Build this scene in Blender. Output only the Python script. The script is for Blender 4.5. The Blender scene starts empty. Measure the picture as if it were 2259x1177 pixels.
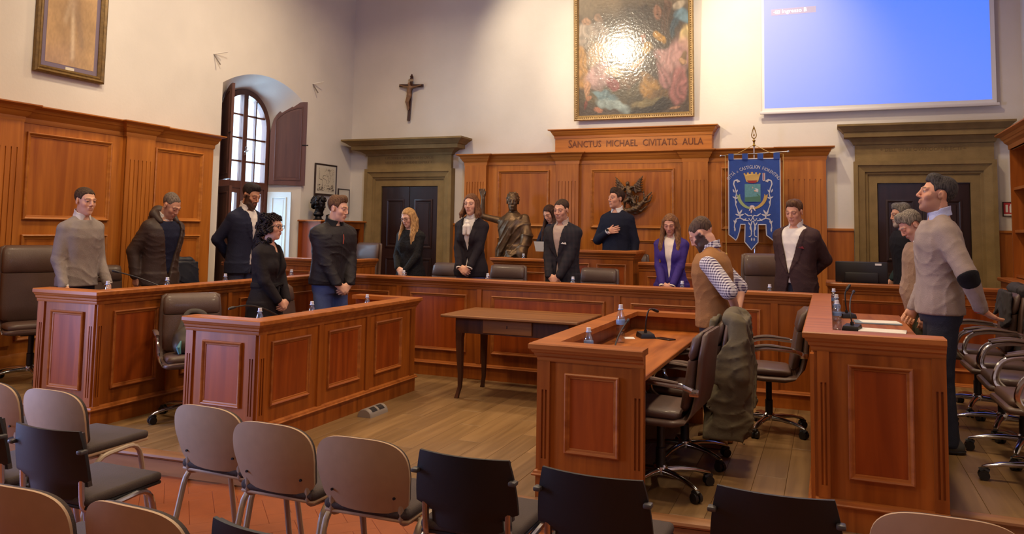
import bpy, bmesh, math, random
import numpy as np
from mathutils import Vector, Matrix
from mathutils.geometry import tessellate_polygon
random.seed(7); np.random.seed(7)
SC = bpy.context.scene
COL = SC.collection
PI = math.pi
def rad(a): return a * PI / 180

# ------------------------------------------------------------------ camera
F_PX, CX, CY = 1730.06, 1129.5, 375.52
PAN, TILT, ROLL, CAMH = -.3839, .0767, .0168, 1.55
_f = np.array([math.sin(PAN)*math.cos(TILT), math.cos(PAN)*math.cos(TILT), math.sin(TILT)])
_r = np.array([math.cos(PAN), -math.sin(PAN), 0.]); _u = np.cross(_r, _f)
_c, _s = math.cos(ROLL), math.sin(ROLL)
CR, CU, CF = _c*_r + _s*_u, -_s*_r + _c*_u, _f
cam = bpy.data.cameras.new('camera'); camo = bpy.data.objects.new('camera', cam); COL.objects.link(camo)
cam.sensor_fit = 'HORIZONTAL'; cam.sensor_width = 36; cam.lens = F_PX/2259*36
cam.shift_y = -(588.5-CY)/2259; cam.clip_start = .05
camo.matrix_world = Matrix(((CR[0], CU[0], -CF[0], 0), (CR[1], CU[1], -CF[1], 0), (CR[2], CU[2], -CF[2], CAMH), (0, 0, 0, 1)))
SC.camera = camo
CAM = np.array([0, 0, CAMH])
def ray(x, y): return CR*(x-CX) - CU*(y-CY) + CF*F_PX
def onz(x, y, z=0.): d = ray(x, y); return CAM + d*(z-CAMH)/d[2]
def onx(x, y, X): d = ray(x, y); return CAM + d*X/d[0]
def ony(x, y, Y): d = ray(x, y); return CAM + d*Y/d[1]

# ------------------------------------------------------------------ world, lights, exposure
XL, XR, YB, YF, ZC = -7.32, 2.2, 11.0, -5.0, 6.6      # left, right, back, rear wall, ceiling
Z0, P2, P3 = -.143, .143, .286                       # hall floor, raised rows, tribune
w = bpy.data.worlds.new('world'); SC.world = w; w.use_nodes = True
w.node_tree.nodes['Background'].inputs[0].default_value = (.62, .80, 1, 1)
w.node_tree.nodes['Background'].inputs[1].default_value = 3.2
def light(kind, name, loc, target, power, color, **kw):
    l = bpy.data.lights.new(name, kind); o = bpy.data.objects.new(name, l); COL.objects.link(o)
    l.energy = power; l.color = color; o.location = loc
    d = Vector(target) - Vector(loc); o.rotation_euler = d.to_track_quat('-Z', 'Y').to_euler()
    for k, v in kw.items(): setattr(l, k, v)
    return o
WARM = (1, .78, .50)
for i, (x, y) in enumerate(((-5.4, 8.2), (-.2, 8.2), (-5.4, 4.6), (-.2, 4.6), (-5.2, .6), (-.4, .6), (-2.8, 6.2), (-2.8, 2.4))):
    light('AREA', 'ceiling_lamp_light', (x, y, 5.75), (x, y, 0), 48 if y > 3 else 27, WARM, shape='DISK', size=.5, spread=rad(150))
# track spots on the painting and the walls
light('SPOT', 'painting_spot', (-3.75, 6.7, 4.75), (-2.5, 10.9, 4.0), 420, (1, .84, .60), spot_size=rad(46), spot_blend=.9, shadow_soft_size=.1)
light('SPOT', 'wall_spot', (-4.6, 5.2, 5.3), (-7.3, 6.9, 3.9), 200, (1, .86, .66), spot_size=rad(70), spot_blend=1, shadow_soft_size=.12)
for x0, x1, en in ((-4.35, -3.85, 220), (-1.25, -.80, 380)):
    light('SPOT', 'painting_side_spot', (x0, 8.9, 6.0), (x1, YB, 4.25), en, (1, .84, .60), spot_size=rad(62), spot_blend=1, shadow_soft_size=.08)
# daylight entering by the windows of the left wall, last an added blue fill
light('AREA', 'daylight_and_fill', (XL-.95, 8.88, 2.3), (0, 8.4, .9), 150, (.55, .76, 1), shape='RECTANGLE', size=1.1, size_y=2.8)
light('AREA', 'daylight_and_fill', (XL+.12, 2.2, 1.45), (XL+4, 3.2, 1.2), 115, (.40, .52, 1), shape='RECTANGLE', size=1.2, size_y=2.5, spread=rad(130))
light('AREA', 'daylight_and_fill', (XR-.1, .8, 4.2), (-5.2, YB, 4.0), 30, (.36, .52, 1), shape='RECTANGLE', size=1.1, size_y=2.0, spread=rad(70))  # added cool fill for the back wall; the right wall has no window
SC.view_settings.view_transform = 'Standard'; SC.view_settings.look = 'None'
SC.view_settings.exposure = .62; SC.view_settings.gamma = 1; SC.view_settings.use_curve_mapping = False

# ------------------------------------------------------------------ materials
def lin(r, g=None, b=None):
    if g is None: r, g, b = r
    return tuple(((c/255)/12.92 if c <= 10 else (((c/255)+.055)/1.055)**2.4) for c in (r, g, b)) + (1,)
MATS = {}
def new_mat(name):
    m = bpy.data.materials.new(name); m.use_nodes = True
    return m, m.node_tree.nodes, m.node_tree.links, m.node_tree.nodes['Principled BSDF']
def mat(name, col, rough=.5, metal=0, spec=.5, noise=0, nscale=8, bump=0, bscale=60, coat=0, emit=None, alpha=None, sheen=0, stretch=(1, 1, 1), col2=None):
    if name in MATS: return MATS[name]
    m, N, L, P = new_mat(name)
    c = lin(col)
    P.inputs['Base Color'].default_value = c; P.inputs['Roughness'].default_value = rough
    P.inputs['Metallic'].default_value = metal; P.inputs['Specular IOR Level'].default_value = spec
    if coat: P.inputs['Coat Weight'].default_value = coat; P.inputs['Coat Roughness'].default_value = .15
    if sheen: P.inputs['Sheen Weight'].default_value = sheen
    if emit: P.inputs['Emission Color'].default_value = lin(col); P.inputs['Emission Strength'].default_value = emit
    if noise or bump:
        tc = N.new('ShaderNodeTexCoord'); mp = N.new('ShaderNodeMapping'); L.new(tc.outputs['Object'], mp.inputs[0])
        mp.inputs['Scale'].default_value = stretch
    if noise:
        t = N.new('ShaderNodeTexNoise'); t.inputs['Scale'].default_value = nscale; t.inputs['Detail'].default_value = 5
        L.new(mp.outputs[0], t.inputs[0])
        mx = N.new('ShaderNodeMix'); mx.data_type = 'RGBA'
        r = N.new('ShaderNodeMapRange'); r.inputs[1].default_value = .3; r.inputs[2].default_value = .7
        L.new(t.outputs[0], r.inputs[0]); L.new(r.outputs[0], mx.inputs[0])
        c2 = lin(col2) if col2 else tuple(v*(1-noise) for v in c[:3]) + (1,)
        mx.inputs[6].default_value = c2; mx.inputs[7].default_value = c if col2 else tuple(min(1, v*(1+noise*.6)) for v in c[:3]) + (1,)
        L.new(mx.outputs[2], P.inputs['Base Color'])
    if bump:
        t = N.new('ShaderNodeTexNoise'); t.inputs['Scale'].default_value = bscale; t.inputs['Detail'].default_value = 4
        L.new(mp.outputs[0], t.inputs[0])
        b = N.new('ShaderNodeBump'); b.inputs['Strength'].default_value = bump; b.inputs['Distance'].default_value = .01
        L.new(t.outputs[0], b.inputs['Height']); L.new(b.outputs[0], P.inputs['Normal'])
    MATS[name] = m; return m
def mat_wood(name, light_c, dark_c, axis='Z', rough=.42, scale=1., rand=.12, coat=.12):
    if name in MATS: return MATS[name]
    m, N, L, P = new_mat(name)
    tc = N.new('ShaderNodeTexCoord'); mp = N.new('ShaderNodeMapping')
    s = {'X': (.6, 9, 9), 'Y': (9, .6, 9), 'Z': (9, 9, .6)}[axis]
    mp.inputs['Scale'].default_value = tuple(v*scale for v in s)
    oi = N.new('ShaderNodeObjectInfo'); ad = N.new('ShaderNodeVectorMath'); ad.operation = 'ADD'
    ml = N.new('ShaderNodeMath'); ml.operation = 'MULTIPLY'; ml.inputs[1].default_value = 37.
    L.new(oi.outputs['Random'], ml.inputs[0]); L.new(tc.outputs['Object'], mp.inputs[0])
    L.new(mp.outputs[0], ad.inputs[0]); L.new(ml.outputs[0], ad.inputs[1])
    n1 = N.new('ShaderNodeTexNoise'); n1.inputs['Scale'].default_value = 1.6; n1.inputs['Detail'].default_value = 7; n1.inputs['Distortion'].default_value = .7
    L.new(ad.outputs[0], n1.inputs[0])
    cr = N.new('ShaderNodeValToRGB'); cr.color_ramp.elements[0].position = .3; cr.color_ramp.elements[1].position = .72
    cr.color_ramp.elements[0].color = lin(dark_c); cr.color_ramp.elements[1].color = lin(light_c)
    L.new(n1.outputs[0], cr.inputs[0])
    hv = N.new('ShaderNodeHueSaturation')
    mr = N.new('ShaderNodeMapRange'); mr.inputs[3].default_value = 1-rand; mr.inputs[4].default_value = 1+rand
    L.new(oi.outputs['Random'], mr.inputs[0]); L.new(mr.outputs[0], hv.inputs['Value'])
    L.new(cr.outputs[0], hv.inputs['Color']); L.new(hv.outputs[0], P.inputs['Base Color'])
    P.inputs['Roughness'].default_value = rough; P.inputs['Specular IOR Level'].default_value = .32; P.inputs['Coat Weight'].default_value = coat*1.3; P.inputs['Coat Roughness'].default_value = .3
    b = N.new('ShaderNodeBump'); b.inputs['Strength'].default_value = .08; b.inputs['Distance'].default_value = .004
    L.new(n1.outputs[0], b.inputs['Height']); L.new(b.outputs[0], P.inputs['Normal'])
    MATS[name] = m; return m
def mat_attr(name, rough=.6, spec=.3, bump=0, bscale=80, coat=0, sub=0, sat=1.):
    """colour printed on the surface, read from the mesh's own colour attribute"""
    if name in MATS: return MATS[name]
    m, N, L, P = new_mat(name)
    a = N.new('ShaderNodeAttribute'); a.attribute_name = 'Col'
    L.new(a.outputs['Color'], P.inputs['Base Color']); P.inputs['Roughness'].default_value = rough
    P.inputs['Specular IOR Level'].default_value = spec
    if coat: P.inputs['Coat Weight'].default_value = coat; P.inputs['Coat Roughness'].default_value = .12
    if sub: P.inputs['Subsurface Weight'].default_value = sub; P.inputs['Subsurface Radius'].default_value = (.012, .005, .003)
    if bump:
        tc = N.new('ShaderNodeTexCoord'); t = N.new('ShaderNodeTexNoise'); t.inputs['Scale'].default_value = bscale; t.inputs['Detail'].default_value = 4
        L.new(tc.outputs['Object'], t.inputs[0])
        b = N.new('ShaderNodeBump'); b.inputs['Strength'].default_value = bump; b.inputs['Distance'].default_value = .01
        L.new(t.outputs[0], b.inputs['Height']); L.new(b.outputs[0], P.inputs['Normal'])
        if coat: L.new(b.outputs[0], P.inputs['Coat Normal'])
    MATS[name] = m; return m
def mat_glass(name, tint=(.9, .96, 1, 1), gloss=.12):
    if name in MATS: return MATS[name]
    m, N, L, P = new_mat(name)
    t = N.new('ShaderNodeBsdfTransparent'); g = N.new('ShaderNodeBsdfGlossy'); x = N.new('ShaderNodeMixShader')
    t.inputs[0].default_value = tint; g.inputs['Roughness'].default_value = .03; x.inputs[0].default_value = gloss
    L.new(t.outputs[0], x.inputs[1]); L.new(g.outputs[0], x.inputs[2]); L.new(x.outputs[0], N['Material Output'].inputs[0])
    MATS[name] = m; return m

# ------------------------------------------------------------------ mesh helpers
def tag(o, label=None, cat=None, group=None, kind=None):
    if label: o['label'] = label
    if cat: o['category'] = cat
    if group: o['group'] = group
    if kind: o['kind'] = kind
    return o
def empty(name, loc=(0, 0, 0), rz=0., label=None, cat=None, group=None, kind=None):
    o = bpy.data.objects.new(name, None); COL.objects.link(o); o.location = loc; o.rotation_euler = (0, 0, rz)
    o.empty_display_size = .1
    return tag(o, label, cat, group, kind)
def link(name, me, m, parent=None, loc=(0, 0, 0)):
    o = bpy.data.objects.new(name, me); COL.objects.link(o); o.location = loc
    if m is not None and not me.materials: me.materials.append(m)
    if parent is not None: o.parent = parent
    return o
def copy_tree(o, parent=None):
    c = o.copy(); COL.objects.link(c); c.parent = parent
    for ch in o.children:
        if ch.name != c.name: copy_tree(ch, c)
    return c
def place_copy(proto, used, loc, rz, label, group=None):
    """first use moves the prototype itself, later ones copy it with its parts"""
    o = proto if not used else copy_tree(proto)
    used.append(1); o.location = loc; o.rotation_euler = (0, 0, rz); o['label'] = label
    if group: o['group'] = group
    return o
class MB:
    def __init__(s): s.v = []; s.f = []
    def add(s, vs, fs):
        n = len(s.v); s.v += [tuple(map(float, p)) for p in vs]; s.f += [tuple(i+n for i in f) for f in fs]; return s
    def box(s, x0, y0, z0, x1, y1, z1):
        if x0 > x1: x0, x1 = x1, x0
        if y0 > y1: y0, y1 = y1, y0
        if z0 > z1: z0, z1 = z1, z0
        return s.add([(x, y, z) for z in (z0, z1) for y in (y0, y1) for x in (x0, x1)],
                     [(0, 2, 3, 1), (4, 5, 7, 6), (0, 1, 5, 4), (2, 6, 7, 3), (0, 4, 6, 2), (1, 3, 7, 5)])
    def obox(s, O, a, b, c):
        """box from corner O along the three vectors"""
        O, a, b, c = map(np.array, (O, a, b, c))
        vs = [O+i*a+j*b+k*c for k in (0, 1) for j in (0, 1) for i in (0, 1)]
        fs = [(0, 2, 3, 1), (4, 5, 7, 6), (0, 1, 5, 4), (2, 6, 7, 3), (0, 4, 6, 2), (1, 3, 7, 5)]
        if np.dot(np.cross(a, b), c) < 0: fs = [f[::-1] for f in fs]
        return s.add(vs, fs)
    def cbox(s, x0, y0, z0, x1, y1, z1, c=.004):
        bm = bmesh.new(); bmesh.ops.create_cube(bm, size=1)
        for v in bm.verts: v.co = Vector((x0+(v.co.x+.5)*(x1-x0), y0+(v.co.y+.5)*(y1-y0), z0+(v.co.z+.5)*(z1-z0)))
        bmesh.ops.bevel(bm, geom=bm.edges[:], offset=c, segments=1, affect='EDGES')
        s.addbm(bm); return s
    def rbox(s, x0, y0, z0, x1, y1, z1, r=.02, seg=3):
        bm = bmesh.new(); bmesh.ops.create_cube(bm, size=1)
        for v in bm.verts: v.co = Vector((x0+(v.co.x+.5)*(x1-x0), y0+(v.co.y+.5)*(y1-y0), z0+(v.co.z+.5)*(z1-z0)))
        bmesh.ops.bevel(bm, geom=bm.edges[:]+bm.verts[:], offset=r, segments=seg, affect='EDGES', profile=.5)
        s.addbm(bm); return s
    def addbm(s, bm):
        bm.verts.ensure_lookup_table(); bm.verts.index_update()
        s.add([v.co for v in bm.verts], [[v.index for v in f.verts] for f in bm.faces]); bm.free()
    def loft(s, rings, cap=True, closed=True):
        n = len(rings[0]); vs = [p for r in rings for p in r]; fs = []
        for i in range(len(rings)-1):
            for j in range(n if closed else n-1):
                a, b = i*n+j, i*n+(j+1) % n
                fs.append((a, b, b+n, a+n))
        if cap: fs.append(tuple(range(n))[::-1]); fs.append(tuple(range((len(rings)-1)*n, len(rings)*n)))
        return s.add(vs, fs)
    def tube(s, pts, r, n=8, closed=False, flat=1.):
        pts = [np.array(p, float) for p in pts]; m = len(pts); rs = r if hasattr(r, '__len__') else [r]*m
        rings = []; up = None
        for i in range(m):
            t = (pts[(i+1) % m]-pts[i-1]) if closed else (pts[min(i+1, m-1)]-pts[max(i-1, 0)])
            t = t/(np.linalg.norm(t)+1e-9)
            if up is None: up = np.array([0, 0, 1.]) if abs(t[2]) < .9 else np.array([1., 0, 0])
            a = np.cross(t, up); a /= np.linalg.norm(a)+1e-9; b = np.cross(a, t); up = b
            rings.append([pts[i]+rs[i]*(math.cos(2*PI*k/n)*a+flat*math.sin(2*PI*k/n)*b) for k in range(n)])
        if closed: rings.append(rings[0])
        return s.loft(rings, cap=not closed)
    def cyl(s, p, q, r, r2=None, n=12): return s.tube([p, q], [r, r if r2 is None else r2], n)
    def lathe(s, prof, c=(0, 0, 0), n=16):
        rings = [[(c[0]+r*math.cos(2*PI*k/n), c[1]+r*math.sin(2*PI*k/n), c[2]+z) for k in range(n)] for r, z in prof]
        return s.loft(rings)
    def ball(s, c, r, n=10, m=7):
        r = (r, r, r) if not hasattr(r, '__len__') else r
        rings = [[(c[0]+r[0]*math.sin(PI*i/m)*math.cos(2*PI*k/n), c[1]+r[1]*math.sin(PI*i/m)*math.sin(2*PI*k/n), c[2]-r[2]*math.cos(PI*i/m)) for k in range(n)]
                 for i in [.15]+list(range(1, m))+[m-.15]]
        return s.loft(rings)
    def sweep(s, path, prof, N, closed=False):
        """mitred moulding: prof = closed list of (a, b), a to the right of the path in its plane, b along N"""
        P = [np.array(p, float) for p in path]; N = np.array(N, float); m = len(P); rings = []
        for i in range(m):
            tin = P[i]-P[i-1] if (i > 0 or closed) else None
            tout = P[(i+1) % m]-P[i] if (i < m-1 or closed) else None
            ss = [np.cross(t/np.linalg.norm(t), N) for t in (tin, tout) if t is not None]
            mt = ss[0] if len(ss) == 1 else (ss[0]+ss[1])/(1+np.dot(ss[0], ss[1]))
            rings.append([P[i]+mt*a+N*b for a, b in prof])
        if closed: rings.append(rings[0])
        return s.loft(rings, cap=not closed)
    def prism(s, poly, fn, d0, d1):
        """extrude a 2-D outline; fn(u, v, d) -> point"""
        n = len(poly)
        tri = tessellate_polygon([[Vector((u, v, 0)) for u, v in poly]])
        vs = [fn(u, v, d0) for u, v in poly]+[fn(u, v, d1) for u, v in poly]
        fs = [tuple(t) for t in tri]+[tuple(i+n for i in t)[::-1] for t in tri]+[(i, (i+1) % n, (i+1) % n+n, i+n) for i in range(n)]
        return s.add(vs, fs)
    def mesh(s, name, off=(0, 0, 0), smooth=35):
        me = bpy.data.meshes.new(name)
        v = np.array(s.v, float).reshape(-1, 3)-np.array(off, float)
        me.from_pydata(v.tolist(), [], s.f); me.validate()
        bm = bmesh.new(); bm.from_mesh(me); bmesh.ops.recalc_face_normals(bm, faces=bm.faces); bm.to_mesh(me); bm.free()
        if smooth: me.shade_smooth(); me.set_sharp_from_angle(angle=rad(smooth))
        return me
    def build(s, name, m, parent=None, local=False, smooth=35, center=True):
        """world coordinates unless local; the object's origin goes to the middle of its foot"""
        v = np.array(s.v, float).reshape(-1, 3)
        po = np.array([0, 0, 0.])
        if parent is not None and not local:
            p = parent
            while p is not None: po += np.array(p.location); p = p.parent
        org = np.array([0, 0, 0.])
        if center and not local: org = np.array([(v[:, 0].min()+v[:, 0].max())/2, (v[:, 1].min()+v[:, 1].max())/2, v[:, 2].min()])
        elif center: org = np.array([(v[:, 0].min()+v[:, 0].max())/2, (v[:, 1].min()+v[:, 1].max())/2, v[:, 2].min()])
        me = s.mesh(name, org, smooth)
        return link(name, me, m, parent, tuple(org-po if not local else org))
FONTS = {}
def text_mesh(body, size, extrude=.002, align='CENTER', bold=False):
    c = bpy.data.curves.new('t', 'FONT'); c.body = body; c.size = size; c.extrude = extrude; c.align_x = align
    c.resolution_u = 2
    o = bpy.data.objects.new('t', c); COL.objects.link(o)
    dg = bpy.context.evaluated_depsgraph_get(); e = o.evaluated_get(dg); me = bpy.data.meshes.new_from_object(e)
    v = np.empty(len(me.vertices)*3); me.vertices.foreach_get('co', v); v = v.reshape(-1, 3)
    f = [tuple(p.vertices) for p in me.polygons]
    bpy.data.objects.remove(o); bpy.data.curves.remove(c); bpy.data.meshes.remove(me)
    return v, f
def print_mesh(name, w, h, nx, ny, fn):
    """flat sheet in local XZ (facing -Y) whose colour attribute holds the print; fn(u, v) -> (n,3) linear rgb"""
    u, v = np.meshgrid(np.linspace(0, 1, nx), np.linspace(0, 1, ny)); u, v = u.ravel(), v.ravel()
    me = bpy.data.meshes.new(name)
    vs = np.stack([(u-.5)*w, 0*u, v*h], 1)
    i = np.arange((ny-1)*nx).reshape(ny-1, nx)[:, :-1].ravel()
    me.from_pydata(vs.tolist(), [], np.stack([i, i+1, i+nx+1, i+nx], 1).tolist())
    a = me.color_attributes.new('Col', 'FLOAT_COLOR', 'POINT')
    c = np.ones((len(u), 4), np.float32); c[:, :3] = np.clip(fn(u, v), 0, 1); a.data.foreach_set('color', c.ravel())
    return me
def L3(r, g, b): return np.array(lin(r, g, b)[:3])
def vnoise(u, v, f, seed=0):
    """cheap smooth 2-D value noise in 0..1"""
    x, y = u*f, v*f; i, j = np.floor(x).astype(int), np.floor(y).astype(int); a, b = x-i, y-j
    a, b = a*a*(3-2*a), b*b*(3-2*b)
    def h(i, j):
        n = (i*374761393+j*668265263+seed*974711) & 0x7fffffff; n = ((n ^ (n >> 13))*1274126177) & 0x7fffffff
        return ((n ^ (n >> 16)) & 0xffff)/65535.
    return (h(i, j)*(1-a)+h(i+1, j)*a)*(1-b)+(h(i, j+1)*(1-a)+h(i+1, j+1)*a)*b
# ------------------------------------------------------------------ shared materials
PAINT = mat('wall_paint', (216, 207, 196), .9, spec=.2, noise=.06, nscale=1.5, bump=.12, bscale=30)
CEILM = mat('ceiling_paint', (225, 214, 200), .95)
STONE = mat('grey_sandstone', (138, 114, 74), .85, spec=.2, noise=.16, nscale=6, bump=.25, bscale=90)
W_V = mat_wood('walnut_board', (166, 90, 27), (124, 60, 13), 'Z')
W_P = mat_wood('walnut_panel', (160, 74, 20), (122, 50, 11), 'Z', rand=.08)
W_X = mat_wood('walnut_rail_x', (178, 104, 44), (138, 72, 24), 'X', rand=.05)
W_Y = mat_wood('walnut_rail_y', (178, 104, 44), (138, 72, 24), 'Y', rand=.05)
WW_V = mat_wood('oak_board', (186, 112, 40), (152, 84, 24), 'Z', rand=.06)
WW_P = mat_wood('oak_panel', (178, 103, 34), (144, 75, 19), 'Z', rand=.06)
WW_X = mat_wood('oak_rail_x', (188, 116, 44), (152, 86, 28), 'X', rand=.05)
WW_Y = mat_wood('oak_rail_y', (188, 116, 44), (152, 86, 28), 'Y', rand=.05)
FLOORW = mat_wood('floor_plank', (142, 110, 72), (112, 84, 52), 'Y', rough=.42, rand=.10, coat=.1)
NOSE = mat_wood('nosing_oak', (160, 112, 70), (126, 84, 48), 'X', rand=.03)
COTTO = mat('terracotta', (134, 64, 14), .6, noise=.10, nscale=9, bump=.1, bscale=40)
MORTAR = mat('mortar', (146, 78, 32), .9)
DARKW = mat_wood('dark_walnut', (72, 40, 32), (48, 26, 22), 'Z', rough=.4, coat=.3)
SHUT = mat_wood('brown_shutter', (96, 58, 46), (76, 44, 36), 'Z', rough=.5, coat=.1)
DOORW = mat_wood('door_black_walnut', (52, 32, 30), (34, 20, 20), 'Z', rough=.35, coat=.4)
GLASS = mat_glass('window_glass')
BRASS = mat('brass', (190, 150, 70), .3, 1)
CHROME = mat('chrome', (205, 205, 210), .16, 1)
BLACKP = mat('black_plastic', (26, 22, 24), .45)
IRON = mat('iron', (40, 34, 32), .5, .6)
NSEW = dict(x=(1, 0, 0), y=(0, 1, 0))

# ------------------------------------------------------------------ walls, ceiling
def solid(name, m, kind='structure', **k):
    b = MB(); b.box(*k['box']); return tag(b.build(name, m, None, smooth=0), k.get('label'), k.get('cat'), None, kind)
solid('floor_base', MORTAR, box=(XL-.3, YF-.2, Z0-.25, XR+.3, YB+.3, Z0-.012), label='mortar bed under the terracotta hall floor', cat='floor').name = 'floor'
FLOOR = bpy.data.objects['floor']
solid('ceiling', CEILM, box=(XL-.3, YF-.2, ZC, XR+.3, YB+.3, ZC+.2), label='pale ceiling high above the hall', cat='ceiling')
solid('wall_back', PAINT, box=(XL-.6, YB, Z0-.012, XR+.3, YB+.3, ZC), label='cream plaster wall behind the tribune', cat='wall')
solid('wall_right', PAINT, box=(XR, YF, Z0-.012, XR+.3, YB, ZC), label='cream plaster wall on the right beside the bookcase', cat='wall')
solid('wall_front', PAINT, box=(XL-.6, YF-.2, Z0-.012, XR+.3, YF, ZC), label='plain plaster wall behind the audience', cat='wall')
# left wall with an arched window recess
WY0, WY1, WZS, WZC = 7.98, 9.70, 3.42, 3.66          # recess: jambs, springing, crown
IY0, IY1, IZS, IR = 8.36, 9.42, 2.97, .53            # window: jambs, springing, arch radius
XI = XL-.42
NARC = 24
def outer_pt(t):
    y = WY0+(WY1-WY0)*t; h = (WY1-WY0)/2; s = WZC-WZS; R = (h*h+s*s)/(2*s)
    return y, WZC-R+math.sqrt(max(0, R*R-(y-(WY0+WY1)/2)**2))
def inner_pt(t):
    a = PI*(1-t); return (IY0+IY1)/2+IR*math.cos(a), IZS+IR*math.sin(a)
arcO = [outer_pt(i/NARC) for i in range(NARC+1)]; arcI = [inner_pt(i/NARC) for i in range(NARC+1)]
holeO = [(WY0, P2)]+arcO+[(WY1, P2)]; holeI = [(IY0, P2)]+arcI+[(IY1, P2)]
b = MB()
ring = [(YF, Z0-.012), (YB, Z0-.012), (YB, ZC), (YF, ZC)]
pts = [Vector((y, z, 0)) for y, z in ring]; hp = [Vector((y, z, 0)) for y, z in holeO]
tri = tessellate_polygon([pts, hp[::-1]]); al = ring+holeO[::-1]
b.add([(XL, y, z) for y, z in al], [tuple(t) for t in tri])
n = len(holeO)
b.add([(XL, y, z) for y, z in holeO]+[(XI, y, z) for y, z in holeI], [(i, (i+1) % n, (i+1) % n+n, i+n) for i in range(n)])
tri = tessellate_polygon([[Vector((y, z, 0)) for y, z in ring], [Vector((y, z, 0)) for y, z in holeI[::-1]]]); al = ring+holeI[::-1]
b.add([(XI-.18, y, z) for y, z in al], [tuple(t) for t in tri])
b.add([(XI, y, z) for y, z in holeI]+[(XI-.18, y, z) for y, z in holeI], [(i, (i+1) % n, (i+1) % n+n, i+n) for i in range(n)])
tag(b.build('wall_left', PAINT, None, smooth=30), 'cream plaster wall on the left with the arched window recess', 'wall', None, 'structure')

# ------------------------------------------------------------------ window in the recess
win = empty('window_1', (XI, (IY0+IY1)/2, P2), 0, 'arched brown timber window with small panes in the left wall', 'window', None, 'structure')
fw = .075
b = MB(); b.sweep([(XI-.02, y, z) for y, z in holeI], [(0, -.04), (fw, -.04), (fw, .05), (.02, .06), (0, .06)], (1, 0, 0)); b.build('outer_frame', SHUT, win)
ZT = 2.14; ym = (IY0+IY1)/2
b = MB(); b.cbox(XI-.06, IY0+.03, ZT-.06, XI+.03, IY1-.03, ZT+.05, .008); b.build('transom', SHUT, win)
b = MB(); b.cbox(XI-.05, ym-.045, P2, XI+.035, ym+.045, IZS+IR-.05, .006); b.build('centre_post', SHUT, win)
def arch_z(y): return IZS+math.sqrt(max(0., (IR-.06)**2-(y-ym)**2))
for sgn in (-1, 1):
    c0, c1 = sorted((ym+sgn*.045, ym+sgn*(IR-.07)))
    yc = (c0+c1)/2+sgn*-.01
    rows = [ZT+.05, ZT+.33, ZT+.66, ZT+.99, 9]
    for zz in rows[1:4]:
        ya, yb = c0, c1
        if zz > IZS:
            ext = math.sqrt(max(0, (IR-.06)**2-(zz-IZS)**2)); ya, yb = max(c0, ym-ext), min(c1, ym+ext)
        b = MB(); b.box(XI-.03, ya, zz-.013, XI+.012, yb, zz+.013); b.build('glazing_bar', SHUT, win)
    b = MB(); b.box(XI-.03, yc-.012, ZT+.05, XI+.012, yc+.012, arch_z(yc)); b.build('glazing_bar', SHUT, win)
    cols = [c0, yc, c1]
    for ci in range(2):
        for ri in range(4):
            z0, z1 = rows[ri], rows[ri+1]
            ys = np.linspace(cols[ci], cols[ci+1], 7)
            top = [(y, min(z1, arch_z(y))) for y in ys if arch_z(y) > z0+.01]
            if len(top) < 2: continue
            poly = [(top[0][0], z0)]+top+[(top[-1][0], z0)]
            b = MB(); b.prism(poly[::-1], lambda u, v, d: (d, u, v), XI-.012, XI-.006); b.build('pane', GLASS, win, smooth=0)
    # lower casement: stile frame and two panes
    b = MB(); b.sweep([(XI-.01, c0, P2+.02), (XI-.01, c1, P2+.02), (XI-.01, c1, ZT-.06), (XI-.01, c0, ZT-.06)], [(0, -.02), (-.06, -.02), (-.06, .03), (0, .03)], (1, 0, 0), True); b.build('casement_frame', SHUT, win)
    for z0, z1 in ((P2+.5, 1.32), (1.36, ZT-.12)):
        b = MB(); b.box(XI-.012, c0+.05, z0, XI-.006, c1-.05, z1); b.build('pane', GLASS, win, smooth=0)
    b = MB(); b.box(XI-.03, c0+.05, P2+.07, XI+.01, c1-.05, P2+.5); b.build('bottom_panel', SHUT, win)
b = MB(); b.tube([(XI+.04, ym+.01, 2.62), (XI+.09, ym+.01, 2.62), (XI+.09, ym-.06, 2.60)], .008); b.cyl((XI+.03, ym+.01, 2.56), (XI+.05, ym+.01, 2.68), .016); b.build('handle', CHROME, win)

def shutter(hinge, ang, arched, z0, z1, wdt, lab, mm):
    """inside shutter leaf swung open; local X runs from the hinge to the free edge"""
    o = empty('window_shutter', (hinge[0], hinge[1], z0), ang, lab, 'shutter', 'inside shutters of the arched window')
    def topz(x):
        if not arched: return z1-z0
        r = z1-IZS; t = (wdt-x)/wdt
        return IZS-z0+r*math.sqrt(max(0, 1-t*t))
    xs = np.linspace(0, wdt, 15)
    out = [(0, 0), (wdt, 0)]+[(x, topz(x)) for x in xs[::-1]]
    b = MB(); b.prism(out, lambda u, v, d: (u, d, v), -.018, .018); b.build('leaf', mm, o, local=True)
    def inset(e, k): return [(e, e), (wdt-e, e)]+[(x, topz(x)-e*k) for x in np.linspace(wdt-e, e, 13)]
    e = .085
    for sd in (-1, 1):
        pth = [(u, sd*.018, v) for u, v in inset(e, 1.1)]
        b = MB(); b.sweep(pth, [(0, 0), (.02, 0), (.014, .009), (.004, .009)], (0, sd, 0), True); b.build('moulding', mm, o, local=True)
        b = MB(); b.prism(inset(e+.03, 1.05), lambda u, v, d: (u, d, v), sd*.018, sd*.021); b.build('panel', mm, o, local=True)
    b = MB(); b.cyl((wdt-.06, -.022, (z1-z0)*.48), (wdt+.03, -.022, (z1-z0)*.48), .008); b.build('latch', IRON, o, local=True)
    return o
shutter((XI+.06, IY1-.02), rad(38), True, 2.17, IZS+.46, .52, 'open right-hand upper shutter with a quarter-round top beside the arched window', SHUT)
shutter((XI+.06, IY0+.02), rad(-33), True, 2.17, IZS+.46, .52, 'open left-hand upper shutter seen almost edge-on in the arched window', SHUT)
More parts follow.
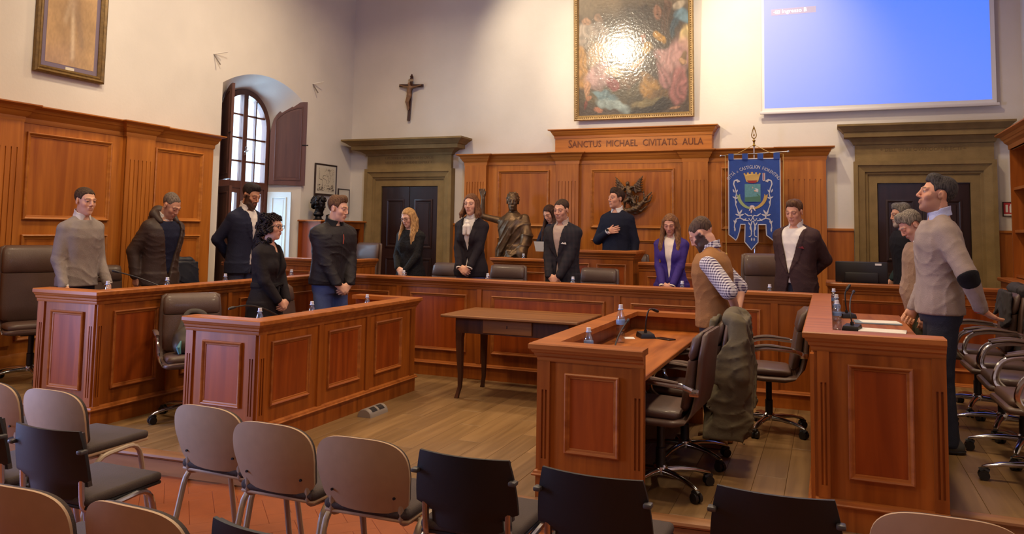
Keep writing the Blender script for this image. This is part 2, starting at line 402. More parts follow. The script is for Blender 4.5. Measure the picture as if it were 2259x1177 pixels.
shutter((XI+.06, IY0+.02), rad(-30), False, P2+.02, 2.08, .50, 'dark lower shutter standing open at the left jamb of the arched window', SHUT)
DAYLITW = mat('painted_daylit_white', (208, 214, 214), .4, noise=.05)  # daylight on the shutter leaf is put into its white colour
shutter((XI+.06, IY1-.02), rad(15), False, P2+.02, 2.06, .36, 'lower shutter coloured pale for the daylight at the right jamb of the arched window', DAYLITW)
# the light wall of the house across the street, seen through the panes
tag(MB().box(XI-7.5, 5.0, -3, XI-7.2, 26, 1.6).build('facade', mat('pale_render', (206, 214, 214), .9, noise=.1, nscale=2)), 'pale rendered house front beyond the arched window', 'building')

# ------------------------------------------------------------------ platforms
def yedge(x): return 4.14+.0676*(x+4.71)
dais = empty('floor_dais', (-2.6, 7.5, Z0), 0, 'raised wooden council floor with a step towards the audience', 'floor', None, 'structure')
b = MB(); poly = [(XL, yedge(XL)+.03), (XR, yedge(XR)+.03), (XR, YB), (XL, YB)]
b.prism(poly, lambda u, v, d: (u, v, d), Z0-.012, -.013); b.build('carcass', NOSE, dais, smooth=0)
b = MB(); b.sweep([(XL, yedge(XL)+.03, 0), (XR, yedge(XR)+.03, 0)], [(-.06, 0), (.015, 0), (.03, -.008), (.034, -.022), (.024, -.035), (0, -.04), (0, -.05), (-.06, -.05)], (0, 0, 1)); b.build('step_nosing', NOSE, dais)
b = MB(); b.sweep([(XL, yedge(XL)+.03, 0), (XR, yedge(XR)+.03, 0)], [(-.01, Z0), (.006, Z0), (.006, -.045), (-.01, -.045)], (0, 0, 1)); b.build('riser', NOSE, dais)
def planks(root, x0, x1, yfun, y1, z, wd=.192, ln=1.22, seed=1, lim=None):
    rnd = random.Random(seed); x = x0; k = 0
    while x < x1-.02:
        xe = min(x+wd, x1); ys = yfun((x+xe)/2); y = ys-ln*((k*.37) % 1)
        while y < y1-.01:
            a, e = max(y, ys), min(y+ln, y1)
            if e-a > .05:
                b = MB(); b.cbox(x+.0008, a+.0008, z-.014, xe-.0008, e-.0008, z, .0015); b.build('plank', FLOORW, root, smooth=0)
            y += ln
        x += wd; k += 1
planks(dais, -5.26, .95, lambda x: yedge(x)+.09, 7.62, 0)
for nm, (x0, x1, y0, y1), lb in (('floor_row_left', (XL, -5.26, 4.43, YB), 'raised wooden floor strip behind the left rear desk'), ('floor_row_right', (-.06, XR, 4.72, YB), 'raised wooden floor strip behind the right rear desk')):
    r = empty(nm, ((x0+x1)/2, (y0+y1)/2, 0), 0, lb, 'floor', None, 'structure')
    b = MB(); b.box(x0, y0, 0, x1, y1, P2-.014); b.build('carcass', NOSE, r, smooth=0)
    b = MB(); b.sweep([(x0, y0, P2), (x1, y0, P2)], [(-.05, 0), (.012, 0), (.026, -.008), (.028, -.02), (.018, -.032), (0, -.036), (-.05, -.036)], (0, 0, 1)); b.build('step_nosing', NOSE, r)
    xa, xb = (x0, -5.9) if x0 < -6 else (.56, x1)
    planks(r, xa, xb, lambda x: y0+.05, 8.6, P2, seed=3)
r = empty('floor_row_centre', (-2.66, 9.3, 0), 0, 'raised wooden floor behind the long centre desk', 'floor', None, 'structure')
b = MB(); b.box(-5.26, 7.66, 0, -.06, YB, P2); b.build('carcass', FLOORW, r, smooth=0)
b = MB(); b.box(-3.72, 9.32, P2, -1.2, YB, P3); b.build('tribune_step', FLOORW, r, smooth=0)
# herringbone cotto tiles: nearest ones single, the rest joined
def tile_mesh():
    b = MB(); b.cbox(-.1395, -.0695, -.014, .1395, .0695, 0, .0018); me = b.mesh('tile', smooth=0); me.materials.append(COTTO); return me
TM = tile_mesh()
cells = []
for i in range(-60, 60):
    for j in range(-60, 60):
        # each pair: one tile along local x, one along local y (unit .14)
        k = (i-j) % 4
        if k == 0: cells.append((i+1, j+.5, 0))
        if k == 3: cells.append((i+.5, j+1, 90))
ca, sa = math.cos(rad(45)), math.sin(rad(45)); vis = []
for (a, c, r0) in cells:
    x, y = -2.2+.14*(a*ca-c*sa), 2.6+.14*(a*sa+c*ca)
    if not (XL+.1 < x < XR-.1 and -.6 < y < yedge(x)-.03): continue
    P = np.array([x, y, Z0])-CAM; zc = P@CF
    if zc < .5: continue
    px, py = CX+F_PX*(P@CR)/zc, CY-F_PX*(P@CU)/zc
    seen = -40 < px < 2300 and py < 1215
    vis.append((0 if seen else 1, zc, x, y, r0))
vis.sort()
rest = MB()
for k, (ns, zc, x, y, r0) in enumerate(vis):
    if k < 290 and ns == 0:
        o = bpy.data.objects.new('tile', TM); COL.objects.link(o); o.parent = FLOOR
        o.location = (x-FLOOR.location.x, y-FLOOR.location.y, Z0-FLOOR.location.z); o.rotation_euler = (0, 0, rad(45+r0))
    else:
        c, s = math.cos(rad(45+r0)), math.sin(rad(45+r0)); z = Z0
        rest.add([(x+c*u-s*v, y+s*u+c*v, zz) for zz in (z-.014, z) for u, v in ((-.138, -.068), (.138, -.068), (.138, .068), (-.138, .068))],
                 [(4, 5, 6, 7), (0, 1, 5, 4), (1, 2, 6, 5), (2, 3, 7, 6), (3, 0, 4, 7)])
tag(rest.build('floor_tiles', COTTO, FLOOR, smooth=0), 'remaining terracotta tiles', None, None, 'stuff')

# ------------------------------------------------------------------ panelled joinery
def V3(p, z=0): return np.array([p[0], p[1], z], float)
def panel(root, O, u, n, u0, u1, z0, z1, mats, mw=.032, prj=.02):
    O, u, n = map(lambda a: np.array(a, float), (O, u, n)); Z = np.array([0, 0, 1.])
    pth = [O+u*a+Z*zz for a, zz in ((u0, z0), (u1, z0), (u1, z1), (u0, z1))]
    b = MB(); b.sweep(pth, [(0, -.004), (0, prj*.75), (-mw*.22, prj), (-mw*.45, prj*.8), (-mw*.6, prj*.45), (-mw*.9, prj*.35), (-mw, 0.002), (-mw, -.004)], n, True)
    b.build('panel_moulding', mats[1], root, smooth=25)
    e = mw
    b = MB(); b.obox(O+u*(u0+e)+Z*(z0+e)-n*.006, u*(u1-u0-2*e), Z*(z1-z0-2*e), n*.009); b.build('panel', mats[2], root, smooth=0)
def pilaster(root, O, u, n, u0, u1, z0, z1, m, nf=2, prj=.014, rec=.008, zf=None):
    """flat pilaster with real recessed flutes between zf[0] and zf[1]"""
    O, u, n = map(lambda a: np.array(a, float), (O, u, n)); Z = np.array([0, 0, 1.])
    za, zb = zf or (z0+.12, z1-.1)
    b = MB(); W = u1-u0
    b.obox(O+u*u0+Z*z0-n*.005, u*W, Z*(z1-z0), n*(prj-rec+.005))
    b.obox(O+u*u0+Z*z0+n*(prj-rec), u*W, Z*(za-z0), n*rec); b.obox(O+u*u0+Z*zb+n*(prj-rec), u*W, Z*(z1-zb), n*rec)
    g = min(.012, W/(nf*2+2)); gaps = [(i+1)*W/(nf+1) for i in range(nf)]; edges = [0]+[v for c in gaps for v in (c-g/2, c+g/2)]+[W]
    for i in range(0, len(edges), 2): b.obox(O+u*(u0+edges[i])+Z*za+n*(prj-rec), u*(edges[i+1]-edges[i]), Z*(zb-za), n*rec)
    b.build('pilaster', m, root, smooth=0)
def seg(p, q):
    p, q = V3(p), V3(q); u = (q-p)/np.linalg.norm(q-p); return p, u, np.cross(u, [0, 0, 1.]), np.linalg.norm(q-p)
def desk(name, label, path, rim, zp, bays, surf=None, surf_z=None, cat='desk', z_base=0., capw=.10, openend=True):
    """panelled council desk; path runs with the public side on its right.
    bays: per segment list of ('pil', a, b, flutes) / ('pan', a, b)"""
    cx = sum(p[0] for p in path)/len(path); cy = sum(p[1] for p in path)/len(path)
    r = empty(name, (cx, cy, z_base), 0, label, cat)
    P = [V3(p) for p in path]; Z = np.array([0, 0, 1.]); up = (0, 0, 1)
    def rail(u): return W_X if abs(u[0]) > abs(u[1]) else W_Y
    def run(nm, prof, mm=None):
        b = MB(); b.sweep(P, prof, up); return b.build(nm, mm or W_X, r, smooth=25)
    run('carcass', [(0, zp-.02), (0, rim-.03), (-.03, rim-.03), (-.03, zp-.02)], W_V)
    run('plinth', [(.012, z_base), (.012, zp-.012), (-.03, zp-.012), (-.03, z_base)], W_V)
    run('plinth_moulding', [(0, zp-.018), (.03, zp-.018), (.034, zp-.010), (.026, zp-.004), (.022, zp+.008), (.010, zp+.014), (0, zp+.016)])
    run('cornice_moulding', [(0, rim-.105), (.008, rim-.105), (.012, rim-.092), (.012, rim-.082), (.024, rim-.072), (.026, rim-.058), (.038, rim-.048), (.042, rim-.036), (0, rim-.036)])
    run('cap_rail', [(.05, rim-.036), (.054, rim-.030), (.054, rim-.006), (.048, rim), (-capw, rim), (-capw, rim-.036)])
    for (p, q), bl in zip(zip(path[:-1], path[1:]), bays):
        O, u, n, W = seg(p, q)
        for t in bl:
            if t[0] == 'pil': pilaster(r, O, u, n, t[1], t[2], zp+.014, rim-.104, W_V, nf=t[3], zf=(zp+.03+.05, rim-.27) if t[3] else (zp+.02, zp+.021))
            else: panel(r, O, u, n, t[1], t[2], zp+.125, rim-.165, (W_V, W_X if abs(u[0]) > .5 else W_Y, W_P))
    if surf:
        x0, y0, x1, y1 = surf; b = MB(); b.cbox(x0, y0, surf_z-.03, x1, y1, surf_z, .004); b.build('work_surface', W_Y if (y1-y0) > (x1-x0) else W_X, r, smooth=0)
    return r
RF, RR_ = .89, 1.033
FLX0, FLX1, FLY0, FLY1 = -4.39, -3.735, 4.53, 6.79
d1 = desk('council_desk', 'front-left panelled desk with the two people in black behind it', [(FLX0, FLY0), (FLX1, FLY0), (FLX1, FLY1), (FLX0, FLY1)], RF, P2,
     [[('pil', .01, .075, 2), ('pan', .165, .52), ('pil', .58, .645, 2)],
      [('pil', .0, .075, 2), ('pan', .14, .60), ('pil', .70, .76, 0), ('pan', .835, 1.30), ('pil', 1.39, 1.45, 0), ('pan', 1.54, 2.0), ('pil', 2.17, 2.25, 0)],
      [('pan', .12, .52)]], (FLX0+.0, FLY0+.03, FLX1-.03, FLY1-.03), .74)
FRX0, FRX1, FRY0, FRY1 = -1.605, -.975, 4.46, 6.70
d2 = desk('council_desk', 'front-right panelled desk with its bare end panel facing the audience', [(FRX1, FRY1), (FRX0, FRY1), (FRX0, FRY0), (FRX1, FRY0)], RF, P2,
     [[('pan', .12, .5)],
      [('pil', .0, .07, 0), ('pan', .14, .60), ('pil', .70, .76, 0), ('pan', .835, 1.30), ('pil', 1.39, 1.45, 0), ('pan', 1.54, 2.0), ('pil', 2.16, 2.24, 2)],
      [('pil', .005, .07, 2), ('pan', .162, .485), ('pil', .56, .628, 2)]], (FRX0+.03, FRY0+.03, FRX1+.0, FRY1-.03), .74)
RLX0, RLX1, RLY = -5.88, -5.235, 4.47
desk('council_desk', 'left rear panelled desk with the man in the grey sweater at its near end', [(RLX0, RLY), (RLX1, RLY), (RLX1, 7.545)], RR_, P2,
     [[('pil', .03, .09, 2), ('pan', .165, .52), ('pil', .575, .64, 2)],
      [('pil', .0, .06, 2), ('pan', .155, .60), ('pil', .71, .76, 0), ('pan', .87, 1.32), ('pil', 1.42, 1.47, 0), ('pan', 1.58, 2.05), ('pil', 2.14, 2.19, 0), ('pan', 2.3, 2.85)]],
     (RLX0, RLY+.03, RLX1-.03, 7.54), .883)
desk('council_desk', 'long centre panelled desk across the back of the council floor', [(-5.338, 7.6), (.016, 7.6)], RR_, P2,
     [[('pan', .12, .84), ('pil', .93, .99, 0), ('pan', 1.10, 1.78), ('pil', 1.90, 1.95, 0), ('pan', 2.065, 3.28), ('pil', 3.375, 3.435, 0), ('pan', 3.54, 4.75), ('pil', 4.84, 4.90, 0)]],
     (-5.3, 7.63, -.02, 8.2), .883)
RX0, RX1, RY = -.087, .553, 4.64
desk('council_desk', 'right rear panelled desk with papers and three bottles near its end', [(RX0, 7.545), (RX0, RY), (RX1, RY)], RR_, P2,
     [[('pan', .3, 1.3), ('pil', 1.42, 1.47, 0), ('pan', 1.58, 2.75), ('pil', 2.98, 3.05, 2)],
      [('pil', .02, .08, 2), ('pan', .172, .485), ('pil', .572, .638, 2)]],
     (RX0+.03, RY+.03, RX1, 7.54), .883)
# secretary desks left and right behind the U, and the tribune
desk('clerk_desk', 'clerk desk with the computer monitor in front of the right-hand stone doorway', [(.02, 9.3), (.02, 8.75), (1.58, 8.75)], 1.075, P2, [[], [('pan', .1, .72), ('pil', .78, .83, 0), ('pan', .9, 1.46)]], (.05, 8.78, 1.55, 9.3), .9, z_base=P2-.0)
desk('clerk_desk', 'clerk desk half hidden behind the man in the bomber jacket by the bust cabinet', [(-6.95, 8.75), (-5.75, 8.75), (-5.75, 9.3)], 1.14, P2, [[('pan', .1, .55), ('pil', .6, .65, 0), ('pan', .7, 1.1)], []], (-6.93, 8.78, -5.78, 9.3), .95, z_base=P2)
desk('tribune_desk', 'lower left wing of the tribune desk in front of the bronze statue', [(-4.02, 9.78), (-4.02, 9.42), (-3.26, 9.42)], 1.2, P3, [[], [('pil', .02, .06, 0), ('pan', .12, .7)]], (-3.99, 9.45, -3.26, 9.78), 1.05, z_base=P2)
desk('tribune_desk', 'higher centre block of the tribune desk under the bronze relief', [(-3.2, 9.82), (-3.2, 9.36), (-2.19, 9.36), (-2.19, 9.82)], 1.33, P3, [[], [('pan', .08, .47), ('pan', .56, .93)], []], (-3.17, 9.39, -2.22, 9.82), 1.16, z_base=P2)
desk('tribune_desk', 'lower right wing of the tribune desk beside the woman in purple', [(-2.13, 9.42), (-1.3, 9.42), (-1.3, 9.85)], 1.2, P3, [[('pan', .1, .74)], []], (-2.13, 9.45, -1.33, 9.85), 1.05, z_base=P2)

# ------------------------------------------------------------------ wall panelling
def cornice_prof(z, h=.17, p=.11):
    return [(-.02, z-h), (.008, z-h), (.012, z-h*.8), (.012, z-h*.72), (p*.35, z-h*.55), (p*.42, z-h*.42), (p*.5, z-h*.38), (p*.62, z-h*.2), (p*.92, z-h*.12), (p, z-.012), (p, z), (-.02, z)]
def wainscot(name, label, p, q, ztop, pils, pans, mats, z0=P2, proj=.05, base=.16, rightend=True):
    O, u, n, W = seg(p, q)
    r = empty(name, tuple((V3(p)+V3(q))/2+np.array([0, 0, z0])), 0, label, 'panelling', None, 'structure')
    Z = np.array([0, 0, 1.])
    b = MB(); b.obox(O+Z*z0-n*.07, u*W, Z*(ztop-z0-.02), n*.07); b.build('backing', mats[0], r, smooth=0)
    for a, c, nf in pils:
        b = MB(); b.obox(O+u*a+Z*z0, u*(c-a), Z*(ztop-z0-.1), n*proj); b.build('pilaster_body', mats[0], r, smooth=0)
        if nf: pilaster(r, O+n*proj, u, n, a+.0, c-.0, z0+.25, ztop-.17, mats[0], nf, .012, .010, (z0+.45, ztop-.42))
    for a, c, za, zb in pans: panel(r, O, u, n, a, c, za, zb, mats, .045, .03)
    pts = []; cur = 0
    pts.append(O)
    for a, c, nf in pils:
        if a > .001: pts += [O+u*a]
        pts += [O+u*a+n*proj, O+u*c+n*proj]
        if c < W-.001: pts += [O+u*c]
    if not pils or pils[-1][1] < W-.001: pts.append(O+u*W)
    cl = [pts[0]]
    for k in pts[1:]:
        if np.linalg.norm(k-cl[-1]) > 1e-4: cl.append(k)
    cl = [cl[0]-n*.07]+cl+[cl[-1]-n*.07] if rightend else cl
    b = MB(); b.sweep(cl, cornice_prof(ztop), (0, 0, 1)); b.build('cornice', mats[1], r, smooth=25)
    b = MB(); b.sweep(cl, [(-.01, z0), (.02, z0), (.02, z0+base-.03), (.008, z0+base), (-.01, z0+base)], (0, 0, 1)); b.build('skirting', mats[1], r, smooth=25)
    return r
OAK_Y = (WW_V, WW_Y, WW_P); OAK_X = (WW_V, WW_X, WW_P)
wainscot('trim_1', 'tall oak panelling with cornice along the left wall', (XL+.10, 2.9), (XL+.10, 7.76), 2.685,
         [(0, .3, 0), (1.89, 2.285, 6), (3.483, 3.876, 6)],
         [(.45, 1.75, 1.58, 2.43), (.45, 1.75, .42, 1.434), (2.36, 3.335, 1.58, 2.43), (2.36, 3.335, .42, 1.434), (3.93, 4.68, 1.59, 2.44), (3.93, 4.68, .42, 1.434)], OAK_Y)
T2 = wainscot('trim_2', 'tall oak panelling of the tribune with a lettered title board', (-5.16, YB-.10), (-.02, YB-.10), 2.70,
         [(0, .36, 7), (1.473, 1.82, 6), (3.31, 3.65, 6), (4.617, 5.14, 7)],
         [(.535, 1.356, 1.615, 2.45), (.535, 1.356, .45, 1.45), (1.993, 3.187, 1.61, 2.45), (1.993, 3.187, .45, 1.45), (3.82, 4.5, 1.615, 2.45), (3.82, 4.5, .45, 1.45)], OAK_X)
# title board above the centre bay
b = MB(); b.box(-3.70, YB-.17, 2.70, -1.455, YB, 2.99); b.build('title_board', WW_X, T2, smooth=0)
b = MB(); b.sweep([(-3.70, YB, 0), (-3.70, YB-.17, 0), (-1.455, YB-.17, 0), (-1.455, YB, 0)], cornice_prof(3.03, .13, .09), (0, 0, 1)); b.build('title_cornice', WW_X, T2, smooth=25)
TITLE = mat_wood('carved_oak', (112, 58, 24), (90, 44, 18), 'X', rand=.02)
tb = MB(); x = -3.50
def put_text(mb, s, size, X, Y, Z, extr=.005, align='LEFT'):
    v, f = text_mesh(s, size, extr, align); mb.add([(X+a, Y-c, Z+bb) for a, bb, c in v], f); return v[:, 0].max() if len(v) else 0
for wd, big in (('SANCTUS', 1), ('MICHAEL', 0), ('CIVITATIS', 0), ('AULA', 0)):
    if big: x += put_text(tb, wd[0], .165, x, YB-.172, 2.765)+.004; x += put_text(tb, wd[1:], .135, x, YB-.172, 2.768)+.085
    else: x += put_text(tb, wd, .135, x, YB-.172, 2.768)+.085
k = (1.93)/(x-.085+3.50)
tb.v = [(-3.50+(a+3.50)*k, bb, c) for a, bb, c in tb.v]
tb.build('lettering', TITLE, T2, smooth=0)
# low plain dado between doors and tribune, and along the right
for i, (x0, x1) in enumerate(((-5.40, -5.16), (-.02, .30), (1.89, XR))):
    r = empty('trim_%d' % (i+3), ((x0+x1)/2, YB-.02, P2), 0, ('narrow oak dado between the left stone doorway and the tribune', 'plain oak dado between the tribune and the right stone doorway', 'plain oak dado in the corner by the bookcase')[i], 'panelling', None, 'structure')
    b = MB(); b.box(x0, YB-.03, P2, x1, YB, 1.62); b.build('board', WW_P, r, smooth=0)
    b = MB(); b.box(x0, YB-.045, 1.62, x1, YB, 1.65); b.build('rail', WW_X, r, smooth=0)

# ------------------------------------------------------------------ stone doorways
def doorway(name, label, xo0, xo1, xi0, xi1, xc0, xc1, lines, leafmat):
    r = empty(name, ((xi0+xi1)/2, YB, P2), 0, label, 'doorway', None, 'structure')
    zt, zo = 2.23, 2.50; dpt = .12
    e = xi0-xo0
    pth = [(xi1, YB-.02, P2), (xi1, YB-.02, zt), (xi0, YB-.02, zt), (xi0, YB-.02, P2)]
    pr = [(0, -.1), (0, .03), (e*.38, .03), (e*.40, .05), (e*.5, .055), (e*.52, .075), (e*.66, .085), (e*.8, .10), (e*.82, .115), (e, .115), (e, -.1)]
    b = MB(); b.sweep(pth, pr, (0, -1, 0)); b.build('architrave', STONE, r, smooth=20)
    fz = MB(); fz.box(xo0+.02, YB-.075, zo-.01, xo1-.02, YB, 2.78); fz.build('frieze', STONE, r, smooth=0)
    q = [(xo0+.02, YB, 0), (xo0+.02, YB-.075, 0), (xo1-.02, YB-.075, 0), (xo1-.02, YB, 0)]; p = (xo0+.02)-xc0
    b = MB(); b.sweep(q, [(-.02, 2.72), (.02, 2.72), (.03, 2.75), (p*.3, 2.79), (p*.34, 2.80), (p*.62, 2.805), (p*.62, 2.865), (p*.7, 2.875), (p*.78, 2.90), (p*.95, 2.93), (p, 2.94), (p, 2.965), (-.02, 2.965)], (0, 0, 1)); b.build('stone_cornice', STONE, r, smooth=20)
    CARVE = mat('carved_letters', (116, 94, 60), .9)
    tb = MB()
    for s, sz, z in lines:
        v, f = text_mesh(s, sz, .002, 'CENTER'); tb.add([((xo0+xo1)/2+a, YB-.077-c, z+bb) for a, bb, c in v], f)
    tb.build('inscription', CARVE, r, smooth=0)
    xm = (xi0+xi1)/2
    for a, c in ((xi0+.005, xm-.004), (xm+.004, xi1-.005)):
        lf = MB(); lf.cbox(a, YB-.028, P2+.01, c, YB-.004, zt-.005, .005); leaf = lf.build('door_leaf', leafmat, r, smooth=0)
        for za, zb in ((P2+.2, 1.1), (1.25, 2.02)):
            b = MB(); b.sweep([(a+.09, YB-.028, za), (c-.09, YB-.028, za), (c-.09, YB-.028, zb), (a+.09, YB-.028, zb)], [(0, -.002), (0, .012), (-.02, .016), (-.035, .004), (-.035, -.002)], (0, -1, 0), True); b.build('leaf_moulding', leafmat, leaf)
            b = MB(); b.cbox(a+.15, YB-.038, za+.06, c-.15, YB-.027, zb-.06, .005); b.build('leaf_panel', leafmat, leaf, smooth=0)
    b = MB(); b.ball((xm+.05, YB-.05, 1.15), .022); b.cyl((xm+.05, YB-.03, 1.15), (xm+.05, YB-.05, 1.15), .01); b.build('door_knob', BRASS, r)
    return r
doorway('door_1', 'left grey stone doorway with dark double doors behind the blonde woman', -6.97, -5.416, -6.696, -5.674, -7.267, -5.236,
        (('+ M DEINDE SENTENTIA M CIVILIS', .058, 2.66), ('VELLE ET DE CVPIDINE EXPERT +', .058, 2.585)), DOORW)
doorway('door_2', 'right grey stone doorway with dark double doors behind the three standing men', .307, 1.888, .579, 1.614, .12, 2.09,
        (('+ DELL IN RE OVANDON ELECTI +', .062, 2.63),), DOORW)
# ------------------------------------------------------------------ implicit surfaces (people, bronzes, draped coats)
class Field:
    def __init__(s, xs, ys, zs):
        s.x, s.y, s.z = [np.asarray(a, np.float32) for a in (xs, ys, zs)]
        s.D = np.full((len(xs), len(ys), len(zs)), .3, np.float32)
    @classmethod
    def uni(cls, lo, hi, h): return cls(*[np.arange(lo[i], hi[i]+h, h) for i in range(3)])
    def sl(s, lo, hi):
        r = []
        for a, l, h in zip((s.x, s.y, s.z), lo, hi): r.append(slice(max(0, int(np.searchsorted(a, l))-1), int(np.searchsorted(a, h))+1))
        return tuple(r), s.x[r[0]][:, None, None], s.y[r[1]][None, :, None], s.z[r[2]][None, None, :]
    def op(s, r, d, k, mode):
        D = s.D[r]
        if D.size == 0: return
        d = np.broadcast_to(d, D.shape)
        if mode == 'u':
            if k <= 0: s.D[r] = np.minimum(D, d); return
            h = np.clip(.5+.5*(D-d)/k, 0, 1); s.D[r] = D*(1-h)+d*h-k*h*(1-h)
        else:                               # carve d away
            if k <= 0: s.D[r] = np.maximum(D, -d); return
            h = np.clip(.5-.5*(D+d)/k, 0, 1); s.D[r] = D*(1-h)-d*h+k*h*(1-h)
    def cone(s, a, b, ra, rb=None, k=.01, mode='u'):
        a, b = np.array(a, float), np.array(b, float); rb = ra if rb is None else rb; m = max(ra, rb)+k+.02
        r, X, Y, Z = s.sl(np.minimum(a, b)-m, np.maximum(a, b)+m)
        ba = b-a; L = ba@ba+1e-9
        px, py, pz = X-a[0], Y-a[1], Z-a[2]
        t = np.clip((px*ba[0]+py*ba[1]+pz*ba[2])/L, 0, 1)
        d = np.sqrt((px-t*ba[0])**2+(py-t*ba[1])**2+(pz-t*ba[2])**2)-(ra+t*(rb-ra))
        s.op(r, d.astype(np.float32), k, mode)
    def chain(s, pts, rs, k=.01):
        for i in range(len(pts)-1): s.cone(pts[i], pts[i+1], rs[i], rs[i+1], k)
    def ell(s, c, rr, R=None, k=.01, mode='u'):
        c, rr = np.array(c, float), np.array(rr, float)*np.ones(3); m = rr.max()+k+.02
        r, X, Y, Z = s.sl(c-m, c+m); q = (X-c[0], Y-c[1], Z-c[2])
        if R is not None: q = tuple(R[0, i]*q[0]+R[1, i]*q[1]+R[2, i]*q[2] for i in range(3))
        k0 = np.sqrt((q[0]/rr[0])**2+(q[1]/rr[1])**2+(q[2]/rr[2])**2)
        k1 = np.sqrt((q[0]/rr[0]**2)**2+(q[1]/rr[1]**2)**2+(q[2]/rr[2]**2)**2)+1e-9
        s.op(r, (k0*(k0-1)/k1).astype(np.float32), k, mode)
    def fn(s, lo, hi, f, k=.01, mode='u'):
        r, X, Y, Z = s.sl(lo, hi); s.op(r, f(X, Y, Z).astype(np.float32), k, mode)
    def clip(s, f):
        """intersect with the region f(X, Y, Z) < 0"""
        s.D = np.maximum(s.D, f(s.x[:, None, None], s.y[None, :, None], s.z[None, None, :]).astype(np.float32))
    def warp(s, f): s.D = s.D+f(s.x[:, None, None], s.y[None, :, None], s.z[None, None, :]).astype(np.float32)
    def verts(s):
        D = s.D; D[0], D[-1], D[:, 0], D[:, -1], D[:, :, 0], D[:, :, -1] = [.3]*6
        S = D < 0; nx, ny, nz = D.shape
        acc = np.zeros((nx-1, ny-1, nz-1), np.uint8)
        for dx in (0, 1):
            for dy in (0, 1):
                for dz in (0, 1): acc += S[dx:nx-1+dx, dy:ny-1+dy, dz:nz-1+dz]
        I, J, K = np.nonzero((acc > 0) & (acc < 8)); n = len(I)
        vid = np.full(acc.shape, -1, np.int32); vid[I, J, K] = np.arange(n)
        pos = np.zeros((n, 3)); cnt = np.zeros(n)
        cs = [(a, b, c) for a in (0, 1) for b in (0, 1) for c in (0, 1)]
        val = {c: D[I+c[0], J+c[1], K+c[2]] for c in cs}
        G = (s.x, s.y, s.z); IJK = (I, J, K)
        for c in cs:
            for ax in range(3):
                if c[ax]: continue
                e = tuple(1 if i == ax else c[i] for i in range(3)); v0, v1 = val[c], val[e]
                m = (v0 < 0) != (v1 < 0); t = np.where(m, v0/(v0-v1+1e-12), 0)
                for i in range(3):
                    g0 = G[i][IJK[i]+c[i]]; g1 = G[i][IJK[i]+e[i]]
                    pos[:, i] += np.where(m, g0+t*(g1-g0), 0)
                cnt += m
        pos /= cnt[:, None]
        Q = []
        for ax in range(3):
            a = [slice(None)]*3; b2 = [slice(None)]*3; a[ax] = slice(0, -1); b2[ax] = slice(1, None)
            s0, s1 = S[tuple(a)], S[tuple(b2)]; e = np.nonzero(s0 != s1); e = list(e)
            o = [i for i in range(3) if i != ax]
            ok = (e[o[0]] > 0) & (e[o[1]] > 0) & (e[o[0]] < D.shape[o[0]]-1) & (e[o[1]] < D.shape[o[1]]-1)
            e = [q[ok] for q in e]; fl = s0[tuple(e)]
            def at(d0, d1):
                q = [x.copy() for x in e]; q[o[0]] = q[o[0]]+d0; q[o[1]] = q[o[1]]+d1; return vid[tuple(q)]
            quad = np.stack([at(-1, -1), at(0, -1), at(0, 0), at(-1, 0)], 1)
            if ax == 1: fl = ~fl
            quad[~fl] = quad[~fl][:, ::-1]; Q.append(quad)
        return pos, np.concatenate(Q) if Q else np.zeros((0, 4), int)
    def mesh(s, name, scale=1., smooth_it=0):
        v, q = s.verts()
        for _ in range(smooth_it):
            acc = np.zeros_like(v); c = np.zeros(len(v))
            for a in range(4):
                np.add.at(acc, q[:, a], v[q[:, (a+1) % 4]]); np.add.at(c, q[:, a], 1)
            v = .5*v+.5*acc/np.maximum(c, 1)[:, None]
        return quad_mesh(name, v*scale, q), v
def quad_mesh(name, v, q):
    me = bpy.data.meshes.new(name); me.vertices.add(len(v)); me.vertices.foreach_set('co', v.astype(np.float32).ravel())
    me.loops.add(q.size); me.loops.foreach_set('vertex_index', q.ravel().astype(np.int32))
    me.polygons.add(len(q)); me.polygons.foreach_set('loop_start', np.arange(0, q.size, 4, dtype=np.int32)); me.polygons.foreach_set('loop_total', np.full(len(q), 4, np.int32))
    me.update(calc_edges=True); me.shade_smooth(); return me
def set_col(me, c):
    a = me.color_attributes.new('Col', 'FLOAT_COLOR', 'POINT'); cc = np.ones((len(c), 4), np.float32); cc[:, :3] = c; a.data.foreach_set('color', cc.ravel())
def rotx(a): c, s = math.cos(a), math.sin(a); return np.array([[1, 0, 0], [0, c, -s], [0, s, c]])
def roty(a): c, s = math.cos(a), math.sin(a); return np.array([[c, 0, s], [0, 1, 0], [-s, 0, c]])
def rotz(a): c, s = math.cos(a), math.sin(a); return np.array([[c, -s, 0], [s, c, 0], [0, 0, 1]])
def unit(v): v = np.array(v, float); return v/(np.linalg.norm(v)+1e-9)
def sstep(a, b, x): t = np.clip((x-a)/(b-a), 0, 1); return t*t*(3-2*t)
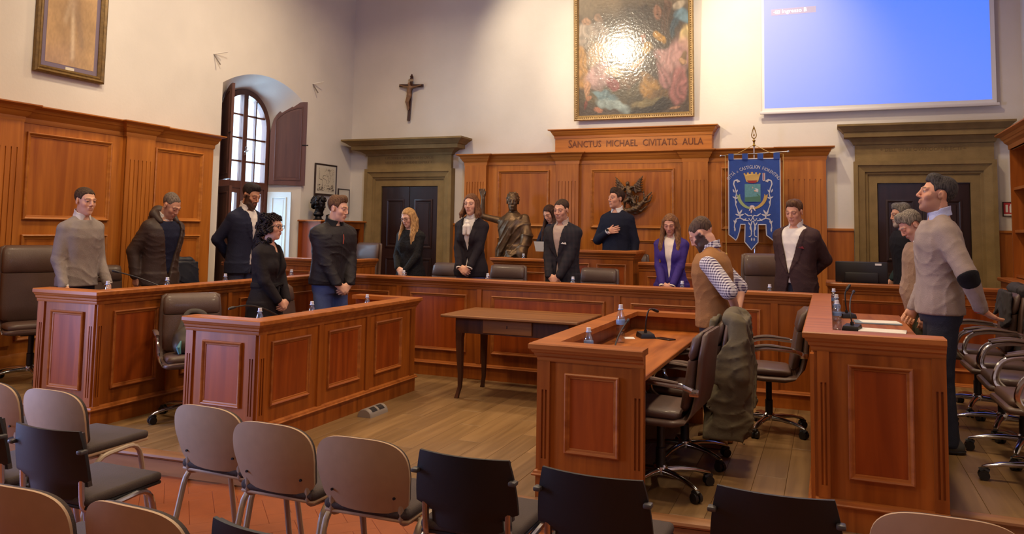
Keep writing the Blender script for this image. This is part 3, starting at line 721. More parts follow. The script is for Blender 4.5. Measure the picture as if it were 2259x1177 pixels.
def head_sdf(F, H, k=1., fem=False, ears=True, nose=1.):
    """H(p) maps head coordinates (x right, y face, z up; origin mid head) to the field; R its rotation"""
    R = H.R; P = H
    F.ell(P(0, -.014, .034), (.072, .094, .084), R, .01)
    F.ell(P(0, .022, -.022), (.058 if not fem else .056, .066, .090), R, .03)
    F.ell(P(0, .032, -.076), (.045 if not fem else .039, .048, .042), R, .03)
    F.ell(P(0, .062, -.102), (.018 if fem else .022, .020, .017), R, .02)
    for s in (-1, 1):
        F.ell(P(s*.036, .054, -.026), (.022, .024, .024), R, .02)
        F.cone(P(s*.012, .085, .022), P(s*.046, .070, .022), .010, .008, .012)
        F.ell(P(s*.031, .096, .003), (.017, .014, .0115), R, .012, 'c')
        F.ell(P(s*.031, .074, .002), (.0135, .0125, .0125), R, .004)
        F.cone(P(s*.019, .084, .0085), P(s*.043, .079, .0075), .0042, .0036, .004)
    F.cone(P(0, .084, .018), P(0, .101*nose, -.028), .0085, .0115, .010)
    for s in (-1, 1): F.ell(P(s*.0115, .092, -.034), (.0085, .010, .0075), R, .006)
    F.cone(P(-.017, .083, -.0575), P(.017, .083, -.0575), .0075, .0075, .008); F.cone(P(0, .088, -.0565), P(0, .088, -.0565), .006, .006, .006)
    F.cone(P(-.014, .084, -.0685), P(.014, .084, -.0685), .0075, .0075, .008)
    F.cone(P(-.022, .0935, -.0625), P(.022, .0935, -.0625), .0030, .0030, .004, 'c')
    if ears:
        for s in (-1, 1):
            F.ell(P(s*.073, -.010, -.004), (.010, .020, .031), R @ rotz(s*rad(-22)), .006)
            F.ell(P(s*.084, -.004, -.002), (.006, .010, .018), R, .004, 'c')
class HeadFrame:
    def __init__(s, c, R, k=1.): s.c, s.R, s.k = np.array(c, float), R, k
    def __call__(s, x, y, z): return s.c+s.R @ np.array([x, y, z])*s.k
    def inv(s, v): return (v-s.c) @ s.R/s.k
def hand_sdf(F, W, d, nrm, right, curl=(20, 30, 20), spread=.0, thumb=25, kf=.004, sc=1.):
    d, nrm = unit(d), np.array(nrm, float); nrm = unit(nrm-d*(nrm@d)); th = np.cross(d, nrm) if right else np.cross(nrm, d)
    W = np.array(W, float)
    F.cone(W-d*.02, W+d*.03, .024, .022, .012)
    lens = (.070, .078, .072, .056)
    for i, off in enumerate((.031, .0105, -.0105, -.031)):
        kn = W+d*(.088-(.008 if i == 3 else 0)-(.002 if i == 0 else 0))*sc+th*off
        F.cone(W+d*.022+th*off*.6, kn, .0145, .0115, .012)
        p, a = kn, 0; dd = unit(d+th*spread*(1.5-i)*.12)
        for j, (fr, rr) in enumerate(((.45, .0092), (.31, .0084), (.24, .0074))):
            a += rad(curl[j]); v = dd*math.cos(a)+nrm*math.sin(a); q = p+v*lens[i]*fr*sc; F.cone(p, q, rr+.0006, rr, kf); p = q
    b0 = W+d*.028+th*.026; v = unit(d*math.cos(rad(thumb))+th*math.sin(rad(thumb))+nrm*.35)
    F.cone(W+d*.018+th*.014, b0, .017, .0145, .012); q = b0+v*.036; F.cone(b0, q, .0125, .0105, .006)
    v2 = unit(v+d*.3); F.cone(q, q+v2*.030, .0100, .0080, .004)
def fold_fn(amp, seed=0):
    a = seed*1.7
    def f(X, Y, Z):
        w = np.sin(11*X+9*Y+a)+.6*np.sin(17*Z-8*X+a*2)
        m = .35+.65*np.clip(.5+.8*np.sin(7*Z+5*X+a)*np.sin(9*Y-6*X+1.3*a+4*Z), 0, 1)
        r = 1-np.abs(np.sin(19*Z+2.6*w+13*X+9*Y)); r2 = 1-np.abs(np.sin(34*Z-22*X+1.6*w+2*a)); t = np.sin(13*X+11*Y-9*Z+a)
        return -amp*m*(.9*r**4+.5*r2**5)-amp*.35*t
    return f
# ------------------------------------------------------------------ people
SKIN = mat_attr('skin', .55, .35, sub=.06)
def mat_hair(name, c, c2=None):
    if name in MATS: return MATS[name]
    m, N, L, P = new_mat(name)
    tc = N.new('ShaderNodeTexCoord'); mp = N.new('ShaderNodeMapping'); mp.inputs['Scale'].default_value = (90, 90, 7)
    t = N.new('ShaderNodeTexNoise'); t.inputs['Scale'].default_value = 2; t.inputs['Detail'].default_value = 3
    L.new(tc.outputs['Object'], mp.inputs[0]); L.new(mp.outputs[0], t.inputs[0])
    cr = N.new('ShaderNodeValToRGB'); cr.color_ramp.elements[0].position = .35; cr.color_ramp.elements[1].position = .68
    cr.color_ramp.elements[0].color = tuple(v*.55 for v in lin(c)[:3])+(1,); cr.color_ramp.elements[1].color = lin(c2 or c)
    L.new(t.outputs[0], cr.inputs[0]); L.new(cr.outputs[0], P.inputs['Base Color']); P.inputs['Roughness'].default_value = .65; P.inputs['Specular IOR Level'].default_value = .18
    b = N.new('ShaderNodeBump'); b.inputs['Strength'].default_value = .5; b.inputs['Distance'].default_value = .006
    L.new(t.outputs[0], b.inputs['Height']); L.new(b.outputs[0], P.inputs['Normal'])
    MATS[name] = m; return m
def mat_check(name, base, c2, scale, mixf=.5, rough=.85, soft=.1):
    """woven check from two crossing sets of stripes"""
    if name in MATS: return MATS[name]
    m, N, L, P = new_mat(name); tc = N.new('ShaderNodeTexCoord'); sx = N.new('ShaderNodeSeparateXYZ'); L.new(tc.outputs['Object'], sx.inputs[0])
    outs = []
    ad = N.new('ShaderNodeMath'); ad.operation = 'ADD'; L.new(sx.outputs[0], ad.inputs[0]); L.new(sx.outputs[1], ad.inputs[1])
    for src in (ad.outputs[0], sx.outputs[2]):
        k = N.new('ShaderNodeMath'); k.operation = 'MULTIPLY'; k.inputs[1].default_value = scale; L.new(src, k.inputs[0])
        si = N.new('ShaderNodeMath'); si.operation = 'SINE'; L.new(k.outputs[0], si.inputs[0])
        mr = N.new('ShaderNodeMapRange'); mr.inputs[1].default_value = -soft; mr.inputs[2].default_value = soft; mr.inputs[4].default_value = .5; L.new(si.outputs[0], mr.inputs[0]); outs.append(mr)
    sm = N.new('ShaderNodeMath'); sm.operation = 'ADD'; L.new(outs[0].outputs[0], sm.inputs[0]); L.new(outs[1].outputs[0], sm.inputs[1])
    mx = N.new('ShaderNodeMix'); mx.data_type = 'RGBA'; mx.inputs[6].default_value = lin(base); mx.inputs[7].default_value = lin(c2); L.new(sm.outputs[0], mx.inputs[0])
    L.new(mx.outputs[2], P.inputs['Base Color']); P.inputs['Roughness'].default_value = rough; P.inputs['Specular IOR Level'].default_value = .2
    MATS[name] = m; return m
def cloth(name, c, rough=.85, noise=.12, bump=.3, bscale=140, **k): return mat(name, c, rough, spec=.25, noise=noise, nscale=14, bump=bump, bscale=bscale, sheen=k.pop('sheen', .0), **k)
TZ = np.array([.78, .88, .95, 1.03, 1.12, 1.22, 1.32, 1.40, 1.450, 1.485, 1.52])
T_M = (np.array([.150, .165, .163, .153, .150, .162, .176, .166, .118, .072, .056]), np.array([.105, .116, .113, .108, .106, .114, .120, .106, .084, .066, .056]))
T_F = (np.array([.158, .174, .165, .138, .124, .136, .150, .142, .098, .060, .048]), np.array([.108, .120, .112, .098, .090, .100, .106, .092, .072, .056, .048]))
class Rig:
    def __init__(s, pose, fem=False, bulk=1., belly=0.):
        s.fem, s.bulk = fem, bulk
        s.RT = rotz(rad(pose.get('twist', 0))) @ roty(rad(pose.get('side', 0))) @ rotx(-rad(pose.get('lean', 2))); s.piv = np.array([0, 0, .95])
        s.rx, s.ry = [a*bulk for a in (T_F if fem else T_M)]; s.rx = s.rx.copy(); s.ry = s.ry.copy(); s.rx[-2:] /= bulk; s.ry[-2:] /= bulk
        s.bel = belly
        sw = (.140 if fem else .152)*(1+(bulk-1)*.7)
        s.S = {1: s.T(sw, -.012, 1.388), -1: s.T(-sw, -.012, 1.388)}
        s.Rh = s.RT @ rotz(rad(pose.get('hyaw', 0))) @ rotx(-rad(pose.get('hpitch', 0))) @ roty(rad(pose.get('hroll', 0)))
        pv = s.T(0, .004, 1.568); s.pv = pv; s.hk = pose.get('hk', 1.05)*(.97 if fem else 1.)
        s.H = HeadFrame(pv+s.Rh @ np.array([0, .018, .080]), s.Rh, s.hk)
        s.arm = {}
        arms = pose['arms']
        for sd in (1, -1):
            W, pole, hd, nr, curl, th = arms[0 if sd == 1 else 1]
            W = np.array(W, float); S = s.S[sd]; l1, l2 = (.285, .25) if not fem else (.268, .235)
            v = W-S; d = np.linalg.norm(v); dm = min(d, (l1+l2)*.995); u = v/d; W = S+u*dm; d = dm
            a = (l1*l1-l2*l2+d*d)/(2*d); h = math.sqrt(max(0, l1*l1-a*a)); p = np.array(pole, float); p = unit(p-u*(p@u))
            s.arm[sd] = (S, S+u*a+p*h, W, np.array(hd, float), np.array(nr, float), curl, th)
        st = pose.get('stance', .10); s.hip = {1: np.array([.088*bulk**.5, 0, .90]), -1: np.array([-.088*bulk**.5, 0, .90])}
        s.knee = {k: np.array([k*st*.95, .025, .49]) for k in (1, -1)}; s.ank = {k: np.array([k*st, -.02, .085]) for k in (1, -1)}
        s.top = s.H(0, -.012, .118)
    def T(s, x, y, z): return s.piv+s.RT @ (np.array([x, y, z], float)-s.piv)
    def tl(s, X, Y, Z):
        a, b, c = X-s.piv[0], Y-s.piv[1], Z-s.piv[2]; R = s.RT
        return R[0, 0]*a+R[1, 0]*b+R[2, 0]*c, R[0, 1]*a+R[1, 1]*b+R[2, 1]*c, R[0, 2]*a+R[1, 2]*b+R[2, 2]*c+s.piv[2]
    def torso(s, F, inf, z0=.80, z1=1.5, flare=0., k=.012):
        def f(X, Y, Z):
            x, y, z = s.tl(X, Y, Z); zz = np.clip(z, TZ[0], TZ[-1])
            rx = np.interp(zz, TZ, s.rx)+inf+flare*np.clip(1.0-z, 0, .4); ry = np.interp(zz, TZ, s.ry)+inf+flare*np.clip(1.0-z, 0, .4)
            if s.bel: ry = ry+np.where(y > 0, s.bel*np.exp(-((z-1.06)/.13)**2), 0)
            p = 2.3; rho = ((np.abs(x)/rx)**p+(np.abs(y)/ry)**p)**(1/p)
            return np.maximum((rho-1)*np.minimum(rx, ry), np.maximum(z0-z, z-z1))
        F.fn((-.5, -.45, z0-.15), (.5, .5, z1+.15), f, k)
        if s.fem:
            for sd in (1, -1): F.ell(s.T(sd*.068, .075, 1.262), (.062+inf, .052+inf, .060+inf), s.RT, .03)
    def arms(s, F, inf, short=None, k=.014):
        for sd in (1, -1):
            S, E, W = s.arm[sd][:3]; b = s.bulk**.6*(.88 if s.fem else 1)
            N = s.T(sd*.045, -.014, 1.468)
            F.cone(N, S, .040*b+inf*.6, .050*b+inf, .04)
            if short: Em = S+(E-S)*short; F.cone(S, Em, .052*b+inf*.85, .048*b+inf*.9, k)
            else:
                F.cone(S, E, .052*b+inf*.85, .040*b+inf*.75, k); We = W-unit(W-E)*.012; F.cone(E, We, .040*b+inf*.75, .029*b+inf*.6, k)
    def legs(s, F, inf, k=.014, zcut=.06):
        for sd in (1, -1):
            F.cone(s.hip[sd]+[-sd*.006, -.01, .0], s.knee[sd], .080*s.bulk**.6+inf*.6, .058*s.bulk**.4+inf, k)
            F.cone(s.knee[sd], s.ank[sd]+[0, 0, -.03], .058*s.bulk**.4+inf, .042+inf, k)
            F.ell(s.hip[sd]+[-sd*.012, -.03, -.02], (.066*s.bulk+inf*.5, .070*s.bulk+inf*.5, .09), None, .03)
def sgrid(lo, hi, fine, hf, hc):
    """axis samples: step hf inside the intervals of fine, hc elsewhere"""
    out = [lo]
    while out[-1] < hi:
        z = out[-1]; f = any(a <= z < b for a, b in fine)
        nxt = z+(hf if f else hc)
        if not f:
            for a, b in fine:
                if z < a < nxt: nxt = a+1e-4
        out.append(nxt)
    return out
HAIRLINE_Y = np.array([-.12, -.09, -.055, -.038, -.012, .018, .03, .042, .058, .078, .10])
HAIRLINES = {'short': np.array([-.050, -.050, -.040, .020, .032, .022, -.002, .050, .066, .080, .085]), 'long': np.array([-.20, -.20, -.20, -.20, -.20, -.04, .0, .030, .055, .072, .078]),
             'recede': np.array([-.045, -.045, -.035, .022, .034, .026, .004, .060, .082, .100, .105])}
def hair_part(root, rig, spec, sc, parent_name='hair'):
    st = spec['style']; H = rig.H; R = H.R; c = H.c
    lo, hi = c-[.22, .22, .46 if st in ('long', 'bun') else .24], c+[.22, .22, .2]
    F = Field.uni(lo, hi, .0062 if st != 'curly' else .007)
    def loc(X, Y, Z):
        a, b, d = X-c[0], Y-c[1], Z-c[2]; k = 1/H.k
        return (R[0, 0]*a+R[1, 0]*b+R[2, 0]*d)*k, (R[0, 1]*a+R[1, 1]*b+R[2, 1]*d)*k, (R[0, 2]*a+R[1, 2]*b+R[2, 2]*d)*k
    vol = spec.get('vol', 1.)
    F.ell(H(0, -.014, .036), np.array((.0785, .0995, .0885))+.006*(vol-1)+(.012 if st == 'curly' else 0), R, .005)
    if st in ('short', 'recede'):
        if spec.get('quiff', 1): F.ell(H(0, .035, .088+.006*vol), (.055, .045, .026+.008*vol), R, .03)
        F.ell(H(0, -.045, .06), (.074, .066, .068), R, .02)
    line = HAIRLINES['recede' if st == 'recede' else ('long' if st in ('long', 'curly') else 'short')]
    def f(X, Y, Z):
        x, y, z = loc(X, Y, Z); zl = np.interp(y, HAIRLINE_Y, line)+.006*np.sin(170*x+60*y)*np.sin(90*x-130*y+2)-.010*np.exp(-(np.abs(x)/.022)**2)*(y > .05)*(st != 'long')
        cut = zl-z
        if st in ('long', 'curly'): cut = np.minimum(cut, np.maximum(y-.05, .045-np.abs(x)+.25*np.clip(z, -1, .06)+.02))
        return cut*.8
    if st != 'curly': F.clip(f)
    if st in ('short', 'recede'): F.warp(lambda X, Y, Z: 0.0018*sstep(.055, -.03, loc(X, Y, Z)[2]))
    if st == 'long':
        ln = spec.get('len', .30); wv = spec.get('wave', .0)
        for sd in (-1, 1):
            for j, (x0, y0, x1, y1, rr) in enumerate(((.064, .030, .080, .075, .024), (.074, .0, .092, .045, .030), (.066, -.045, .085, -.01, .034), (.035, -.075, .045, -.075, .042))):
                rr = rr*(.72 if ln < .2 else .9); p0 = H(sd*x0, y0, .045); p1 = H(sd*(x0+.014), y0, -.06); l2 = ln*(1-.06*j)
                p2 = np.array([*(p1[:2]+(rig.RT @ np.array([sd*(x1-x0), (y1-y0)*.8, 0]))[:2]), p1[2]-l2*.55]); p3 = p2+[sd*.004+wv*sd, .012, -l2*.45]
                F.chain([p0, p1, p2, p3], [rr*.75, rr, rr*1.02, rr*.5], .012)
    if st == 'curly':
        rnd = random.Random(3)
        for i in range(150):
            a = rnd.uniform(0, 2*PI); z = rnd.uniform(-.175, .115); r0 = .092+.014*math.sin(i) if z > -.02 else .098
            rr = r0*math.sqrt(max(.1, 1-((z+.02)/.155)**2)) if z > -.02 else r0*(1-.12*abs(z+.1)/.1)
            x, y = rr*math.cos(a), rr*1.08*math.sin(a)-.025
            if y > .035 and z < .055: continue
            q = rnd.uniform(.023, .034); F.ell(H(x, y, z), (q, q, q), None, .006)
        F.clip(lambda X, Y, Z: (lambda x, y, z: np.maximum(.0, np.minimum(np.minimum(y-.045, .056-z), .062-np.abs(x))))(*loc(X, Y, Z)))
    if st == 'tied':
        F.ell(H(0, -.105, .0), (.035, .03, .035), R, .02)
    amp = spec.get('amp', .0014)
    F.warp(lambda X, Y, Z: amp*np.sin(150*X+40*Y+14*np.sin(20*Z))*np.sin(120*Y-60*X+10*np.sin(17*Z)))
    me, _ = F.mesh('hair', sc, 1)
    return link(parent_name, me, mat_hair(*spec['mat']), root)
def face_colours(rig, v, look):
    q = rig.H.inv(v); x, y, z = q[:, 0], q[:, 1], q[:, 2]; ax = np.abs(x)
    base = np.array(lin(look['skin'])[:3]); C = np.tile(base, (len(v), 1))
    def blend(m, col): C[:] = C*(1-m[:, None])+np.array(lin(col)[:3])*m[:, None]
    isH = (np.abs(z) < .16) & (ax < .1) & (np.abs(y) < .14)
    blend(isH*.15*np.exp(-((ax-.042)/.02)**2-((z+.03)/.022)**2)*(y > .03), (200, 105, 85))
    blend(isH*.15*np.exp(-(x/.014)**2-((z+.032)/.016)**2)*(y > .08), (196, 100, 80))
    bc = look.get('brow', (50, 34, 26)); bw = np.exp(-((z-.0245-.10*np.clip(.03-np.abs(ax-.03), -.02, .03))/.0048)**2)*sstep(.010, .015, ax)*(1-sstep(.044, .052, ax))
    blend(isH*bw*(y > .05)*.9, bc)
    # eyes: lids closed or looking down leave a dark lash line
    lash = np.exp(-((z-(.000 if look.get('down') else .0035))/.0038)**2)*sstep(.017, .021, ax)*(1-sstep(.041, .045, ax))
    if not look.get('down'):
        w = ((ax-.031)/.0125)**2+((z-.001)/.0062)**2; blend(isH*(w < 1)*(y > .06)*.9, (215, 200, 190))
        w = ((ax-.031)/.0058)**2+((z-.001)/.0060)**2; blend(isH*(w < 1)*(y > .06)*1., (46, 32, 26))
    blend(isH*lash*(y > .055)*.9, (42, 28, 24))
    blend(isH*.22*np.exp(-((ax-.031)/.016)**2-((z-.004)/.016)**2)*(y > .05), (120, 70, 55))
    lip = np.exp(-((z+.0625)/.0085)**2)*(1-sstep(.019, .026, ax)); blend(isH*lip*(y > .06)*(.75 if rig.fem else .5), look.get('lip', (168, 88, 78)))
    blend(isH*np.exp(-((z+.0625)/.0022)**2)*(1-sstep(.019, .025, ax))*(y > .06)*.8, (84, 42, 38))
    if look.get('beard'):
        col, dens = look['beard']
        zb = np.where(ax < .026, -.041, -.056+np.clip(ax-.030, 0, .03)/.03*.040)
        m = sstep(.005, -.005, z-zb)*(y > -.02)*sstep(-.15, -.135, z)
        side = sstep(.048, .056, ax)*(y < .045)*(y > -.012)*sstep(.015, .0, z)*sstep(-.12, -.10, z)
        m = np.maximum(m, side); mouth = np.exp(-((z+.0635)/.0085)**2)*(1-sstep(.018, .023, ax))
        gap = .4*np.exp(-((ax-.042)/.010)**2-((z+.034)/.009)**2)
        blend(isH*m*(1-mouth)*(1-.8*gap)*dens, col)
    sc = look.get('scalp')
    if sc: blend(isH*sstep(.045, .065, z-.25*np.clip(y-.03, 0, 1))*.0, sc)
    return C
POLE = {1: (.75, -.75, -.25), -1: (-.75, -.75, -.25)}
def a_clasp(z=.93, y=.205, x=0., up=0):
    return (((x+.062, y, z), (.8, -.55, -.2), (-.80, .18, -.52), (-.2, -.95, -.3), (22, 26, 18), 22), ((x-.066, y+.012, z-.018), (-.8, -.55, -.2), (.80, .14, -.55), (.2, -.95, -.3), (30, 34, 20), 18))
def a_back(z=.96, y=-.165):
    return (((.055, y, z), (.9, -.45, 0), (-.72, -.12, -.62), (.1, -1, .1), (30, 30, 20), 20), ((-.055, y-.02, z-.01), (-.9, -.45, 0), (.72, -.12, -.62), (-.1, -1, .1), (30, 30, 20), 20))
def a_side(z=.86, y=.04):
    return (((.235, y, z), (.35, -1, 0), (-.03, .12, -1), (-1, .1, 0), (18, 24, 16), 18), ((-.235, y, z), (-.35, -1, 0), (.03, .12, -1), (1, .1, 0), (18, 24, 16), 18))
NPERS = [0]
def person(label, top_px, X=None, Y=None, floor=0., facing=0., pose=None, look=None, hair=None, outfit=(), fem=False, bulk=1., belly=0., group=None, legs=True):
    rig = Rig(pose, fem, bulk, belly); NPERS[0] += 1; seed = NPERS[0]
    tp = onx(*top_px, X) if X is not None else ony(*top_px, Y)
    sc = (tp[2]-floor)/rig.top[2]; rz = rad(facing-90)
    off = rotz(rz) @ (rig.top*sc)
    root = empty('person', (tp[0]-off[0], tp[1]-off[1], floor), rz, label, 'person', group or 'people standing at the council desks')
    # body: one continuous surface
    zf = [(rig.H.c[2]-.15, rig.H.c[2]+.14)]+[(rig.arm[s][2][2]-.17, rig.arm[s][2][2]+.14) for s in (1, -1)]
    xl = min(-.33, *[min(rig.arm[s][1][0], rig.arm[s][2][0])-.12 for s in (1, -1)]); xh = max(.33, *[max(rig.arm[s][1][0], rig.arm[s][2][0])+.12 for s in (1, -1)])
    hc = rig.H.c
    xs = sgrid(xl, xh, [(hc[0]-.10, hc[0]+.10)]+[(rig.arm[s][2][0]-.12, rig.arm[s][2][0]+.12) for s in (1, -1)], .0056, .013)
    ylo = min(-.26, *[rig.arm[s][2][1]-.14 for s in (1, -1)], hc[1]-.15); yhi = max(.24, *[rig.arm[s][2][1]+.16 for s in (1, -1)], hc[1]+.16)
    ys = sgrid(ylo, yhi, [(hc[1]-.02, hc[1]+.125)]+[(rig.arm[s][2][1]-.10, rig.arm[s][2][1]+.12) for s in (1, -1)], .0056, .010)
    F = Field(xs, ys, sgrid(-.02, hc[2]+.16, zf, .0052, .017))
    rig.torso(F, -.012, .82, 1.5); rig.arms(F, -.012, k=.01); rig.legs(F, -.014)
    for s in (1, -1):
        F.cone(rig.ank[s], rig.ank[s]+[0, .13, -.055], .036, .026, .02)
    F.cone(rig.T(0, -.018, 1.46), rig.H(0, -.018, -.055), .052 if fem else .060, .047 if fem else .056, .03)
    head_sdf(F, rig.H, fem=fem, nose=look.get('nose', 1.))
    if look.get('beard') and look.get('full'):
        for s in (-1, 1): F.cone(rig.H(s*.040, .045, -.075), rig.H(0, .066, -.102), .022, .026, .02)
        F.cone(rig.H(-.02, .084, -.046), rig.H(.02, .084, -.046), .006, .006, .006)
    for s in (1, -1):
        S, E, Wp, hd, nr, curl, th = rig.arm[s]
        F.cone(E, Wp, .036, .0255, .01); hand_sdf(F, Wp, hd, nr, s == 1, curl, pose.get('spread', 0), th, sc=.96 if fem else 1.02)
    me, v = F.mesh('body', sc); set_col(me, face_colours(rig, v, look)); body = link('body', me, SKIN, root)
    if hair: hair_part(root, rig, hair, sc)
    for L in outfit: garment(root, rig, L, sc, seed)
    return root, rig, sc
def garment(root, rig, L, sc, seed):
    kind, m = L[0], L[1]; o = dict(L[2]) if len(L) > 2 else {}
    fem = rig.fem
    if kind == 'trousers':
        F = Field.uni((-.32, -.27, -.02), (.32, .26, o.get('top', 1.0)+.03), .0125); inf = o.get('inf', .012)
        rig.torso(F, inf-.018, .82, o.get('top', 1.0), k=.02); rig.legs(F, inf, .018)
        F.warp(fold_fn(.005, seed)); F.clip(lambda X, Y, Z: np.maximum(Z-o.get('top', 1.0), .035-Z))
        me, _ = F.mesh('trousers', sc, 1); link(o.get('name', 'trousers'), me, m, root)
    elif kind == 'shoes':
        for s in (1, -1):
            F = Field.uni((s*.11-.08, -.14, -.01), (s*.11+.08, .24, .15), .008); a = rig.ank[s]
            F.cone(a+[0, -.01, -.03], a+[0, -.015, .03], .046, .044, .02); F.chain([a+[0, -.05, -.045], a+[s*.004, .06, -.045], a+[s*.012, .15, -.050]], [.040, .045, .034], .03)
            F.clip(lambda X, Y, Z: .004-Z); me, _ = F.mesh('shoe', sc, 1); sh = link('shoe', me, m, root)
            F = Field.uni((s*.11-.09, -.16, -.01), (s*.11+.09, .26, .05), .008); F.chain([a+[0, -.05, -.06], a+[s*.004, .06, -.06], a+[s*.012, .15, -.065]], [.045, .048, .038], .03)
            F.clip(lambda X, Y, Z: np.maximum(-Z+.001, Z-.024)); me, _ = F.mesh('sole', sc, 0); link('sole', me, o.get('sole', BLACKP), sh)
    elif kind == 'top':
        inf, hem = o.get('inf', .016), o.get('hem', .85); h = o.get('h', .0092)
        pts = np.array([rig.arm[s][i] for s in (1, -1) for i in (0, 1, 2)])
        lo = np.minimum(pts.min(0)-.11, [-.30, -.24, hem-.05]); hi = np.maximum(pts.max(0)+.11, [.30, .27, 1.56])
        if o.get('sleeve', 'long') != 'long': lo[2] = max(lo[2], hem-.05)
        lo[2] = min(lo[2], hem-.05)
        F = Field.uni(lo, hi, h); B = rig
        rig.torso(F, inf, min(.80, hem), 1.474, o.get('flare', 0.), .014)
        if hem < .82:
            def sk(X, Y, Z):
                t = np.clip((.86-Z)/.5, 0, 1); rx = np.interp(.86, TZ, rig.rx)+inf+.004+o.get('skirt', .05)*t; ry = np.interp(.86, TZ, rig.ry)+inf+.004+o.get('skirt', .05)*t
                return np.maximum((np.sqrt((X/rx)**2+(Y/ry)**2)-1)*np.minimum(rx, ry), np.maximum(Z-.92, hem-Z))
            F.fn((-.35, -.3, hem-.05), (.35, .3, .98), sk, .03)
        sl = o.get('sleeve', 'long')
        fa = fold_fn(o.get('fold', .006), seed); F.warp(fa)
        if sl == 'long': 
            G = Field(F.x, F.y, F.z); rig.arms(G, inf+o.get('sinf', 0.), None, .014); G.warp(fold_fn(o.get('fold', .006)*1.15, seed+5)); k = .016
            d = G.D; hh = np.clip(.5+.5*(F.D-d)/k, 0, 1); F.D = F.D*(1-hh)+d*hh-k*hh*(1-hh)
        elif sl == 'short': rig.arms(F, inf+.006, o.get('slen', .85), .016)
        else:
            for s in (1, -1): F.cone(rig.T(s*.05, -.012, 1.462), rig.S[s]-unit(rig.S[s]-rig.T(0, 0, 1.45))*.03, .046+inf*.6, .052+inf, .03)
        if o.get('rib'):
            for s in (1, -1):
                E, Wp = rig.arm[s][1:3]; u = unit(Wp-E); F.cone(Wp-u*.06, Wp-u*.015, .036, .034, .004)
        V = o.get('V')
        x, y, z = None, None, None
        def vw(z):
            zb, wt, wb = V
            return np.where(z > zb, wt*np.clip((z-zb)/(1.47-zb), 0, 1.15), wb*np.clip((zb-z)/.3, 0, 1)-.0015*(wb == 0))
        if V:
            x0 = o.get('vx', 0.)
            if o.get('lapel'):
                def lf(X, Y, Z):
                    x, y, z = rig.tl(X, Y, Z); ww = vw(z); e = np.abs(x-x0); t = np.clip((z-V[0])/(1.47-V[0]), 0, 1)
                    wid = .062*np.minimum(1, t*3.2)*np.where(t > .62, np.clip(1-(t-.62)*1.6, .3, 1), 1)
                    return np.where((y > .03) & (z > V[0]) & (z < 1.475) & (e > ww-.004) & (e < ww+wid), -.0085, 0)
                F.warp(lf)
            F.clip(lambda X, Y, Z: (lambda x, y, z: np.minimum(np.minimum(vw(z)-np.abs(x-x0), (y-.0)*2), .05))(*rig.tl(X, Y, Z)))
        F.clip(lambda X, Y, Z: hem-Z)
        if o.get('cut'): F.clip(lambda X, Y, Z: o['cut'](*rig.tl(X, Y, Z)))
        if o.get('neckhole', .0):
            F.cone(rig.T(0, .01, 1.40), rig.T(0, .02, 1.56), o['neckhole'], o['neckhole'], .004, 'c')
        me, _ = F.mesh('top', sc, 1); g = link(o.get('name', 'sweater'), me, m, root)
        return g
    elif kind == 'collar':
        rt, opn, lowf = o.get('r', .066 if not fem else .058), o.get('open', .012), o.get('flap', .05)
        c = rig.T(0, 0, 1.5); F = Field.uni(c-[.13, .13, .10], c+[.13, .14, .09], .0048)
        def f(X, Y, Z):
            x, y, z = rig.tl(X, Y, Z); z = z+.30*(y)*1.0
            rr = rt+.24*np.clip(1.525-z, 0, .1); rho = np.sqrt(x*x+(y+.008)**2); ang = np.abs(np.arctan2(x, y+.008))
            fl = lowf*np.exp(-((ang-.42)/.36)**2); top = 1.548+.008*(y < 0); bot = 1.492-fl
            d = np.maximum(np.abs(rho-rr)-.0045, np.maximum(z-top, bot-z))
            return np.maximum(d, (opn+.55*np.clip(1.535-z, 0, .1)-np.abs(x)) if opn > 0 else -1.*(y > -9)) if opn > 0 else d
        if opn > 0:
            g = f; f = lambda X, Y, Z: (lambda x, y, z: np.where(y > 0, g(X, Y, Z), np.maximum(np.abs(np.sqrt(x*x+(y+.008)**2)-rt-.24*np.clip(1.525-z-.3*y, 0, .1))-.0045, np.maximum(z+.3*y-1.556, 1.492-z-.3*y))))(*rig.tl(X, Y, Z))
        F.fn(c-.2, c+.2, f, 0); me, _ = F.mesh('collar', sc, 1); link(o.get('name', 'shirt_collar'), me, m, root)
    elif kind == 'cuffs':
        for s in (1, -1):
            if o.get('only') and s != o['only']: continue
            E, Wp = rig.arm[s][1:3]; u = unit(Wp-E); b = MB(); b.tube([(Wp-u*.035)*sc, (Wp+u*o.get('out', .016))*sc], [(.040 if not fem else .037)*sc, (.038 if not fem else .036)*sc], 14); link('shirt_cuff', b.mesh('cuff'), m, root)
    elif kind == 'glasses':
        H = rig.H; b = MB()
        for s in (-1, 1):
            b.tube([H(s*(.033+.026*math.copysign(abs(math.cos(t))**.7, math.cos(t))), .101+.004*math.cos(t)*0-.006*abs(math.cos(t)), .0+.018*math.copysign(abs(math.sin(t))**.7, math.sin(t)))*sc for t in np.linspace(0, 2*PI, 17)[:-1]], .0026*sc, 6, True)
            b.tube([H(s*.059, .094, .006)*sc, H(s*.076, .05, .006)*sc, H(s*.080, -.01, .004)*sc], .0022*sc, 6)
        b.tube([H(-.008, .104, .004)*sc, H(.008, .104, .004)*sc], .0024*sc, 6); link('glasses', b.mesh('glasses'), m, root)
    elif kind == 'hood':
        F = Field.uni(rig.T(0, -.05, 1.5)-[.2, .2, .15], rig.T(0, -.05, 1.5)+[.2, .2, .17], .009)
        F.chain([rig.T(-.10, .05, 1.47), rig.T(-.105, -.05, 1.53), rig.T(0, -.12, 1.55), rig.T(.105, -.05, 1.53), rig.T(.10, .05, 1.47)], [.03, .045, .06, .045, .03], .03)
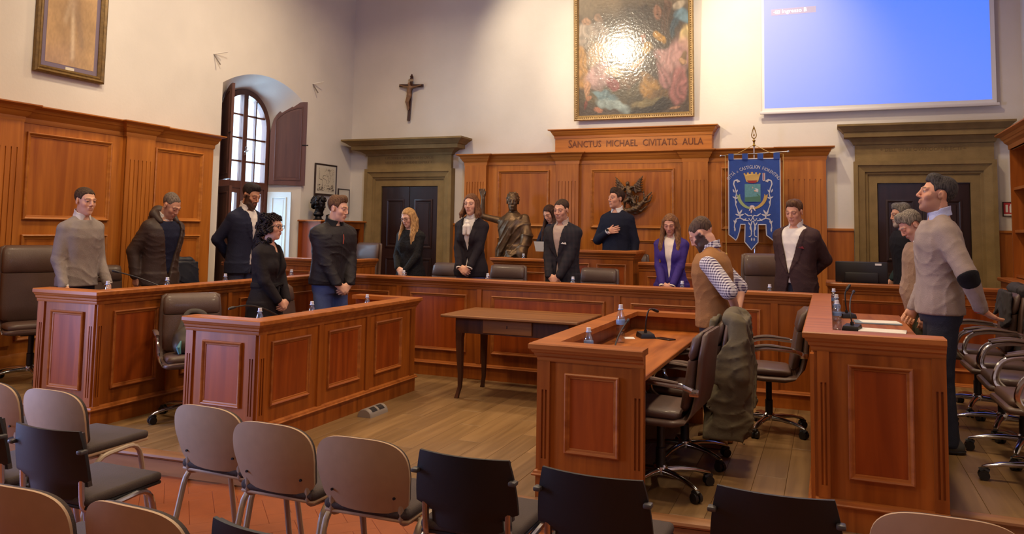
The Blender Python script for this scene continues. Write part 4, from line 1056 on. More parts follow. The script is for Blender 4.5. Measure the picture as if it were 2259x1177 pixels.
        F.ell(rig.T(0, -.13, 1.46), (.10, .06, .09), rig.RT, .03); F.warp(fold_fn(.006, seed)); me, _ = F.mesh('hood', sc, 1); link('hood', me, m, root)
    elif kind == 'band':
        z0, z1, inf = o['z0'], o['z1'], o['inf']
        F = Field.uni((-.3, -.25, z0-.05), (.3, .3, z1+.05), .009); rig.torso(F, inf, z0, z1, 0, 0); me, _ = F.mesh('band', sc, 1); link(o.get('name', 'belt'), me, m, root)
    elif kind == 'blobs':
        v = o['pts']; b0 = np.array([p[0] for p in v]); F = Field.uni(b0.min(0)-.09, b0.max(0)+.09, o.get('h', .006))
        for p, r in v: F.ell(p, r, rig.RT, .012)
        me, _ = F.mesh('blob', sc, 1); link(o['name'], me, m, root)
# ------------------------------------------------------------------ the people of the photograph
BLACKC = cloth('black_wool', (30, 25, 26)); NAVYC = cloth('navy_knit', (30, 30, 46)); WHITEC = cloth('white_cotton', (218, 208, 200), noise=.05, bump=.1)
GREYK = cloth('grey_knit', (140, 128, 122), bump=.4, bscale=220); JEANS = cloth('dark_jeans', (52, 54, 70)); JEANB = cloth('blue_jeans', (84, 96, 140))
SHOEB = mat('black_leather_shoe', (28, 24, 24), .4); SHOET = mat('tan_suede', (150, 112, 66), .8)
DARKHAIR = ('dark_brown_hair', (52, 36, 28), (78, 56, 42)); BRHAIR = ('brown_hair', (80, 54, 38), (116, 82, 56)); GREYHAIR = ('grey_hair', (84, 78, 74), (140, 132, 124)); BLKHAIR = ('black_hair', (30, 24, 24), (52, 42, 40))
MIDSK, FAIR, OLIVE = (204, 150, 122), (214, 162, 134), (190, 136, 106)
def arms_swap(a, **k): return a
# 1 grey sweater, left end
person('man in a light grey sweater and white shirt collar at the far-left desk end', (190, 414), X=-6.22, floor=P2, facing=-2,
       pose=dict(arms=(((.215, .12, .885), (.3, -1, 0), (-.05, .35, -.9), (-.9, -.3, 0), (14, 20, 14), 20), ((-.205, .15, .89), (-.3, -1, 0), (.05, .5, -.8), (.6, -.6, -.4), (14, 20, 14), 20)), lean=3, hyaw=-6),
       look=dict(skin=FAIR, brow=(74, 54, 42)), hair=dict(style='short', mat=('ash_brown_hair', (60, 44, 34), (92, 70, 54)), quiff=0),
       outfit=[('trousers', cloth('navy_chino', (36, 34, 48))), ('shoes', SHOEB), ('top', GREYK, dict(inf=.020, hem=.87, rib=1, fold=.008)), ('collar', WHITEC), ('cuffs', WHITEC)])
# 2 hooded brown jacket
BRJ = mat('brown_waxed_cotton', (58, 40, 32), .6, noise=.15, bump=.2, bscale=60)
r, g, sc = person('man looking down in an open brown hooded jacket and navy jumper', (388, 430), X=-6.25, floor=P2, facing=-4,
       pose=dict(arms=(((.225, -.06, .90), (.6, -1, 0), (-.1, -.05, -1), (-1, 0, 0), (25, 30, 20), 18), ((-.19, -.10, .92), (-.8, -.6, 0), (.1, -.2, -1), (.6, -.6, 0), (25, 30, 20), 18)), lean=7, hpitch=24, hyaw=8),
       look=dict(skin=MIDSK, down=1, brow=(80, 66, 56), beard=((130, 104, 90), .3)), hair=dict(style='recede', mat=('cropped_grey_hair', (96, 78, 66), (132, 116, 104)), quiff=0, vol=.4), bulk=1.02,
       outfit=[('trousers', cloth('khaki_cargo', (124, 100, 72), noise=.2), dict(inf=.02, top=1.02)), ('shoes', SHOEB), ('top', cloth('navy_jumper', (28, 30, 52)), dict(name='jumper', inf=.016, hem=.92)),
               ('collar', WHITEC, dict(flap=.0, open=.0, name='undershirt_neck', r=.06)), ('top', BRJ, dict(name='jacket', inf=.042, hem=.80, V=(.86, .135, .13), fold=.010, sinf=.0)), ('hood', BRJ)])
# 3 navy blazer, beard, by the window
BLZ = cloth('navy_blazer', (34, 36, 56))
person('bearded man in a navy blazer and open white shirt in front of the window', (560, 406), X=-6.12, floor=P2, facing=-8,
       pose=dict(arms=a_back(.98), lean=4, hpitch=16, hyaw=2), look=dict(skin=OLIVE, down=1, brow=(34, 24, 22), beard=((40, 28, 26), .9), full=1, nose=1.06), hair=dict(style='short', mat=BLKHAIR, vol=1.1),
       outfit=[('trousers', cloth('grey_denim', (70, 72, 92))), ('shoes', SHOEB), ('top', WHITEC, dict(name='shirt', inf=.008, sleeve=None, hem=.9)), ('collar', WHITEC, dict(open=.022)), ('top', BLZ, dict(name='blazer', inf=.026, hem=.81, V=(1.14, .07, .03), lapel=True))])
# 4 curly woman
r, g, sc = person('woman with black curly hair, glasses and a belted black coat', (600, 472), X=-4.74, floor=0, facing=6, fem=True, bulk=1.02,
       pose=dict(arms=a_clasp(.94, .19), lean=2, hyaw=4), look=dict(skin=FAIR, brow=(36, 26, 26)), hair=dict(style='curly', mat=BLKHAIR, amp=.0015),
       outfit=[('trousers', BLACKC), ('shoes', SHOEB), ('top', BLACKC, dict(name='blouse', inf=.006, sleeve=None, hem=.9, cut=lambda x, y, z: np.where(y > .02, np.minimum(.045-np.abs(x), z-1.40), -1))), ('top', cloth('black_coat', (32, 26, 28)), dict(name='coat', inf=.022, hem=.52, skirt=.06, V=(1.14, .05, 0), lapel=True, fold=.006)),
               ('band', BLACKC, dict(name='belt', z0=1.06, z1=1.11, inf=.030)), ('glasses', BLACKP)])
b = MB()
for q in ((-.035, 1.04), (.03, 1.02)): b.tube([g.T(0, .135, 1.085)*sc, g.T(q[0]*.6, .15, 1.06)*sc, g.T(q[0], .145, .96)*sc], [.016, .014, .012], 8, flat=.35)
for q in (-1, 1): b.tube([g.T(0, .138, 1.085)*sc, g.T(q*.03, .165, 1.105)*sc, g.T(q*.05, .15, 1.085)*sc, g.T(q*.02, .145, 1.075)*sc], .010, 8)
link('belt_bow', b.mesh('bow'), BLACKC, r)
# 5 black bomber
r, g, sc = person('young man in a black bomber jacket and blue jeans turned towards the right', (748, 432), X=-4.78, floor=0, facing=-22, bulk=1.12,
       pose=dict(arms=a_clasp(.90, .215), lean=3, hyaw=26, hpitch=6), look=dict(skin=FAIR, brow=(66, 44, 32)), hair=dict(style='short', mat=BRHAIR, vol=1.6),
       outfit=[('trousers', JEANB, dict(inf=.018)), ('shoes', SHOEB), ('top', cloth('black_nylon', (36, 30, 32), .6), dict(name='bomber_jacket', inf=.034, hem=.90, fold=.011)), ('collar', GREYK, dict(flap=.0, open=.004, name='jumper_neck', r=.062)), ('collar', cloth('bomber_rib', (26, 24, 26)), dict(flap=.012, open=.012, name='jacket_collar', r=.082))])
b = MB(); b.tube([g.T(0, .165, 1.40)*sc, g.T(.0, .175, 1.36)*sc, g.T(.004, .175, 1.31)*sc], .004, 6); link('zip_pull', b.mesh('zip'), mat('orange_cord', (176, 70, 40), .6), r)
b = MB(); b.tube([g.T(0, y, z)*sc for y, z in ((.135, 1.43), (.157, 1.36), (.163, 1.25), (.155, 1.12), (.155, 1.0), (.158, .93))], .0045, 6); link('zip', b.mesh('zip'), BLACKP, r)
# 6 blonde woman
KNIT = mat('charcoal_openwork_knit', (34, 32, 32), .9, spec=.2, noise=.5, nscale=60, bump=.9, bscale=110)
person('blonde long-haired woman in glasses and a charcoal knit sweater before the left doorway', (898, 459), Y=8.58, floor=P2, facing=-97, fem=True, bulk=1.08,
       pose=dict(arms=a_clasp(.97, .20), lean=3, hpitch=17, hyaw=-4), look=dict(skin=(218, 170, 144), down=1, brow=(120, 86, 60)), hair=dict(style='long', len=.30, mat=('blonde_hair', (150, 104, 58), (206, 160, 104)), wave=.006),
       outfit=[('trousers', cloth('pale_trousers', (170, 150, 140))), ('shoes', SHOEB), ('top', KNIT, dict(inf=.020, hem=.86, fold=.006)), ('collar', WHITEC, dict(flap=.035)), ('glasses', mat('tortoise', (60, 36, 26), .3))])
# 7 black blazer, white bow
r, g, sc = person('woman in a black blazer with a white bow blouse beside the bronze statue', (1040, 427), Y=8.58, floor=P2, facing=-88, fem=True, bulk=1.02,
       pose=dict(arms=a_clasp(.93, .195), lean=1, hpitch=2, hyaw=2), look=dict(skin=FAIR, brow=(70, 48, 36)), hair=dict(style='long', len=.10, mat=('chestnut_hair', (92, 58, 38), (128, 84, 54)), vol=1.2),
       outfit=[('trousers', JEANB), ('shoes', SHOEB), ('top', WHITEC, dict(name='blouse', inf=.008, sleeve=None, hem=.9)), ('collar', WHITEC, dict(flap=.0, open=0, name='blouse_neck', r=.060)), ('top', cloth('black_blazer', (34, 27, 32)), dict(name='blazer', inf=.024, hem=.82, V=(1.10, .075, .02), lapel=True)), ('cuffs', WHITEC, dict(out=.02))])
F = Field.uni(g.T(-.12, .02, 1.22), g.T(.12, .26, 1.56), .006)
for s in (-1, 1): F.chain([g.T(0, .125, 1.43), g.T(s*.022, .145, 1.39), g.T(s*.026, .150, 1.31)], [.018, .024, .020], .008)
F.ell(g.T(0, .130, 1.435), (.028, .022, .022), None, .006)
me, _ = F.mesh('bow', sc, 1); link('neck_bow', me, WHITEC, r)
# 9 dark-haired woman at the tribune wing
r, g, sc = person('dark-haired woman in navy reading a paper at the tribune beside the statue', (1207, 453), Y=9.93, floor=P3, facing=-104, fem=True,
       pose=dict(arms=(((.10, .23, 1.10), (.8, -.5, -.5), (-.6, .7, .2), (-.3, -.3, .9), (30, 35, 20), 30), ((-.10, .25, 1.10), (-.8, -.5, -.5), (.6, .7, .2), (.3, -.3, .9), (30, 35, 20), 30)), lean=6, hpitch=24, hyaw=-6, hroll=3),
       look=dict(skin=FAIR, down=1, brow=(50, 34, 28)), hair=dict(style='long', len=.36, mat=('dark_wavy_hair', (42, 28, 24), (84, 54, 40)), wave=.01),
       outfit=[('trousers', JEANB), ('shoes', SHOEB), ('top', NAVYC, dict(inf=.012, hem=.88))])
b = MB(); c = g.T(0, .30, 1.13)*sc; b.obox(c+[-.10, 0, -.02], (.20, 0, 0), (0, .05, .13), (0, -.001, .0005)); link('paper', b.mesh('paper', smooth=0), mat('paper', (220, 216, 208), .8), r)
# 10 checked blazer
CHK = mat_check('dark_check_wool', (46, 40, 44), (34, 32, 38), 95, soft=.9)
r, g, sc = person('man in a dark checked blazer with a white pocket square, centre desk', (1238, 440), Y=8.58, floor=P2, facing=-100, bulk=1.06,
       pose=dict(arms=a_clasp(.90, .215), lean=3, hpitch=3, hyaw=2), look=dict(skin=MIDSK, brow=(56, 40, 32), beard=((110, 80, 66), .3)), hair=dict(style='short', mat=DARKHAIR, quiff=0),
       outfit=[('trousers', JEANS), ('shoes', SHOEB), ('top', cloth('beige_shirt', (176, 152, 138), noise=.06), dict(name='shirt', inf=.008, sleeve=None, hem=.9)), ('collar', cloth('beige_shirt', (176, 152, 138)), dict(open=.018)),
               ('top', CHK, dict(name='blazer', inf=.028, hem=.80, V=(1.10, .075, .04), lapel=True))])
b = MB(); c = g.T(-.095, .148, 1.27)*sc; b.prism([(-.03, 0), (.03, .006), (.012, .022), (-.004, .010), (-.02, .022)], lambda u, v, d: tuple(c+np.array([u, d, v])), -.006, .012); link('pocket_square', b.mesh('sq', smooth=0), WHITEC, r)
# 11 hand on heart
r, g, sc = person('dark-haired man in a navy sweater with his hand on his heart at the tribune', (1362, 417), Y=9.98, floor=P3, facing=-104, bulk=1.08,
       pose=dict(arms=(((.02, .185, 1.235), (.8, -.3, -.6), (-.97, .08, .22), (0, -1, 0), (4, 5, 5), 42), ((-.245, .0, .87), (-.6, -1, 0), (.03, .1, -1), (1, .1, 0), (22, 28, 18), 18)), lean=0, hyaw=-22, hpitch=-4, spread=.5),
       look=dict(skin=(208, 148, 118), brow=(50, 36, 30), beard=((120, 86, 70), .22), nose=1.04), hair=dict(style='short', mat=DARKHAIR, vol=2.1, amp=.003),
       outfit=[('trousers', JEANS), ('shoes', SHOEB), ('top', cloth('ink_sweater', (22, 24, 40)), dict(inf=.020, hem=.87, fold=.005, rib=1)), ('collar', WHITEC, dict(open=.014)), ('cuffs', WHITEC, dict(out=.03, only=1))])
E_, W_ = g.arm[1][1:3]; u_ = unit(W_-E_)
b = MB(); b.tube([(W_+u_*.006)*sc, (W_+u_*.022)*sc], .0345*sc, 14); b.cyl((W_+u_*.014+[0, .03, .012])*sc, (W_+u_*.014+[0, .043, .014])*sc, .017*sc, None, 14); link('wristwatch', b.mesh('watch'), mat('watch_black', (30, 28, 26), .3, .4), r)
# 12 purple blazer
person('long-haired woman in a purple blazer and cream blouse looking down', (1477, 472), Y=8.58, floor=P2, facing=-94, fem=True, bulk=1.03,
       pose=dict(arms=a_clasp(.93, .20), lean=3, hpitch=19, hyaw=4), look=dict(skin=(206, 150, 122), down=1, brow=(64, 42, 34)), hair=dict(style='long', len=.40, mat=('ombre_brown_hair', (92, 58, 38), (150, 104, 66)), wave=.008),
       outfit=[('trousers', JEANS), ('shoes', SHOEB), ('top', cloth('cream_blouse', (226, 208, 186), noise=.05), dict(name='blouse', inf=.010, sleeve=None, hem=.86, fold=.006)), ('collar', cloth('cream_blouse', (226, 208, 186)), dict(flap=.02, open=.02, r=.056)),
               ('top', cloth('purple_crepe', (58, 40, 112), .7), dict(name='blazer', inf=.024, hem=.80, V=(.98, .062, .06), fold=.006)), ('cuffs', cloth('cream_blouse', (226, 208, 186)), dict(out=.022))])
# 13 gilet man
GING = mat_check('gingham_shirt', (226, 218, 214), (70, 50, 84), 330, soft=.35)
GIL = cloth('tan_gilet', (146, 100, 58), noise=.1)
person('bearded man in a tan gilet over a checked short-sleeved shirt at the front-right desk', (1530, 486), Y=6.1, floor=0, facing=176, bulk=1.03,
       pose=dict(arms=a_back(1.02, -.16), lean=4, hpitch=32), look=dict(skin=MIDSK, down=1, brow=(60, 42, 34), beard=((52, 36, 30), .95), full=1), hair=dict(style='short', mat=('cropped_brown_hair', (74, 54, 42), (104, 80, 62)), quiff=0, vol=.5),
       outfit=[('trousers', cloth('slate_trousers', (54, 54, 60)), dict(inf=.02)), ('shoes', SHOET, dict(sole=mat('gum_sole', (150, 100, 54), .7))), ('top', GING, dict(name='shirt', inf=.014, sleeve='short', slen=.92, hem=.9, fold=.004)), ('collar', GING, dict(flap=.03)),
               ('top', GIL, dict(name='gilet', inf=.032, sleeve=None, hem=.90, fold=.006))])
# 14 brown jacket, white shirt
r, g, sc = person('man in a brown blazer and open white shirt behind the right of the centre desk', (1750, 441), Y=8.6, floor=P2, facing=-112, bulk=1.10, belly=.035,
       pose=dict(arms=a_back(.99), lean=0, hpitch=13, hyaw=2), look=dict(skin=(210, 152, 122), down=1, brow=(86, 60, 44)), hair=dict(style='short', mat=BRHAIR, vol=1.5),
       outfit=[('trousers', JEANS), ('shoes', SHOEB), ('top', WHITEC, dict(name='shirt', inf=.012, sleeve=None, hem=.92, fold=.007)), ('collar', WHITEC, dict(open=.024)),
               ('top', cloth('brown_hopsack', (64, 44, 44)), dict(name='blazer', inf=.032, hem=.80, V=(1.0, .115, .07), lapel=True))])
b = MB(); c = g.T(-.115, .150, 1.27)*sc; b.prism([(-.03, 0), (.03, .004), (.014, .024), (-.002, .014), (-.018, .026)], lambda u, v, d: tuple(c+np.array([u, d-.25*abs(u), v])), -.01, .012); link('pocket_square', b.mesh('sq', smooth=0), cloth('wine_silk', (120, 44, 52)), r)
# 15 grey beard behind the clerk desk
person('grey-bearded man in a dark green jumper and navy gilet behind the clerk desk', (1985, 448), Y=9.75, floor=P2, facing=196, bulk=1.05,
       pose=dict(arms=a_side(.92, .10), lean=4, hpitch=5, hyaw=2), look=dict(skin=MIDSK, brow=(80, 72, 68), beard=((170, 158, 148), .8), full=1), hair=dict(style='short', mat=GREYHAIR, vol=1.4),
       outfit=[('trousers', JEANS), ('shoes', SHOEB), ('top', cloth('bottle_green_knit', (36, 48, 48)), dict(name='jumper', inf=.014, hem=.86)), ('collar', cloth('pale_blue_shirt', (168, 170, 200)), dict(open=.012)), ('top', cloth('navy_gilet', (26, 24, 32)), dict(name='gilet', inf=.030, sleeve=None, hem=.84))])
# 16 beige, bowed
person('grey-haired man bowing his head in a beige jumper and green trousers', (1992, 470), Y=7.25, floor=P2, facing=182, bulk=1.12, belly=.05,
       pose=dict(arms=(((.20, .06, .88), (.4, -1, 0), (0, .3, -1), (-1, .1, 0), (20, 26, 18), 18), ((-.21, .02, .87), (-.4, -1, 0), (0, .2, -1), (1, .1, 0), (20, 26, 18), 18)), lean=3, hpitch=34, hyaw=14),
       look=dict(skin=(206, 146, 120), down=1, brow=(110, 98, 90), beard=((150, 134, 124), .35)), hair=dict(style='short', mat=('salt_pepper_hair', (92, 80, 68), (150, 136, 120)), vol=2.2, amp=.003),
       outfit=[('trousers', cloth('olive_trousers', (66, 64, 50))), ('shoes', SHOEB), ('top', cloth('beige_knit', (150, 122, 104), bump=.3), dict(name='jumper', inf=.020, hem=.86, fold=.008)), ('collar', WHITEC, dict(open=.012))])
# 17 tall man with elbow patch
r, g, sc = person('tall man in a grey jumper with black elbow patches at the right rear desk', (2080, 390), X=.73, floor=P2, facing=184, bulk=1.04,
       pose=dict(arms=(((.20, .13, .86), (.4, -1, 0), (0, .45, -.9), (-1, .1, 0), (70, 80, 50), 14), ((-.225, -.185, .925), (-1, .05, 0), (.25, -.75, -.5), (.2, -.6, .6), (10, 14, 10), 24)), lean=0, hpitch=-13, hyaw=3, stance=.08),
       look=dict(skin=(204, 146, 112), brow=(36, 26, 24), beard=((88, 62, 52), .5), nose=1.04), hair=dict(style='short', mat=('black_grey_hair', (44, 38, 36), (74, 66, 62)), vol=1.5),
       outfit=[('trousers', cloth('slate_chinos', (44, 46, 60)), dict(inf=.02)), ('shoes', mat('grey_suede', (70, 66, 62), .8)), ('top', cloth('grey_beige_knit', (148, 130, 120), bump=.35, bscale=220), dict(name='jumper', inf=.022, hem=.87, fold=.009, rib=1)), ('collar', cloth('pale_blue_shirt', (168, 170, 200)), dict(flap=.02))])
for s in (-1,):
    S_, E_, W_ = g.arm[s][:3]; n_ = unit(2*E_-S_-W_); u_ = unit(W_-S_)
    F = Field.uni(E_-.15, E_+.15, .006); G = Field(F.x, F.y, F.z); g.arms(G, .033, None, .014); F.D = np.maximum(G.D, 0*G.D-1)
    n2_ = unit(n_*.5+np.array([s*1.0, 0, 0])); c = E_+n2_*.05+unit(W_-E_)*.04; F.clip(lambda X, Y, Z: np.sqrt(((X-c[0])*u_[0]+(Y-c[1])*u_[1]+(Z-c[2])*u_[2])**2+.9*((X-c[0])**2+(Y-c[1])**2+(Z-c[2])**2))-.078)
    me, _ = F.mesh('patch', sc, 1); link('elbow_patch', me, cloth('black_patch', (22, 20, 22)), r)
    Wc = W_-unit(W_-E_)*.03
    for t, cc in ((0, (150, 52, 48)), (.013, (205, 196, 190)), (.026, (150, 52, 48))):
        b = MB(); p0 = (Wc+unit(W_-E_)*t)*sc; b.tube([p0, p0+unit(W_-E_)*.008], .0392*sc, 16); link('cuff_stripe', b.mesh('stripe'), cloth('stripe_%d' % cc[0], cc), r)
# ------------------------------------------------------------------ audience chairs
BEIGE = mat('beige_plastic', (178, 146, 114), .5, noise=.05, nscale=20); BEIGEM = mat('beige_painted_steel', (160, 140, 120), .4)
SEATF = mat('brown_grey_fabric', (66, 54, 50), .9, noise=.12, bump=.3, bscale=200); BLKB = mat('black_moulded_plastic', (20, 16, 18), .5, bump=.05, bscale=200)
SHELL = MB
def sheet(wf, z0, z1, yf, th, n=16, m=14):
    """closed curved plate: wf(v) half width, yf(u, v) depth; local XZ plate facing +Y"""
    b = MB(); fr, bk = [], []
    for i in range(m+1):
        v = i/m; w = wf(v)
        for j in range(n+1):
            u = -1+2*j/n; x = u*w; y = yf(u, v); z = z0+(z1-z0)*v
            fr.append((x, y, z)); bk.append((x, y-th, z))
    N = len(fr); fs = []; id = lambda i, j: i*(n+1)+j
    for i in range(m):
        for j in range(n):
            a, c, d, e = id(i, j), id(i, j+1), id(i+1, j+1), id(i+1, j)
            fs.append((a, e, d, c)); fs.append((a+N, c+N, d+N, e+N))
    bd = [id(0, j) for j in range(n)]+[id(i, n) for i in range(m)]+[id(m, j) for j in range(n, 0, -1)]+[id(i, 0) for i in range(m, 0, -1)]
    for k in range(len(bd)): a, c = bd[k], bd[(k+1) % len(bd)]; fs.append((a, c, c+N, a+N))
    return b.add(fr+bk, fs)
def rpath(pts, r=.05, n=5):
    """polyline with rounded corners"""
    P = [np.array(p, float) for p in pts]; out = [P[0]]
    for i in range(1, len(P)-1):
        a, b, c = P[i-1], P[i], P[i+1]; u, v = unit(a-b), unit(c-b); q = min(r, np.linalg.norm(a-b)*.45, np.linalg.norm(c-b)*.45)
        for t in np.linspace(0, 1, n): out.append((1-t)**2*(b+u*q)+2*t*(1-t)*b+t*t*(b+v*q))
    return out+[P[-1]]
def audience_chair(kind):
    o = empty('audience_chair', (0, 0, 0), 0, 'x', 'chair', 'rows of audience chairs')
    fm = BEIGEM if kind == 'beige' else CHROME
    if kind == 'beige':
        def shell(k, z0, z1, dy, th):
            n, m = 28, 12; fr, bk = [], []
            for i in range(m+1):
                for j in range(n+1):
                    u = math.sin((-.5+j/n)*PI)*.999; au = abs(u); v = i/m
                    zt = .655+(z1-.655)*max(0, 1-au**3.4)**(1/2.7); zb = .545-(.545-z0)*max(0, 1-au**5)**(1/3.)-.012*(1-u*u)
                    z = zb+(zt-zb)*v; q = (z-.475)/.32
                    x = u*k*(.205+.026*min(1, max(0, q)/.5)); y = -.205-.075*q+.030*u*u-.012*math.sin(max(0, min(1, q))*PI)+dy
                    fr.append((x, y, z)); bk.append((x, y-th, z))
            N = len(fr); fs = []; idx = lambda i, j: i*(n+1)+j
            for i in range(m):
                for j in range(n):
                    a, c, d, e = idx(i, j), idx(i, j+1), idx(i+1, j+1), idx(i+1, j); fs.append((a, e, d, c)); fs.append((a+N, c+N, d+N, e+N))
            bd = [idx(0, j) for j in range(n)]+[idx(i, n) for i in range(m)]+[idx(m, j) for j in range(n, 0, -1)]+[idx(i, 0) for i in range(m, 0, -1)]
            for kk in range(len(bd)): a, c = bd[kk], bd[(kk+1) % len(bd)]; fs.append((a, c, c+N, a+N))
            return MB().add(fr+bk, fs)
        shell(1, .478, .795, 0, .011).build('back_shell', BEIGE, o, local=True, smooth=50)
        shell(.965, .492, .790, .022, .024).build('back_cushion', SEATF, o, local=True, smooth=50)
        for s in (-1, 1):
            b = MB(); b.cyl((s*.155, -.232, .545), (s*.155, -.206, .545), .006, None, 8); b.build('bolt_head', IRON, o, local=True)
    else:
        def wf(v):
            if v < .20: return .158+.004*v
            if v < .30: return .158+(v-.20)/.10*.070
            return .228-.030*((v-.3)/.7)**2
        yf = lambda u, v: -.215-.055*v+.035*u*u
        sheet(wf, .475, .785, yf, .014, 16, 20).build('back_plate', BLKB, o, local=True, smooth=45)
        for s in (-1, 1):
            b = MB(); b.rbox(s*.217-.016, -.262, .690, s*.217+.016, -.222, .708, .006, 2); b.build('back_clip', mat('grey_clip', (70, 66, 66), .4), o, local=True)
        sheet(lambda v: .195, .53, .775, lambda u, v: yf(u, v)+.020, .022, 10, 6).build('back_cushion', SEATF, o, local=True)
    for s in (-1, 1):
        b = MB(); b.tube(rpath([(s*.172, -.197, .54), (s*.172, -.197, .50), (s*.176, -.190, .425), (s*.178, -.05, .418)] if kind == 'beige' else [(s*.186, -.212, .60), (s*.186, -.205, .50), (s*.186, -.195, .425), (s*.18, -.05, .418)], .06), .0115, 8, flat=1.35); b.build('back_support', fm, o, local=True)
        b = MB(); b.tube(rpath([(s*.238, -.245, .012), (s*.228, -.150, .425), (s*.228, .135, .445), (s*.238, .225, .012)], .08), .0125, 8, flat=1.3); b.build('leg_frame', fm, o, local=True)
        for y in (-.245, .225):
            b = MB(); b.lathe([(.017, 0), (.018, .03), (.014, .035)], (s*.238, y, 0), 10); b.build('foot_cap', BLACKP, o, local=True)
    b = MB(); b.tube([(-.228, -.10, .425), (.228, -.10, .425)], .010, 8); b.tube([(-.228, .11, .43), (.228, .11, .43)], .010, 8); b.build('cross_bar', fm, o, local=True)
    b = MB(); b.rbox(-.215, -.205, .448, .215, .225, .492, .019, 3); b.build('seat_cushion', SEATF, o, local=True)
    b = MB(); b.rbox(-.212, -.20, .434, .212, .222, .452, .008, 2); b.build('seat_pan', BEIGE if kind == 'beige' else BLKB, o, local=True)
    return o
CB, CK = audience_chair('beige'), audience_chair('black'); ub, uk = [], []
for kind, x, y, rz, lab in (
    ('b', -4.46, 3.10, 2, 'beige-backed chair cut off by the left edge of the photo, only its seat showing'),
    ('b', -3.93, 3.09, 0, 'leftmost fully visible beige-backed chair, in front of the left desk end'),
    ('b', -2.91, 3.15, -3, 'beige-backed chair in front of the front-left desk, farthest of the three together'),
    ('b', -2.40, 3.01, -1, 'beige-backed chair in the middle of the three together'),
    ('b', -1.89, 2.97, 1, 'beige-backed chair next to the black one, rightmost of the three together'),
    ('k', -1.385, 2.93, 0, 'black-backed chair between the beige chairs and the front-right desk'),
    ('k', -.844, 2.915, -2, 'black-backed chair right before the end of the front-right desk'),
    ('k', -.19, 2.98, 0, 'black-backed chair between the two right-hand desks'),
    ('b', .345, 2.97, 0, 'beige-backed chair at the bottom right before the right rear desk'),
    ('k', -3.25, 2.53, 0, 'black-backed chair with chrome legs behind the leftmost beige chair'),
    ('k', -3.80, 2.55, 2, 'black-backed chair half cut off by the left edge of the photo'),
    ('b', -2.60, 1.93, 3, 'beige-backed chair in the bottom left corner of the photo'),
    ('b', -2.10, 1.96, -2, 'beige-backed chair at the bottom edge beside the corner one'),
    ('k', -1.60, 1.97, -3, 'black-backed chair showing only its top edge at the bottom of the photo')):
    r0 = rad(rz); ox, oy = -math.sin(r0)*.27, math.cos(r0)*.27
    place_copy(CB if kind == 'b' else CK, ub if kind == 'b' else uk, (x+ox, y+oy, Z0), r0, lab)

